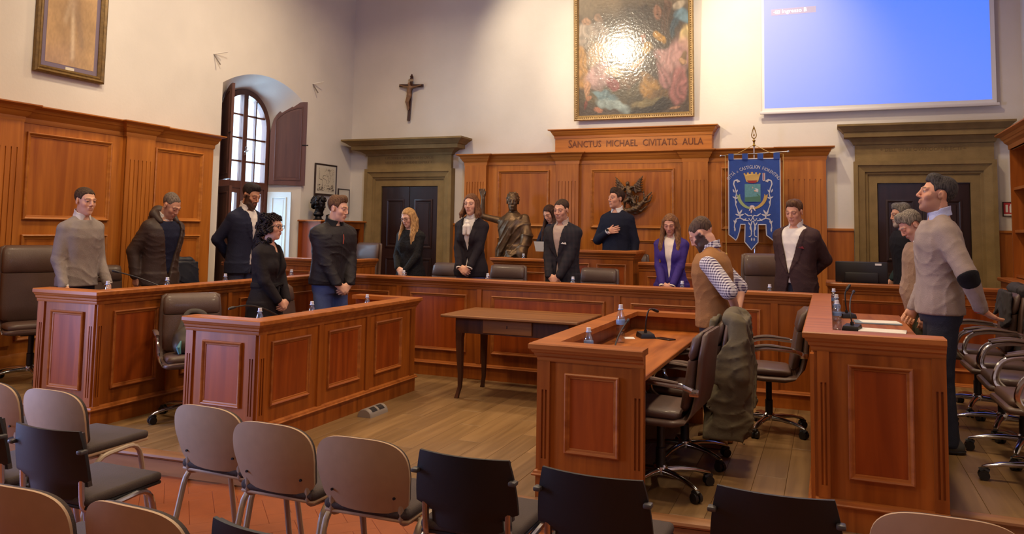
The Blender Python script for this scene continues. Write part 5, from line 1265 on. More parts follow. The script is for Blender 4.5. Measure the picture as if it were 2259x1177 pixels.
# ------------------------------------------------------------------ swivel armchairs
LEATH = mat('brown_leather', (84, 60, 50), .5, noise=.1, nscale=10, bump=.15, bscale=160, coat=.1)
def swivel(high):
    hb = .72 if high else .50
    o = empty('swivel_armchair', (0, 0, 0), 0, 'x', 'chair', 'brown leather swivel armchairs at the desks')
    def sec(c, w, t, a):
        """rounded section: centre c=(y,z), half width w, thickness t, a = direction angle of the run (0 = forward, 90 = up)"""
        ny, nz = math.sin(rad(a)), -math.cos(rad(a)); out = []
        for k in range(20):
            th = 2*PI*k/20; cx = math.copysign(abs(math.cos(th))**.45, math.cos(th)); sx = math.copysign(abs(math.sin(th))**.6, math.sin(th))
            out.append((w*cx, c[0]+ny*t/2*sx, c[1]+nz*t/2*sx))
        return out
    y0, z0 = -.215, .50; ln = hb
    # outer shell, running from the front of the seat round into the back
    run = [(.235, .455, .22, .03, 0), (.22, .452, .245, .05, 0), (.05, .440, .252, .055, 0), (-.12, .438, .252, .055, 0), (-.20, .455, .252, .055, 35), (-.245, .52, .25, .055, 70), (-.27, .62, .25, .05, 82), (-.29, .46+ln*.75, .248, .05, 82), (-.31, .46+ln, .235, .045, 82), (-.315, .475+ln, .20, .03, 82)]
    b = MB(); b.loft([sec((y, z), w_, t, a) for y, z, w_, t, a in run]); b.build('shell', LEATH, o, local=True, smooth=60)
    st = [(.215, .49, .19, .03, 0), (.20, .492, .222, .065, 0), (.02, .488, .226, .075, 0), (-.13, .482, .22, .07, 0), (-.165, .482, .19, .04, 0)]
    b = MB(); b.loft([sec((y, z), w_, t, a) for y, z, w_, t, a in st]); b.build('seat_pad', LEATH, o, local=True, smooth=60)
    bp = [(-.185, .51, .18, .03, 80), (-.190, .54, .222, .075, 80), (-.215, .66, .226, .085, 82), (-.235, .50+ln*.62, .224, .07, 82)]
    b = MB(); b.loft([sec((y, z), w_, t, a) for y, z, w_, t, a in bp]); b.build('back_pad', LEATH, o, local=True, smooth=60)
    hp = [(-.232, .505+ln*.62, .215, .04, 82), (-.238, .53+ln*.62, .224, .075, 82), (-.262, .44+ln, .222, .075, 82), (-.285, .475+ln, .19, .03, 82)]
    b = MB(); b.loft([sec((y, z), w_, t, a) for y, z, w_, t, a in hp]); b.build('head_pad', LEATH, o, local=True, smooth=60)
    for s in (-1, 1):
        b = MB(); b.tube(rpath([(s*.262, -.255, .64), (s*.295, -.20, .672), (s*.298, .02, .690), (s*.298, .16, .655), (s*.292, .205, .52), (s*.25, .12, .445)], .09, 6), .011, 8, flat=1.6); ar = b.build('armrest', CHROME, o, local=True)
        b = MB(); b.tube(rpath([(s*.296, -.17, .690), (s*.298, .02, .706), (s*.298, .13, .684)], .06, 5), [.012]+[.020]*5+[.014], 8, flat=.7); pd = b.build('arm_pad', LEATH, o, local=True)
        b = MB(); b.rbox(s*.268-.012, -.285, .615, s*.268+.012, -.225, .66, .008, 2); b.build('arm_bracket', CHROME, o, local=True)
    b = MB(); b.lathe([(.05, .40), (.05, .425), (.07, .43), (.07, .437)], (0, 0, 0), 14); b.box(-.10, -.11, .405, .10, .09, .437); b.build('mechanism', BLACKP, o, local=True)
    b = MB(); b.lathe([(.030, .10), (.030, .24), (.024, .245), (.024, .41)], (0, 0, 0), 14); b.build('gas_column', BLACKP, o, local=True)
    b = MB(); b.lathe([(.045, .085), (.048, .10), (.044, .13), (.034, .14)], (0, 0, 0), 14); b.build('hub', CHROME, o, local=True)
    for k in range(5):
        a = 2*PI*k/5+.3; u = np.array([math.cos(a), math.sin(a), 0]); v = np.array([-u[1], u[0], 0])
        b = MB(); rings = []
        for t, wd, hh, zz in ((.03, .026, .022, .105), (.12, .023, .018, .108), (.22, .020, .014, .100), (.30, .018, .012, .082), (.325, .012, .008, .074)):
            rings.append([u*t+v*wd*math.cos(q)*1.+np.array([0, 0, zz+hh*math.sin(q)]) for q in np.linspace(0, 2*PI, 11)[:-1]])
        b.loft(rings); b.build('base_leg', CHROME, o, local=True, smooth=60)
        b = MB(); c = u*.315
        for sd in (-1, 1): b.cyl(c+v*sd*.006+[0, 0, .029], c+v*sd*.026+[0, 0, .029], .029, None, 14)
        b.cyl(c+[0, 0, .03], c+[0, 0, .078], .009, None, 8); b.tube([c+u*.02+[0, 0, .052], c+[0, 0, .063], c-u*.025+[0, 0, .05]], .017, 8); b.build('caster', BLACKP, o, local=True)
    return o
SM, SH = swivel(False), swivel(True); um, uh = [], []
SWIV = []
for hi, x, y, z, fac, lab in (
    (0, -.975, 4.93, 0, 178, 'brown leather swivel chair at the near end of the front-right desk'),
    (0, -.94, 5.60, 0, 182, 'swivel chair with a khaki coat over its back at the front-right desk'),
    (0, -.46, 6.70, 0, 184, 'swivel chair turned sideways before the centre desk, beyond the gilet man'),
    (0, -4.80, 5.05, 0, -38, 'swivel chair with a bag on its seat behind the front-left desk'),
    (0, -4.82, 6.42, 0, 0, 'swivel chair half hidden between the curly-haired woman and the man in the bomber'),
    (1, -6.66, 5.02, P2, -26, 'high-backed swivel chair at the far left beside the man in grey'),
    (0, -6.80, 5.93, P2, -20, 'swivel chair behind the left rear desk between the grey sweater and the brown jacket'),
    (0, -6.78, 6.98, P2, -18, 'swivel chair with a dark coat over its back behind the left rear desk'),
    (1, -6.36, 9.74, P2, -100, 'high-backed swivel chair at the left clerk desk by the stone doorway'),
    (0, -4.62, 8.96, P2, -95, 'swivel chair behind the blonde woman'),
    (0, -3.74, 8.97, P2, -85, 'swivel chair behind the woman with the white bow'),
    (0, -2.58, 8.95, P2, -92, 'swivel chair behind the man in the checked blazer'),
    (1, -.60, 9.12, P2, -70, 'high-backed swivel chair beside the man in the brown blazer'),
    (0, -3.20, 10.52, P3, -92, 'swivel chair at the tribune behind the dark-haired woman'),
    (0, -2.53, 10.50, P3, -88, 'swivel chair at the tribune behind the man with his hand on his heart'),
    (0, 1.14, 5.42, P2, 181, 'swivel chair nearest the camera in the right-hand row'),
    (0, 1.17, 6.12, P2, 179, 'second swivel chair from the camera in the right-hand row'),
    (0, 1.17, 6.82, P2, 181, 'third swivel chair from the camera in the right-hand row'),
    (0, 1.12, 7.53, P2, 180, 'swivel chair with a dark coat at the far end of the right-hand row')):
    o = place_copy(SH if hi else SM, uh if hi else um, (x, y, z), rad(fac-90), lab); SWIV.append(o)
# coats over chair backs, a bag
def over_chair(ch, hb, name, label, cat, m, drop, seed, wid=.27):
    """garment hung over a chair back, built in the chair's own frame and set down where the chair stands"""
    F = Field.uni((-.42, -.66, .1), (.42, -.05, 1.15), .011); ztop = .475+hb
    def f(X, Y, Z):
        yb = np.interp(Z, [.4, .62, ztop], [-.24, -.27, -.315]); wd = wid*(1+.18*np.clip((ztop-Z)/.5, 0, 1)+.06*np.sin(9*Z+seed))
        th = .06+(.11 if drop > .7 else .05)*np.clip((ztop-Z)/.6, 0, 1)
        zlow = ztop-drop+.10*np.sin(6*X+seed)+.12*np.abs(X)
        fold = .030*np.sin(34*X+7*np.sin(5*Z+seed))*np.clip((ztop-Z)/.2, 0, 1)
        d1 = np.maximum(np.maximum(np.abs(Y-(yb-.07)-fold)-th*.75, np.abs(X)-wd), np.maximum(Z-ztop-.01, zlow-Z))
        d2 = np.maximum(np.maximum(np.abs(Y-(yb+.10))-.016, np.abs(X)-wd*.9), np.maximum(Z-ztop-.01, ztop-.22-Z+.05*np.sin(11*X)))
        return np.minimum(d1, d2)
    F.fn((-.5, -.7, .05), (.5, .0, 1.2), f, .02)
    for s in (-1, 1): F.cone((s*(wid-.06), -.36, ztop-.0), (s*(wid+.02), -.40, ztop-.34), .06, .05, .03)
    F.cone((-wid+.08, -.32, ztop+.015), (wid-.08, -.32, ztop+.015), .052, .052, .03)
    F.warp(fold_fn(.014, seed)); me, _ = F.mesh(name, 1., 1)
    o = link(name, me, m); o.location = ch.location; o.rotation_euler = ch.rotation_euler; tag(o, label, cat); return o
over_chair(SWIV[1], .50, 'coat', 'khaki green coat hanging over a swivel chair at the front-right desk', 'coat', mat('khaki_cotton', (92, 80, 58), .85, noise=.15, bump=.2, bscale=50), .71, 1)
over_chair(SWIV[7], .50, 'coat', 'dark navy coat over a chair behind the left rear desk', 'coat', mat('midnight_nylon', (30, 30, 40), .5, noise=.15), .34, 4, .25)
over_chair(SWIV[18], .50, 'coat', 'dark coat with a grey lining over the farthest chair of the right-hand row', 'coat', mat('charcoal_coat', (46, 40, 42), .85, noise=.2), .55, 7)
F = Field.uni((-.25, -.2, .47), (.25, .25, 1.0), .012)
F.ell((.02, .0, .625), (.15, .09, .125), None, .02); F.ell((.06, .05, .58), (.11, .07, .08), None, .03); F.warp(fold_fn(.010, 3)); F.clip(lambda X, Y, Z: .532-Z)
me, _ = F.mesh('handbag', 1., 1); bag = empty('handbag', SWIV[3].location, SWIV[3].rotation_euler[2], 'brown leather handbag lying on the swivel chair behind the front-left desk', 'bag')
link('bag_body', me, mat('olive_leather', (62, 50, 38), .5, noise=.2), bag)
b = MB(); b.tube(rpath([(-.10, .0, .70), (-.08, -.02, .84), (.06, -.06, .86), (.12, .0, .70)], .08), .010, 6, flat=2); b.build('strap', mat('olive_leather', (62, 50, 38)), bag, local=True)
b = MB(); b.tube([(.12, .10, .63), (.14, .13, .58), (.13, .14, .535)], [.006, .02, .012], 8); b.build('scarf_end', mat('teal_silk', (70, 120, 130), .5), bag, local=True)

# ------------------------------------------------------------------ old table in the middle
OLDW = mat_wood('worn_oak', (140, 90, 44), (98, 58, 26), 'X', rough=.5, coat=.05); OLDL = mat_wood('worn_leg_oak', (84, 48, 28), (56, 30, 18), 'Z', rough=.5, coat=.05)
tb = empty('writing_table', (-2.65, 6.95, 0), 0, 'old dark wooden table with one drawer in the middle of the council floor', 'table')
b = MB(); b.cbox(-3.35, 6.575, .743, -2.02, 7.36, .768, .006); b.build('table_top', OLDW, tb, smooth=0)
b = MB(); b.box(-3.23, 6.66, .60, -2.13, 6.68, .743); b.build('apron', OLDL, tb, smooth=0)
b = MB(); b.box(-3.23, 7.26, .60, -2.13, 7.28, .743); b.box(-3.23, 6.68, .60, -3.21, 7.26, .743); b.box(-2.15, 6.68, .60, -2.13, 7.26, .743); b.build('apron', OLDL, tb, smooth=0)
b = MB(); b.cbox(-2.95, 6.646, .612, -2.47, 6.664, .735, .005); dr = b.build('drawer', OLDW, tb, smooth=0)
b = MB(); b.box(-2.713, 6.644, .665, -2.705, 6.648, .69); b.build('keyhole', IRON, dr)
for sx in (0, 1):
    for sy in (0, 1):
        x, y = (-3.225, -2.135)[sx], (6.665, 7.275)[sy]; cx, cy = (x+.03*(1-2*sx)), (y+.03*(1-2*sy)); dx, dy = (1-2*sx), (1-2*sy)
        b = MB(); rg = []
        for z, w_, o_ in ((.743, .032, 0), (.60, .032, 0), (.54, .029, -.003), (.40, .026, .0), (.22, .020, .006), (.10, .016, .004), (.03, .016, -.012), (0, .018, -.018)):
            c = (cx+dx*o_, cy+dy*o_); rg.append([(c[0]+a*w_, c[1]+q*w_, z) for a, q in ((-1, -1), (1, -1), (1, 1), (-1, 1))])
        b.loft(rg); b.build('leg', OLDL, tb, smooth=30)
# floor socket box
pb = empty('floor_socket_box', (-3.55, 5.80, 0), 0, 'half-round grey floor socket box lying beside the front-left desk', 'socket box')
b = MB(); rg = []
for y in (5.66, 5.665, 5.925, 5.93):
    e = .9 if y in (5.66, 5.93) else 1
    rg.append([(-3.56+.068*e*math.cos(t), y, .068*e*math.sin(t)) for t in np.linspace(0, PI, 13)])
b.loft(rg); b.build('housing', mat('silver_grey_plastic', (160, 150, 140), .35, .3), pb)
for y in (5.70, 5.81):
    b = MB(); pts = [[(-3.56+.0685*math.cos(t), yy, .0685*math.sin(t)) for t in np.linspace(rad(35), rad(80), 4)] for yy in (y, y+.08)]
    b.loft(pts, cap=False, closed=False); b.build('socket_flap', BLACKP, pb)

# ------------------------------------------------------------------ bottles, microphones, papers
PET = mat_glass('clear_plastic', (.90, .93, .96, 1), .22); CAPW = mat('white_cap', (210, 208, 214), .4); CAPB = mat('blue_label', (120, 150, 200), .4)
def bottle(h=.205, r=.031):
    o = empty('water_bottle', (0, 0, 0), 0, 'x', 'bottle', 'small plastic water bottles on the desks')
    pr = [(r*.75, 0), (r, .008), (r, h*.28), (r*.90, h*.31), (r, h*.34), (r, h*.40), (r*.92, h*.43), (r, h*.46), (r, h*.62), (r*.85, h*.72), (r*.48, h*.84), (r*.40, h*.87), (r*.40, h*.93)]
    b = MB(); b.lathe(pr, (0, 0, 0), 16); b.build('bottle_body', PET, o, local=True, smooth=60)
    b = MB(); b.lathe([(r*.55, h*.885), (r*.55, h*.90), (r*.46, h*.905), (r*.46, h), (r*.40, h*1.005)], (0, 0, 0), 14); b.build('cap', CAPW, o, local=True)
    b = MB(); b.lathe([(r*1.01, h*.48), (r*1.01, h*.60)], (0, 0, 0), 16); b.build('label_band', CAPB, o, local=True)
    b = MB(); b.lathe([(r*.60, h*.865), (r*.60, h*.885)], (0, 0, 0), 14); b.build('neck_ring', CAPB, o, local=True)
    return o
BT = bottle(); ubt = []
SF, SRR = .74, .883
for (px, py), X, Y, z, lab in (
    ((238, 632), -5.42, None, SRR, 'water bottle at the hand of the man in the grey sweater'), ((369, 624), -5.42, None, SRR, 'water bottle before the man in the brown hooded jacket'), ((497, 617), -5.42, None, SRR, 'water bottle before the man in the navy blazer'),
    ((643, 604), -5.44, None, SRR, 'water bottle just left of the man in the bomber jacket, on the left rear desk'), ((573, 696), -3.93, None, SF, 'water bottle at the near corner of the front-left desk'), ((688, 682), -3.93, None, SF, 'water bottle in front of the blue jeans on the front-left desk'),
    ((810, 664), -3.93, None, SF, 'water bottle at the far end of the front-left desk'), ((891, 603), None, 7.78, SRR, 'water bottle before the blonde woman'), ((1076, 611), None, 7.78, SRR, 'water bottle right of the woman with the white bow'),
    ((1155, 568), None, 9.60, 1.05, 'water bottle on the tribune wing before the statue'), ((1264, 617), None, 7.78, SRR, 'water bottle before the man in the checked blazer'), ((1505, 629), None, 7.78, SRR, 'water bottle before the woman in purple'), ((1698, 637), None, 7.78, SRR, 'water bottle before the man in the brown blazer')):
    P = onx(px, py, X) if X is not None else ony(px, py, Y)
    place_copy(BT, ubt, (P[0], P[1], z), 0, lab)
def bottle_at(px, z, X, lab):
    P = onx(px[0], px[1], X); place_copy(BT, ubt, (P[0], P[1], z), .4, lab)
b0 = onz(1288, 757, SF); place_copy(BT, ubt, (-1.42, 4.86, SF), 0, 'short water bottle by the near corner of the front-right desk')
b0 = onz(1369, 755, SF); tall = copy_tree(BT); ubt.append(1); tall.location = (b0[0], b0[1], SF); tall['label'] = 'taller water bottle by the microphone on the front-right desk'; tall.scale = (1.1, 1.1, 1.35)
for px, lab in (((1840, 688), 'farthest of the three bottles in a row on the right rear desk'), ((1846, 707), 'middle of the three bottles in a row on the right rear desk'), ((1847, 726), 'nearest of the three bottles in a row on the right rear desk')):
    P = onz(px[0], px[1], SRR); place_copy(BT, ubt, (P[0], P[1], SRR), .2, lab)
def mic(name, label, base, head, bend, rz=0., stand=True):
    """gooseneck microphone: base point on the desk, head point in space"""
    o = empty(name, tuple(base), 0, label, 'microphone', 'gooseneck microphones on the desks'); B, Hd = np.array(base, float), np.array(head, float)
    if stand:
        c, s = math.cos(rz), math.sin(rz); q = MB(); tp = [(-.055, -.075, 0), (.055, -.075, 0), (.055, .075, 0), (-.055, .075, 0)]
        f = lambda p, k, zz: (B[0]+c*p[0]*k-s*p[1]*k, B[1]+s*p[0]*k+c*p[1]*k, B[2]+zz)
        q.loft([[f(p, 1, 0) for p in tp], [f(p, 1, .014) for p in tp], [f(p, .9, .034+.10*max(0, p[1])) for p in tp]]); q.build('base', BLACKP, o, smooth=30)
        q = MB(); q.cyl(f((0, .045), 1, .03) if False else (B[0], B[1], B[2]+.03), (B[0], B[1], B[2]+.06), .012); q.build('socket', BLACKP, o)
    st = B+[0, 0, .05]; mid = np.array(bend, float)
    pts = [(1-t)**2*st+2*t*(1-t)*mid+t*t*Hd for t in np.linspace(0, 1, 10)]
    q = MB(); q.tube(pts, .0055, 7); q.build('gooseneck', BLACKP, o); d = unit(pts[-1]-pts[-2]); q = MB(); q.tube([Hd-d*.005, Hd+d*.012, Hd+d*.05, Hd+d*.06], [.008, .012, .012, .006], 9); q.build('capsule', BLACKP, o)
    return o
B = onz(1424, 744, SF); mic('desk_microphone', 'black gooseneck microphone standing upright on the front-right desk', B, onx(1440, 682, B[0]+.05), B+[.01, -.02, .25], .5)
B = onz(1345, 752, SF)+[.08, -.35, 0]; mic('desk_microphone', 'gooseneck microphone lying low along the rim of the front-right desk', (-1.30, 5.05, SF), (-1.38, 5.72, .90), (-1.36, 5.3, .83), .2)
mic('desk_microphone', 'gooseneck microphone before the curly-haired woman', (-4.05, 5.25, SF), (-4.12, 4.72, .945), (-4.10, 4.95, .985), 0)
mic('desk_microphone', 'gooseneck microphone before the man in the grey sweater', (-5.60, 5.58, SRR), (-5.9, 5.25, 1.12), (-5.72, 5.40, 1.06), 0)
B1, B2 = onz(1868, 700, SRR), onz(1880, 728, SRR)
mic('desk_microphone', 'farther gooseneck microphone among the papers on the right rear desk', (B1[0], B1[1], SRR), onx(1867, 640, B1[0]), (B1[0]-.02, B1[1], SRR+.2), .3)
mic('desk_microphone', 'nearer gooseneck microphone among the papers on the right rear desk', (B2[0], B2[1], SRR), onx(1882, 645, B2[0]+.02), (B2[0]-.03, B2[1]-.02, SRR+.2), -.2)
def sheetp(name, label, c, w_, h_, rz, m, th=.003, cat='paper', group=None):
    b = MB(); b.cbox(-w_/2, -h_/2, 0, w_/2, h_/2, th, min(.001, th*.3)); o = link(name, b.mesh(name, smooth=0), m); o.location = c; o.rotation_euler = (0, 0, rz); return tag(o, label, cat, group)
PAPER = mat('white_paper', (226, 220, 214), .8, noise=.03); FOLD = mat('grey_blue_folder', (120, 134, 150), .6)
c = onz(1935, 712, SRR); sheetp('folder', 'pale blue folder of papers on the right rear desk', (c[0], c[1], SRR+.0), .24, .33, rad(92), FOLD, .008, 'folder')
c2 = onz(1958, 733, SRR); sheetp('document', 'stack of white sheets nearest the end of the right rear desk', (c2[0]-.03, c2[1]+.01, SRR), .22, .30, rad(84), PAPER, .012)
sheetp('document', 'loose white sheet lying on the pale blue folder', (c[0]+.02, c[1]+.02, SRR+.0082), .20, .28, rad(98), PAPER, .002)
c = onz(1467, 748, SF); sheetp('phone', 'black phone lying on the front-right desk', (c[0], c[1], SF), .075, .15, rad(60), mat('phone_black', (30, 24, 24), .2), .009, 'phone')
c = onz(1388, 745, SF); sheetp('paper_note', 'small white note beside the tall bottle on the front-right desk', (c[0], c[1], SF), .08, .11, rad(20), PAPER, .002)
# monitor on the clerk desk
mo = empty('monitor', (.28, 8.98, .90), 0, 'black computer monitor seen from behind on the clerk desk', 'monitor')
b = MB(); b.rbox(.06, 8.95, 1.02, .56, 8.985, 1.29, .012, 2); b.build('casing', BLACKP, mo)
b = MB(); b.rbox(.15, 8.925, 1.05, .47, 8.955, 1.18, .012, 2); b.build('rear_housing', BLACKP, mo)
b = MB(); b.box(.44, 8.9485, 1.255, .50, 8.9505, 1.275); b.build('asset_sticker', PAPER, mo)
b = MB(); b.box(.28, 8.95, .905, .34, 8.965, 1.08); b.build('stand', BLACKP, mo); b = MB(); b.rbox(.20, 8.88, .90, .42, 9.06, .914, .006, 2); b.build('foot', BLACKP, mo)
# ------------------------------------------------------------------ pictures on the walls
def rings_mesh(name): return MB()
def paint_altar(u, v):
    w_ = np.stack([u, v], 1)
    du = (vnoise(u, v, 9, 1)-.5)*.07+(vnoise(u, v, 24, 31)-.5)*.018; dv = (vnoise(u, v, 9, 2)-.5)*.07+(vnoise(u, v, 24, 32)-.5)*.018; U, V = u+du, v+dv
    C = np.tile(L3(66, 52, 40), (len(u), 1))
    sky = sstep(.62, .78, V); C = C*(1-sky[:, None])+(L3(120, 104, 84)*(1-.4*vnoise(u, v, 6, 5)[:, None])+L3(150, 120, 70)*.35*vnoise(u, v, 4, 8)[:, None])*sky[:, None]
    def blob(x, y, rx, ry, a, col, k=1.):
        nonlocal C
        cu, cv = (x-130)/1050, (1110-y)/1443; ax, ay = rx/1050, ry/1050; q = 1050/1443
        X, Y = (U-cu), (V-cv)/q; c, s = math.cos(rad(a)), math.sin(rad(a)); p, r = (c*X+s*Y)/ax, (-s*X+c*Y)/ay
        d = np.sqrt(p*p+r*r); m = (1-sstep(.66, 1.12, d))*k*.95
        sh = .62+.30*np.sin(7*p+4*vnoise(u, v, 14, int(x) % 50)*3.)*.5+.28*(-p*.35+r*.45)+.25*vnoise(u, v, 30, 3)
        C = C*(1-m[:, None])+np.array(lin(*col)[:3])*(.8*np.clip(sh, .12, 1.35))[:, None]*m[:, None]
    for b in ((560, 950, 500, 130, 0, (92, 78, 52)), (820, 1040, 240, 50, 8, (48, 38, 32)), (820, 985, 190, 30, 5, (140, 122, 80)),
              (160, 640, 70, 220, 5, (190, 138, 70)), (205, 330, 95, 150, -8, (176, 158, 140)), (222, 180, 46, 60, 10, (186, 140, 106)), (340, 165, 44, 48, 0, (160, 122, 94)), (330, 300, 80, 110, 0, (150, 132, 118)),
              (330, 520, 130, 150, -15, (190, 160, 128)), (760, 170, 60, 90, 0, (86, 70, 58)), (640, 180, 70, 70, 0, (96, 82, 68)), (560, 330, 90, 100, 0, (120, 104, 90)),
              (600, 790, 110, 70, 10, (120, 88, 62)), (330, 720, 150, 140, 25, (196, 156, 148)), (460, 815, 80, 55, -15, (150, 66, 66)), (205, 850, 32, 110, -6, (198, 146, 106)), (215, 960, 30, 30, 0, (180, 124, 88)),
              (400, 915, 150, 48, -12, (112, 138, 142)), (470, 1010, 170, 72, -10, (160, 176, 170)), (320, 1065, 42, 34, 40, (180, 116, 84)), (190, 1030, 18, 56, 0, (120, 56, 40)),
              (490, 690, 130, 52, 8, (206, 178, 144)), (740, 400, 44, 54, 0, (176, 112, 90)), (790, 520, 82, 62, -15, (200, 152, 72)), (700, 640, 96, 34, 35, (190, 136, 98)),
              (800, 770, 120, 50, -10, (150, 110, 62)), (805, 860, 130, 105, 10, (184, 134, 62)), (930, 940, 110, 50, -8, (120, 88, 50)),
              (880, 180, 40, 60, 0, (176, 122, 90)), (890, 380, 66, 44, -40, (208, 152, 60)), (980, 118, 40, 44, 0, (150, 112, 86)), (955, 230, 46, 130, -8, (112, 82, 62)), (1075, 125, 62, 52, 25, (206, 186, 156)),
              (1110, 225, 82, 72, -30, (112, 142, 152)), (1050, 320, 46, 80, -15, (62, 82, 92)), (1145, 420, 44, 130, 3, (206, 176, 118)), (955, 550, 84, 82, 30, (198, 150, 140)), (1060, 600, 120, 210, -10, (196, 146, 136)),
              (1090, 860, 84, 210, -4, (168, 106, 100)), (1120, 590, 24, 70, -10, (112, 86, 56)), (1120, 610, 30, 34, 0, (196, 150, 108)), (960, 760, 60, 150, 15, (176, 122, 116)), (1050, 1072, 62, 20, -8, (176, 126, 92))): blob(*b)
    C *= (.86+.28*vnoise(u, v, 60, 4))[:, None]
    for x, y, r, col in ((210, 200, 10, (96, 62, 46)), (985, 140, 12, (90, 58, 44)), (880, 200, 10, (96, 60, 44)), (735, 425, 12, (110, 60, 48))): blob(x, y, r, r*.5, 0, col)
    return C
GILT = mat('gilded_wood', (150, 120, 74), .5, .25, noise=.3, nscale=30); GILTD = mat('dark_gilt', (112, 84, 40), .45, .4, noise=.3, nscale=30)
PX0, PX1, PZ0, PZ1 = -3.435, -1.70, 3.165, 5.50
pt = empty('altarpiece_painting', ((PX0+PX1)/2, YB-.05, PZ0), 0, 'large dark oil painting of robed figures in a carved gilt frame above the tribune', 'painting')
pt.rotation_euler = (rad(2.6), 0, rad(0))
hw = (PX1-PX0)/2; hh = PZ1-PZ0
b = MB(); b.box(-hw+.01, -.03, .01, hw-.01, 0, hh-.01); b.build('stretcher', DARKW, pt, local=True, smooth=0)
pm = print_mesh('canvas', 2*hw-.13, hh-.13, 190, 250, paint_altar); cv = link('canvas', pm, mat_attr('oil_paint', .45, .5, bump=.25, bscale=26, coat=.7), pt, (0, -.034, .065))
b = MB(); b.sweep([(-hw, -.03, 0), (hw, -.03, 0), (hw, -.03, hh), (-hw, -.03, hh)], [(0, 0), (0, .03), (-.012, .042), (-.03, .036), (-.05, .036), (-.062, .022), (-.075, .012), (-.075, 0)], (0, -1, 0), True); b.build('frame', GILT, pt, local=True)
b = MB(); L_ = []
for k in range(int(2*hw/.032)): L_.append((-hw+.03+k*.032, .038)); L_.append((-hw+.03+k*.032, hh-.038))
for k in range(1, int(hh/.032)): L_.append((-hw+.038, k*.032)); L_.append((hw-.038, k*.032))
for x, z in L_: b.add([(x-.010, -.066, z), (x+.010, -.066, z), (x, -.066, z-.010), (x, -.066, z+.010), (x, -.076, z)], [(0, 4, 2), (2, 4, 1), (1, 4, 3), (3, 4, 0)])
tag(b.build('frame_beading', GILTD, pt, local=True, smooth=0), None, None, None, 'stuff')

def sepia(u, v):
    n = .6*vnoise(u, v, 5, 3)+.4*vnoise(u, v, 14, 6); C = L3(176, 140, 96)[None]*(.75+.5*n)[:, None]
    d = np.exp(-((u-.5)/.30)**2-((v-.52)/.36)**2); C = C*(1-.55*d[:, None])+L3(96, 72, 52)*.55*d[:, None]
    for x0, y0, x1, y1, r, c in ((.50, .62, .54, .10, .05, (206, 182, 150)), (.46, .66, .36, .45, .06, (176, 150, 118)), (.55, .85, .52, .60, .11, (150, 122, 94)), (.30, .75, .45, .80, .06, (190, 166, 132)), (.62, .5, .72, .25, .08, (130, 104, 80))):
        t = np.clip(((u-x0)*(x1-x0)+(v-y0)*(y1-y0))/((x1-x0)**2+(y1-y0)**2), 0, 1); q = np.exp(-(((u-x0-t*(x1-x0))**2+(v-y0-t*(y1-y0))**2)/r**2)*1.5); C = C*(1-.7*q[:, None])+L3(*c)*.7*q[:, None]
    return C*(.9+.2*vnoise(u, v, 40, 9))[:, None]
def framed(name, label, Y0, Y1, z0, z1, fwid, fm, matm, matw, fn, nx=60, ny=70, dep=.035, cat='picture', plate=False, gloss=.6):
    """picture hanging on the left wall, facing +X"""
    o = empty(name, (XL+.012, (Y0+Y1)/2, z0), rad(90), label, cat); W, Hh = (Y1-Y0)/2, z1-z0
    b = MB(); b.box(-W+.004, -.012, .004, W-.004, 0, Hh-.004); b.build('backing', matm, o, local=True, smooth=0)
    b = MB(); b.sweep([(-W, -.0, 0), (W, -.0, 0), (W, -.0, Hh), (-W, -.0, Hh)], [(0, 0), (0, dep*.8), (-fwid*.25, dep), (-fwid*.5, dep*.75), (-fwid*.7, dep*.85), (-fwid, dep*.45), (-fwid, 0)], (0, -1, 0), True); b.build('frame', fm, o, local=True)
    e = fwid*.6+matw; me = print_mesh('print', 2*W-2*e, Hh-2*e, nx, ny, fn); link('print', me, mat_attr('glazed_print', .5, .5, coat=gloss), o, (0, -.014, e))
    if plate: b = MB(); b.box(-.05, -.017, .075, .05, -.012, .105); b.build('name_plate', mat('plate_ivory', (210, 200, 180), .5), o, local=True, smooth=0)
    return o
framed('portrait_picture', 'large sepia picture in a gilt frame high on the left wall', 5.335, 6.14, 3.055, 4.35, .075, GILTD, mat('mauve_mount', (112, 96, 110), .5, coat=.4), .075, sepia, 70, 110, .05, 'picture', True)
def mapfn(u, v):
    C = np.tile(L3(206, 196, 176), (len(u), 1)); q = np.abs(vnoise(u, v, 5, 11)-.5); C[(q < .018)] = L3(60, 52, 48); p = np.abs(vnoise(u, v, 11, 12)-.5); C[(p < .02) & (u > .35) & (v > .4)] = L3(110, 98, 88)
    C[(v < .28) & (vnoise(u, v, 26, 5) > .62)] = L3(80, 70, 62); return C
def docfn(u, v):
    C = np.tile(L3(214, 208, 196), (len(u), 1)); C[(np.sin(v*70) > .3) & (u > .12) & (u < .88) & (v < .8) & (vnoise(u, v, 40, 2) > .35)] = L3(140, 132, 124); return C
BLKF = mat('black_frame', (48, 30, 26), .4)
framed('engraving_picture', 'old engraved map in a narrow dark frame beside the window', 10.0, 10.57, 2.05, 2.54, .028, BLKF, mat('cream_mount', (206, 198, 182), .7), .05, mapfn, 90, 80, .022)
framed('document_picture', 'small framed document to the right of the engraved map', 10.63, 10.95, 1.78, 2.18, .02, BLKF, mat('cream_mount', (206, 198, 182), .7), .03, docfn, 50, 70, .02)
for (px, py), lab in (((472, 119), 'left-hand empty picture hook on the left wall above the window'), ((690, 185), 'right-hand empty picture hook on the left wall near the corner')):
    P = onx(px, py, XL); o = empty('picture_hook', tuple(P), 0, lab, 'hook', 'empty picture hooks on the left wall')
    b = MB(); b.tube([(0, 0, 0), (.10, .14, .05)], .008, 6); b.build('bracket_arm', PAINT, o, local=True)
    b = MB(); b.tube([(0, .0, 0), (.06, .06, -.13)], .009, 6); b.build('bracket_stay', mat('grey_metal', (120, 110, 104), .5), o, local=True)

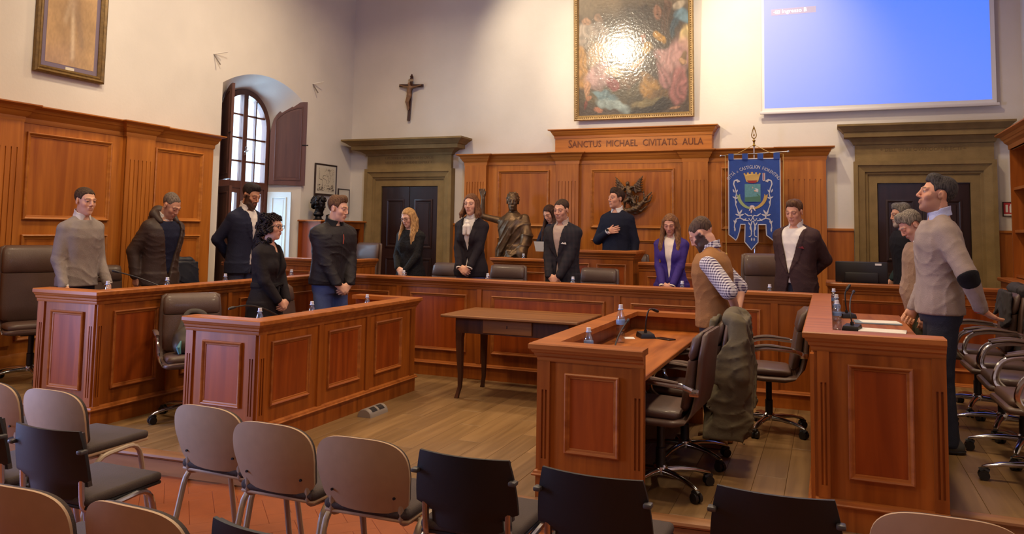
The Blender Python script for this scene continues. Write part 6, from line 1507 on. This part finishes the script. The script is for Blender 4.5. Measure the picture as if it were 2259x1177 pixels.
# ------------------------------------------------------------------ projection screen
scn = empty('projection_screen', (.555, YB-.06, 3.17), 0, 'white projection screen on the back wall glowing blue with a small caption', 'screen')
SW = 2.72/2; SHT = 1.95
b = MB(); b.box(-SW, -.012, .03, SW, -.008, SHT); b.build('fabric', mat('screen_white', (222, 218, 214), .8), scn, local=True, smooth=0)
b = MB(); b.rbox(-SW-.03, -.03, -.01, SW+.03, .006, .03, .010, 2); b.build('bottom_bar', mat('white_bar', (214, 208, 204), .5), scn, local=True)
m, N_, L_, P_ = new_mat('projected_blue'); P_.inputs['Base Color'].default_value = lin(150, 142, 144); P_.inputs['Roughness'].default_value = .85
P_.inputs['Emission Color'].default_value = (.002, .145, .95, 1); P_.inputs['Emission Strength'].default_value = .78
b = MB(); b.box(-SW+.03, -.0135, .07, SW-.05, -.0120, SHT-.05); b.build('projected_image', m, scn, local=True, smooth=0)
b = MB(); b.box(-1.235, -.0150, 1.325, -.67, -.0136, 1.412); cp = b.build('caption_box', mat('caption_grey', (150, 140, 164), .8, emit=.45), scn, local=True, smooth=0)
v_, f_ = text_mesh('Ingresso B', .075, .0003, 'LEFT'); b = MB(); b.add([(-1.10+a, -.0154-c, 1.350+q) for a, q, c in v_], f_)
b.sweep([(-1.185, -.0153, 1.348), (-1.125, -.0153, 1.348), (-1.125, -.0153, 1.392), (-1.185, -.0153, 1.392)], [(0, 0), (-.008, 0), (-.008, .0004), (0, .0004)], (0, -1, 0), True); b.box(-1.205, -.0157, 1.366, -1.145, -.0153, 1.374)
b.build('caption_text', mat('caption_white', (235, 232, 240), .8, emit=.8), scn, local=True, smooth=0)

# ------------------------------------------------------------------ crucifix
cr = empty('crucifix', (-6.235, YB-.02, 3.28), 0, 'dark wooden crucifix on the back wall above the left doorway', 'crucifix'); cr.rotation_euler = (0, rad(3), 0)
b = MB(); b.cbox(-.024, -.03, 0, .024, -.004, .70, .004); b.lathe([(.02, .70), (.03, .715), (.014, .74), (.006, .76)], (0, -.017, 0), 10); b.build('upright', DARKW, cr, local=True)
b = MB(); b.cbox(-.215, -.032, .545, .225, -.006, .592, .004); b.build('crossbar', DARKW, cr, local=True)
b = MB(); b.cbox(-.045, -.038, .635, .045, -.030, .672, .003); b.build('scroll', mat('pale_horn', (150, 126, 98), .6), cr, local=True)
F = Field.uni((-.24, -.11, .16), (.24, 0, .66), .005)
F.chain([(-.195, -.045, .575), (-.10, -.05, .548), (-.035, -.055, .535)], [.010, .012, .018], .008); F.chain([(.195, -.045, .575), (.10, -.05, .548), (.035, -.055, .535)], [.010, .012, .018], .008)
F.chain([(0, -.055, .53), (-.006, -.06, .46), (.004, -.055, .41)], [.038, .032, .034], .02); F.ell((-.014, -.062, .590), (.021, .024, .028), None, .008); F.cone((-.006, -.055, .57), (0, -.055, .54), .014, .018, .01)
F.chain([(-.016, -.058, .40), (-.03, -.075, .30), (-.008, -.052, .20), (-.004, -.06, .17)], [.024, .019, .012, .010], .012); F.chain([(.016, -.058, .40), (-.004, -.075, .30), (.004, -.052, .20), (.0, -.06, .17)], [.024, .019, .012, .010], .012)
F.ell((0, -.058, .405), (.042, .032, .036), None, .01); me, _ = F.mesh('corpus', 1., 1); link('corpus', me, mat('polished_horn', (128, 92, 62), .5, noise=.2), cr)

# ------------------------------------------------------------------ bronzes
BRONZE = mat('dark_bronze', (104, 80, 56), .42, .6, noise=.35, nscale=12, bump=.2, bscale=50); BRZB = mat('black_bronze', (38, 32, 32), .4, .7, noise=.3)
# winged relief on the centre panel
rl = empty('winged_relief', (-2.55, YB-.115, 2.06), 0, 'bronze winged figure striking down a fallen one on the centre panel of the tribune', 'relief')
F = Field.uni((-.36, -.20, -.30), (.36, .02, .34), .006)
for s, tip in ((-1, (-.24, .27)), (1, (.15, .285))):
    base = np.array([-.05+s*.045, -.06, .10])
    for k in range(7):
        t = k/6; a = np.array([tip[0], -.05, tip[1]])*(1-t)+np.array([s*.20-.05, -.03, .055])*t; mid = base*(.45)+a*.55+[s*.03, -.015, .03*(1-t)]
        F.chain([base+[s*.01*k, 0, -.006*k], mid, a], [.016, .015, .006], .004)
F.chain([(-.05, -.08, .12), (-.03, -.10, .04), (-.01, -.09, -.03)], [.038, .040, .036], .02); F.ell((-.055, -.10, .175), (.026, .028, .033), None, .008); F.cone((-.05, -.08, .15), (-.05, -.085, .12), .016, .02, .01)
F.chain([(-.085, -.09, .125), (-.13, -.12, .09), (-.10, -.14, .02)], [.018, .015, .012], .008); F.chain([(-.01, -.09, .125), (.05, -.12, .13), (.07, -.12, .05)], [.018, .015, .012], .008)
F.chain([(-.03, -.09, -.03), (-.09, -.12, -.08), (-.10, -.08, -.16)], [.028, .022, .014], .01); F.chain([(.01, -.09, -.03), (.05, -.11, -.10), (.02, -.08, -.18)], [.028, .022, .014], .01)
for k in range(6): F.cone((-.06+.03*k, -.085, .0), (-.09+.035*k, -.09, -.10), .014, .010, .006)
F.chain([(-.20, -.06, -.20), (-.08, -.09, -.21), (.06, -.08, -.18), (.16, -.07, -.08)], [.020, .034, .040, .030], .02); F.ell((.20, -.075, -.03), (.026, .028, .03), None, .008)
F.chain([(.15, -.07, -.08), (.22, -.08, .0), (.27, -.06, .05)], [.02, .014, .010], .008); F.chain([(.16, -.07, -.10), (.25, -.06, -.06), (.28, -.05, .02)], [.018, .013, .009], .008); F.chain([(.17, -.06, -.02), (.165, -.06, .07)], [.014, .008], .006)
F.chain([(-.06, -.09, -.21), (-.02, -.07, -.24), (.08, -.06, -.235)], [.028, .02, .012], .01); F.chain([(-.20, -.06, -.2), (-.27, -.05, -.17)], [.018, .010], .008); F.chain([(.02, -.08, -.19), (.12, -.06, -.21), (.2, -.05, -.14)], [.024, .018, .010], .01)
F.cone((-.03, -.02, -.06), (.05, -.02, -.16), .05, .05, .02)
F.warp(lambda X, Y, Z: .003*np.sin(120*X+60*Z)*np.sin(110*Z-40*X)); me, _ = F.mesh('relief', 1., 0); link('figures', me, BRONZE, rl)
# togate statue
tp = ony(1132, 424, 10.35); pose = dict(arms=(((.40, .10, 1.70), (.6, .1, -1), (.10, .12, 1), (-.1, 1, .1), (6, 8, 8), 34), ((-.15, .20, .98), (-.8, -.4, -.4), (.5, .6, -.3), (.3, -.3, -.9), (40, 40, 30), 25)), lean=0, hyaw=24, hpitch=-2, spread=1.)
rg_ = Rig(pose, False, 1.06); ssc = (tp[2]-P2-.05)/rg_.top[2]
stt = empty('bronze_statue', (tp[0], tp[1], P2), rad(-96-90), 'life-size bronze statue of a man in a toga with one arm raised', 'statue')
F = Field.uni((-.36, -.34, -.02), (.52, .42, 1.82), .0088)
rg_.torso(F, .018, .80, 1.5); rg_.arms(F, -.004, k=.012); F.cone(rg_.T(0, -.018, 1.46), rg_.H(0, -.018, -.055), .060, .054, .03); head_sdf(F, rg_.H)
for s in (1, -1):
    S_, E_, W_, hd, nr, cu, th = rg_.arm[s]; hand_sdf(F, W_, hd, nr, s == 1, cu, 1.0, th, .003)
def toga(X, Y, Z):
    t = np.clip((1.05-Z)/1.0, 0, 1); rx = .185+.05*t; ry = .145+.06*t; return np.maximum((np.sqrt((X/rx)**2+(Y/ry)**2)-1)*np.minimum(rx, ry), np.maximum(Z-1.06, .02-Z))
F.fn((-.4, -.4, 0), (.4, .4, 1.2), toga, .04)
for k in range(9):
    t = k/8; F.chain([rg_.T(-.14+.02*t, .06, 1.44-.02*t), rg_.T(-.05+.02*t, .155, 1.30-.09*t), rg_.T(.10, .17, 1.10-.17*t), rg_.T(.19, .08, 1.02-.20*t)], [.018]*4, .014)
for k in range(7): F.chain([(-.20+.05*k*.5, .15+.01*k, 1.0), (-.22+.06*k, .17, .6), (-.22+.07*k, .20, .06)], [.020, .026, .028], .02)
F.chain([rg_.T(-.17, -.02, 1.43), rg_.T(-.24, .05, 1.2), rg_.T(-.22, .15, .98), (-.22, .16, .6)], [.06, .07, .065, .05], .03)
H_ = rg_.H; F.ell(H_(0, -.014, .040), (.082, .103, .088), H_.R, .008)
for k in range(40):
    a = k*2.4; z = .115-.0032*k*1.1; r_ = math.sqrt(max(.02, 1-((z-.03)/.10)**2)); p_ = (.078*r_*math.cos(a), .098*r_*math.sin(a)-.014, z)
    if p_[1] < .05 or z > .085: F.ell(H_(*p_), .014, None, .006)
F.warp(lambda X, Y, Z: -.010*(1-np.abs(np.sin(30*X+9*np.sin(4*Z)+8*Y)))**2*np.clip((1.02-Z)*6, 0, 1)-.012*(1-np.abs(np.sin(27*(.55*X+.85*Z)+3*np.sin(9*X))))**3*((Z > .98) & (Z < 1.42) & (X < .17) & (Y > -.3)))
me, _ = F.mesh('figure', ssc, 0); fg = link('figure', me, BRONZE, stt, (0, 0, .05)); b = MB(); b.cbox(-.3, -.3, 0, .3, .3, .05, .006); b.build('plinth', BRONZE, stt, local=True)
# bust on the cabinet
cb = empty('low_cabinet', (-7.08, 10.2, P2), 0, 'dark wooden cabinet with an open niche in the corner by the left doorway', 'cabinet')
cz = 1.635
b = MB(); b.box(-7.31, 9.66, P2, -6.92, 9.69, cz); b.build('side_panel', W_P, cb, smooth=0); b = MB(); b.box(-7.31, 10.79, P2, -6.92, 10.82, cz); b.build('side_panel', W_P, cb, smooth=0)
b = MB(); b.box(-7.31, 9.69, P2, -7.29, 10.79, cz); b.build('back_panel', W_P, cb, smooth=0)
b = MB(); b.sweep([(-7.31, 9.66, 0), (-6.92, 9.66, 0), (-6.92, 10.82, 0), (-7.31, 10.82, 0)], [(-.39, cz), (.03, cz), (.035, cz+.012), (.02, cz+.026), (-.39, cz+.026)], (0, 0, 1)); b.build('top_moulding', W_Y, cb)
b = MB(); b.box(-7.3, 9.66, cz, -6.92, 10.82, cz+.026); b.build('top', W_Y, cb, smooth=0)
b = MB(); b.box(-6.95, 9.69, cz-.10, -6.92, 10.79, cz); b.box(-6.95, 9.69, cz-.42, -6.92, 10.79, cz-.34); b.box(-6.95, 10.20, cz-.34, -6.92, 10.28, cz-.10); b.box(-6.95, 9.69, cz-.34, -6.92, 9.76, cz-.10); b.box(-6.95, 10.72, cz-.34, -6.92, 10.79, cz-.10); b.build('niche_frame', W_V, cb, smooth=0)
for y0, y1 in ((9.71, 10.23), (10.25, 10.77)): b = MB(); b.cbox(-6.945, y0, P2+.05, -6.915, y1, cz-.44, .006); b.build('cabinet_door', W_P, cb, smooth=0)
bz = cz+.026; bp_ = onx(702, 485, -7.12)
bu = empty('bronze_bust', (-7.12, bp_[1], bz), rad(-20-90+0), 'small dark bronze bust with thick curly hair on the corner cabinet', 'bust')
F = Field.uni((-.16, -.16, .05), (.16, .18, .40), .007)
H_ = HeadFrame((0, .01, .235), rotz(rad(30)) @ rotx(rad(-8)), 1.0); head_sdf(F, H_); F.cone((0, -.01, .08), (0, 0, .18), .055, .05, .02); F.ell((0, 0, .085), (.085, .06, .04), None, .03)
rnd = random.Random(5)
for k in range(70):
    a = rnd.uniform(0, 2*PI); z = rnd.uniform(-.07, .11); rr = math.sqrt(max(.08, 1-((z-.02)/.115)**2)); x, y = .088*rr*math.cos(a), .105*rr*math.sin(a)-.014
    if y > .045 and z < .06: continue
    F.ell(H_(x, y, z), rnd.uniform(.018, .028), None, .006)
me, _ = F.mesh('bust', 1., 0); link('head', me, BRZB, bu); b = MB(); b.lathe([(.075, 0), (.078, .012), (.055, .022), (.048, .05), (.056, .06)], (0, 0, 0), 18); b.build('base', BRZB, bu, local=True)

# ------------------------------------------------------------------ bookcase on the right
bk = empty('bookcase', (2.0, 8.4, P2), 0, 'tall oak bookcase with a cornice along the right wall', 'bookcase')
by0, by1, bx = 7.0, 10.02, 1.86; bzt = 2.70
for y in (by0, 8.0, 9.0, by1-.04):
    b = MB(); b.box(bx, y, 1.13, XR-.005, y+.04, bzt-.1); b.build('upright', W_V, bk, smooth=0)
for z in (1.14, 1.62, 2.08, 2.52):
    for y0, y1 in ((by0+.04, 8.0), (8.04, 9.0), (9.04, by1-.04)): b = MB(); b.box(bx+.02, y0, z, XR-.03, y1, z+.03); b.build('shelf', W_Y, bk, smooth=0)
b = MB(); b.box(XR-.03, by0, 1.13, XR-.005, by1, bzt-.1); b.build('back_panel', W_P, bk, smooth=0)
b = MB(); b.sweep([(XR-.01, by1, 0), (bx, by1, 0), (bx, by0, 0), (XR-.01, by0, 0)], cornice_prof(bzt, .17, .12), (0, 0, 1)); b.build('cornice', W_Y, bk, smooth=25)
b = MB(); b.box(bx, by0, bzt-.17, XR-.01, by1, bzt-.01); b.build('top_board', W_Y, bk, smooth=0)
b = MB(); b.box(1.76, by0, P2, XR-.005, by1+.05, 1.089); b.build('base_cabinet', W_P, bk, smooth=0)
b = MB(); b.cbox(1.72, by0-.02, 1.09, XR-.005, by1+.09, 1.13, .008); b.build('base_top', W_Y, bk, smooth=0)
b = MB(); b.box(1.75, by0, 1.0, 1.79, by1+.05, 1.09); b.build('base_rail', W_Y, bk, smooth=0)
for k in range(26): b = MB(); y = 9.0+k*.04; b.box(1.742, y, .45, 1.758, y+.018, .96); b.build('grille_slat', W_V, bk, smooth=0)
# fire-extinguisher sign
sg = empty('fire_sign', (2.0, YB-.005, 1.82), 0, 'small red fire-extinguisher sign in a dark frame beside the bookcase', 'sign')
b = MB(); b.box(-.05, -.012, 0, .16, 0, .175); b.build('frame', BLKF, sg, local=True, smooth=0)
b = MB(); b.box(-.04, -.014, .03, .15, -.012, .165); b.build('red_field', mat('sign_red', (176, 40, 44), .5), sg, local=True, smooth=0); b = MB(); b.box(-.04, -.014, .01, .15, -.012, .03); b.build('white_strip', PAPER, sg, local=True, smooth=0)
b = MB(); b.prism([(.02, .045), (.055, .045), (.055, .12), (.047, .135), (.047, .15), (.028, .15), (.028, .135), (.02, .12)], lambda u, v, d: (u, d, v), -.0155, -.014); b.box(-.02, -.0155, .05, .005, -.014, .14); b.build('extinguisher_symbol', PAPER, sg, local=True, smooth=0)

# ------------------------------------------------------------------ town banner
bn = empty('town_banner', (-.885, 10.56, P2), 0, 'blue town banner with an embroidered coat of arms on a pole stand', 'banner')
BLUE = mat('blue_velvet', (34, 66, 140), .8, noise=.12, nscale=20, bump=.15, bscale=150, sheen=.3); SILV = mat('silver_thread', (196, 192, 196), .5, bump=.3, bscale=300); GOLD = mat('gold_thread', (196, 158, 84), .5, .2, bump=.3, bscale=300)
def bz_(x, y): return ((x-374)/630., 2.53-P2-(y-285)/630.)
out = [(172, 285), (576, 285), (576, 905), (523, 950), (468, 905), (464, 820), (404, 820), (402, 962), (350, 1025), (298, 962), (302, 820), (266, 820), (258, 870), (240, 930), (226, 950), (172, 905)]
def wave(x, z): return -.012*math.sin(x*11+1)*min(1, (2.4-z)*1.2)-.006*math.sin(x*23+z*3)
def densify(P_, st=.03):
    o_ = []
    for (a, b_) in zip(P_, P_[1:]+P_[:1]):
        n_ = max(1, int(math.hypot(b_[0]-a[0], b_[1]-a[1])/st)); o_ += [(a[0]+(b_[0]-a[0])*k/n_, a[1]+(b_[1]-a[1])*k/n_) for k in range(n_)]
    return o_
# cloth as a grid of columns so that it can hang in soft waves
poly = [bz_(*p) for p in out]
bm = bmesh.new(); pv = [bm.verts.new((x, 0, z)) for x, z in poly]; bm.faces.new(pv)
for k in range(1, 40):
    x = bz_(172, 0)[0]+k*(404/630.)/40; bmesh.ops.bisect_plane(bm, geom=bm.verts[:]+bm.edges[:]+bm.faces[:], plane_co=(x, 0, 0), plane_no=(1, 0, 0))
for k in range(1, 24): bmesh.ops.bisect_plane(bm, geom=bm.verts[:]+bm.edges[:]+bm.faces[:], plane_co=(0, 0, 1.0+k*.06), plane_no=(0, 0, 1))
for v in bm.verts: v.co.y = wave(v.co.x, v.co.z)
me = bpy.data.meshes.new('cloth'); bm.to_mesh(me); bm.free(); me.shade_smooth(); cl = link('cloth', me, BLUE, bn); md = cl.modifiers.new('solid', 'SOLIDIFY'); md.thickness = .006; md.offset = 0
b = MB(); tp_ = [(x, wave(x, z)-.004, z) for x, z in densify(poly)]; b.tube(tp_, .007, 6, True); b.build('fringe', SILV, bn, local=True)
def emb(nm, polys, m, d=.004):
    b = MB()
    for p in polys: b.prism(p, lambda u, v, dd: (u, wave(u, v)+dd, v), -.004-d, -.003)
    return b.build(nm, m, bn, local=True, smooth=0)
def strip(pts, w_):
    P_ = [np.array(bz_(*p)) for p in pts]; l, r_ = [], []
    for i in range(len(P_)):
        t = unit(P_[min(i+1, len(P_)-1)]-P_[max(i-1, 0)]); n_ = np.array([-t[1], t[0]]); ww = (w_[i] if hasattr(w_, '__len__') else w_)/630./2; l.append(tuple(P_[i]+n_*ww)); r_.append(tuple(P_[i]-n_*ww))
    return l+r_[::-1]
def leaf(x, y, a, ln, wd):
    c, s = math.cos(rad(a)), math.sin(rad(a)); return [bz_(x+c*p*ln-s*q*wd, y-(s*p*ln+c*q*wd)) for p, q in ((-.5, 0), (-.2, .42), (.15, .4), (.5, 0), (.15, -.4), (-.2, -.42))]
# lettering on an arc
b = MB(); txt = 'CITTÀ di CASTIGLION FIORENTINO'; R_ = .405; cx_, cz_ = bz_(368, 350+.405*630)
ws = []
for ch in txt: ws.append({' ': .032, 'I': .020, 'i': .013, 'd': .022, 'C': .040, 'G': .042, 'O': .044, 'N': .042, 'T': .038}.get(ch, .038))
tot = sum(ws); acc = 0
for ch, w1 in zip(txt, ws):
    mid = acc+w1/2; acc += w1
    if ch == ' ': continue
    a = (mid-tot/2)/R_*(.66/tot*1.14); v_, f_ = text_mesh(ch, .062 if ch.isupper() else .040, .0006, 'CENTER'); c, s = math.cos(a), math.sin(a); k_ = .66/tot*1.12
    pts = []
    for p, q, d in v_:
        p *= k_; X_, Z_ = cx_+(R_+q-.022)*s+p*c, cz_+(R_+q-.022)*c-p*s; pts.append((X_, wave(X_, Z_)-.006-d, Z_))
    b.add(pts, f_)
b.build('lettering', SILV, bn, local=True, smooth=0)
crn = [bz_(*p) for p in ((312, 470), (300, 425), (290, 405), (303, 400), (306, 412), (318, 412), (318, 396), (332, 396), (334, 408), (348, 408), (350, 392), (366, 392), (368, 408), (382, 408), (384, 396), (398, 396), (398, 412), (410, 412), (414, 400), (428, 405), (418, 425), (406, 470), (385, 482), (335, 482))]
emb('crown', [crn], GOLD); emb('crown_lining', [[bz_(*p) for p in ((318, 462), (400, 462), (388, 480), (360, 484), (332, 480))]], mat('red_thread', (150, 40, 40), .7), .006)
emb('shield', [[bz_(*p) for p in ((300, 490), (424, 490), (424, 635), (300, 635))]], mat('sea_green_thread', (92, 142, 146), .7, noise=.2, nscale=60), .004)
emb('shield_ground', [[bz_(*p) for p in ((302, 600), (330, 575), (362, 590), (400, 570), (422, 590), (422, 633), (302, 633))]], mat('green_thread', (70, 112, 90), .7), .005)
emb('shield_figure', [[bz_(*p) for p in ((346, 535), (372, 535), (378, 570), (340, 570))], [bz_(*p) for p in ((345, 570), (356, 570), (354, 610), (347, 610))], [bz_(*p) for p in ((360, 570), (372, 570), (368, 608), (361, 608))]], mat('red_thread', (150, 40, 40)), .007)
emb('shield_figure_skin', [[bz_(358+9*math.cos(t), 522+11*math.sin(t)) for t in np.linspace(0, 2*PI, 11)[:-1]], [bz_(*p) for p in ((330, 545), (345, 538), (345, 546), (333, 555))], [bz_(*p) for p in ((375, 538), (392, 548), (389, 556), (374, 548))]], mat('flesh_thread', (206, 160, 126), .7), .008)
emb('shield_wing', [leaf(326, 535, 20, 34, 10), leaf(328, 545, 5, 32, 12)], SILV, .006); emb('shield_wing', [leaf(394, 533, -20+180, 34, 10), leaf(394, 542, 175, 32, 11), leaf(396, 551, 160, 30, 11)], SILV, .006)
lv, lg = [], []
for k in range(13):
    t = k/12; a = rad(180+8+t*80); x, y = 358+108*math.cos(a), 570-118*math.sin(a); ta = 180+8+t*80+90
    lv += [leaf(x-6, y, ta+28, 30, 12), leaf(x+6, y, ta-28, 30, 12)]
    x2 = 716-x; lg += [leaf(x2-6, y, 180-ta+28, 30, 12), leaf(x2+6, y, 180-ta-28, 30, 12)]
emb('oak_branch', lv, mat('pale_green_thread', (150, 164, 110), .7)); emb('laurel_branch', lg, GOLD)
emb('branch_ribbon', [leaf(345, 690, 60, 50, 14), leaf(371, 690, 120, 50, 14), leaf(358, 672, 0, 44, 18), leaf(352, 712, 80, 36, 12)], mat('ribbon_thread', (220, 196, 190), .7), .006)
for sx in (1, -1):
    mx = lambda P_: [(p if sx == 1 else 724-p, q) for p, q in P_]
    emb('scroll', [strip(mx([(262, 470), (240, 455), (218, 465), (212, 490), (226, 530), (234, 570), (224, 610), (228, 660), (245, 710), (262, 735)]), [10, 10, 11, 10, 8, 7, 8, 7, 7, 9]),
                   strip(mx([(215, 850), (220, 800), (232, 775), (262, 768), (300, 785), (330, 790)]), [6, 8, 8, 8, 9, 6]), strip(mx([(300, 730), (330, 750), (352, 745), (362, 765), (345, 790), (330, 770)]), 8), strip(mx([(358, 790), (345, 830), (352, 880)]), 8)], SILV)
    lf_ = []
    for x, y, a, l_, w2 in ((238, 462, 150, 34, 14), (250, 470, 40, 26, 12), (212, 545, 110, 34, 12), (238, 548, 60, 30, 12), (216, 600, 150, 34, 13), (236, 604, 30, 34, 13), (232, 640, 80, 30, 11), (250, 725, 120, 46, 16), (268, 718, 60, 46, 16), (276, 742, 20, 44, 16), (240, 742, 160, 40, 15), (262, 752, 90, 36, 14), (218, 800, 120, 34, 14), (226, 800, 60, 34, 14), (220, 860, 90, 40, 14), (300, 780, 40, 36, 12), (318, 742, 140, 36, 12), (335, 815, 120, 34, 12), (342, 850, 100, 34, 12), (350, 890, 90, 44, 9), (340, 915, 30, 30, 10), (352, 940, 90, 30, 12)):
        lf_.append(leaf(x if sx == 1 else 724-x, y, a if sx == 1 else 180-a, l_, w2))
    emb('scroll_leaves', lf_, SILV)
emb('medal_ribbon', [[bz_(*p) for p in ((440, 402), (460, 402), (460, 462), (450, 470), (440, 462))]], SILV, .006); emb('medal_stripe', [[bz_(*p) for p in ((447, 402), (453, 402), (453, 462), (447, 462))]], mat('red_thread', (150, 40, 40)), .008)
for x0, x1 in ((172, 214), (282, 326), (402, 446), (526, 574)):
    b = MB(); p0, p1 = bz_(x0, 288), bz_(x1, 240); b.box(p0[0], -.018, p0[1], p1[0], .018, p1[1]); b.build('hanging_loop', BLUE, bn, local=True, smooth=0)
zb = bz_(0, 250)[1]
b = MB(); b.tube([(-.415, 0, zb-.01), (.415, 0, zb+.03)], .009, 8); b.build('crossbar', CHROME, bn, local=True)
for s in (-1, 1): b = MB(); b.ball((s*.42, 0, zb+.01+s*.02), .016); b.build('bar_knob', CHROME, bn, local=True)
b = MB(); b.tube([(0, .02, .02), (0, .02, 2.62)], .011, 10); b.build('pole', CHROME, bn, local=True)
fz_ = 2.62
b = MB(); b.lathe([(.012, 0), (.020, .015), (.012, .03), (.012, .06), (.022, .075), (.012, .09)], (0, .02, fz_-.07), 12); b.build('finial_collar', BRASS, bn, local=True)
b = MB(); op = [(0, 0), (.03, .03), (.036, .06), (.022, .12), (0, .19), (-.022, .12), (-.036, .06), (-.03, .03)]
b.sweep([(u, .02, fz_+.02+v) for u, v in op], [(0, -.004), (-.011, -.004), (-.011, .004), (0, .004)], (0, -1, 0), True); b.tube([(0, .02, fz_+.02), (0, .02, fz_+.17)], .004, 6); b.ball((0, .02, fz_+.08), .012, 8, 5); b.build('spear_finial', BRASS, bn, local=True)
for s in (-1, 1):
    b = MB(); b.tube([(0, .015, zb+.13), (s*.2, -.01, zb+.02), (s*.36, -.012, zb+.0), (s*.355, -.014, 1.6), (s*.352, -.016, 1.16)], .0045, 6); b.build('cord', GOLD, bn, local=True)
    if s < 0: b = MB(); b.lathe([(.006, .0), (.018, -.02), (.014, -.035), (.02, -.05), (.018, -.12)], (s*.352, -.016, 1.17), 10); b.build('tassel', GOLD, bn, local=True)
b = MB(); b.lathe([(.17, 0), (.17, .02), (.06, .05), (.03, .10), (.025, .25)], (0, .02, 0), 20); b.build('pole_stand', IRON, bn, local=True)
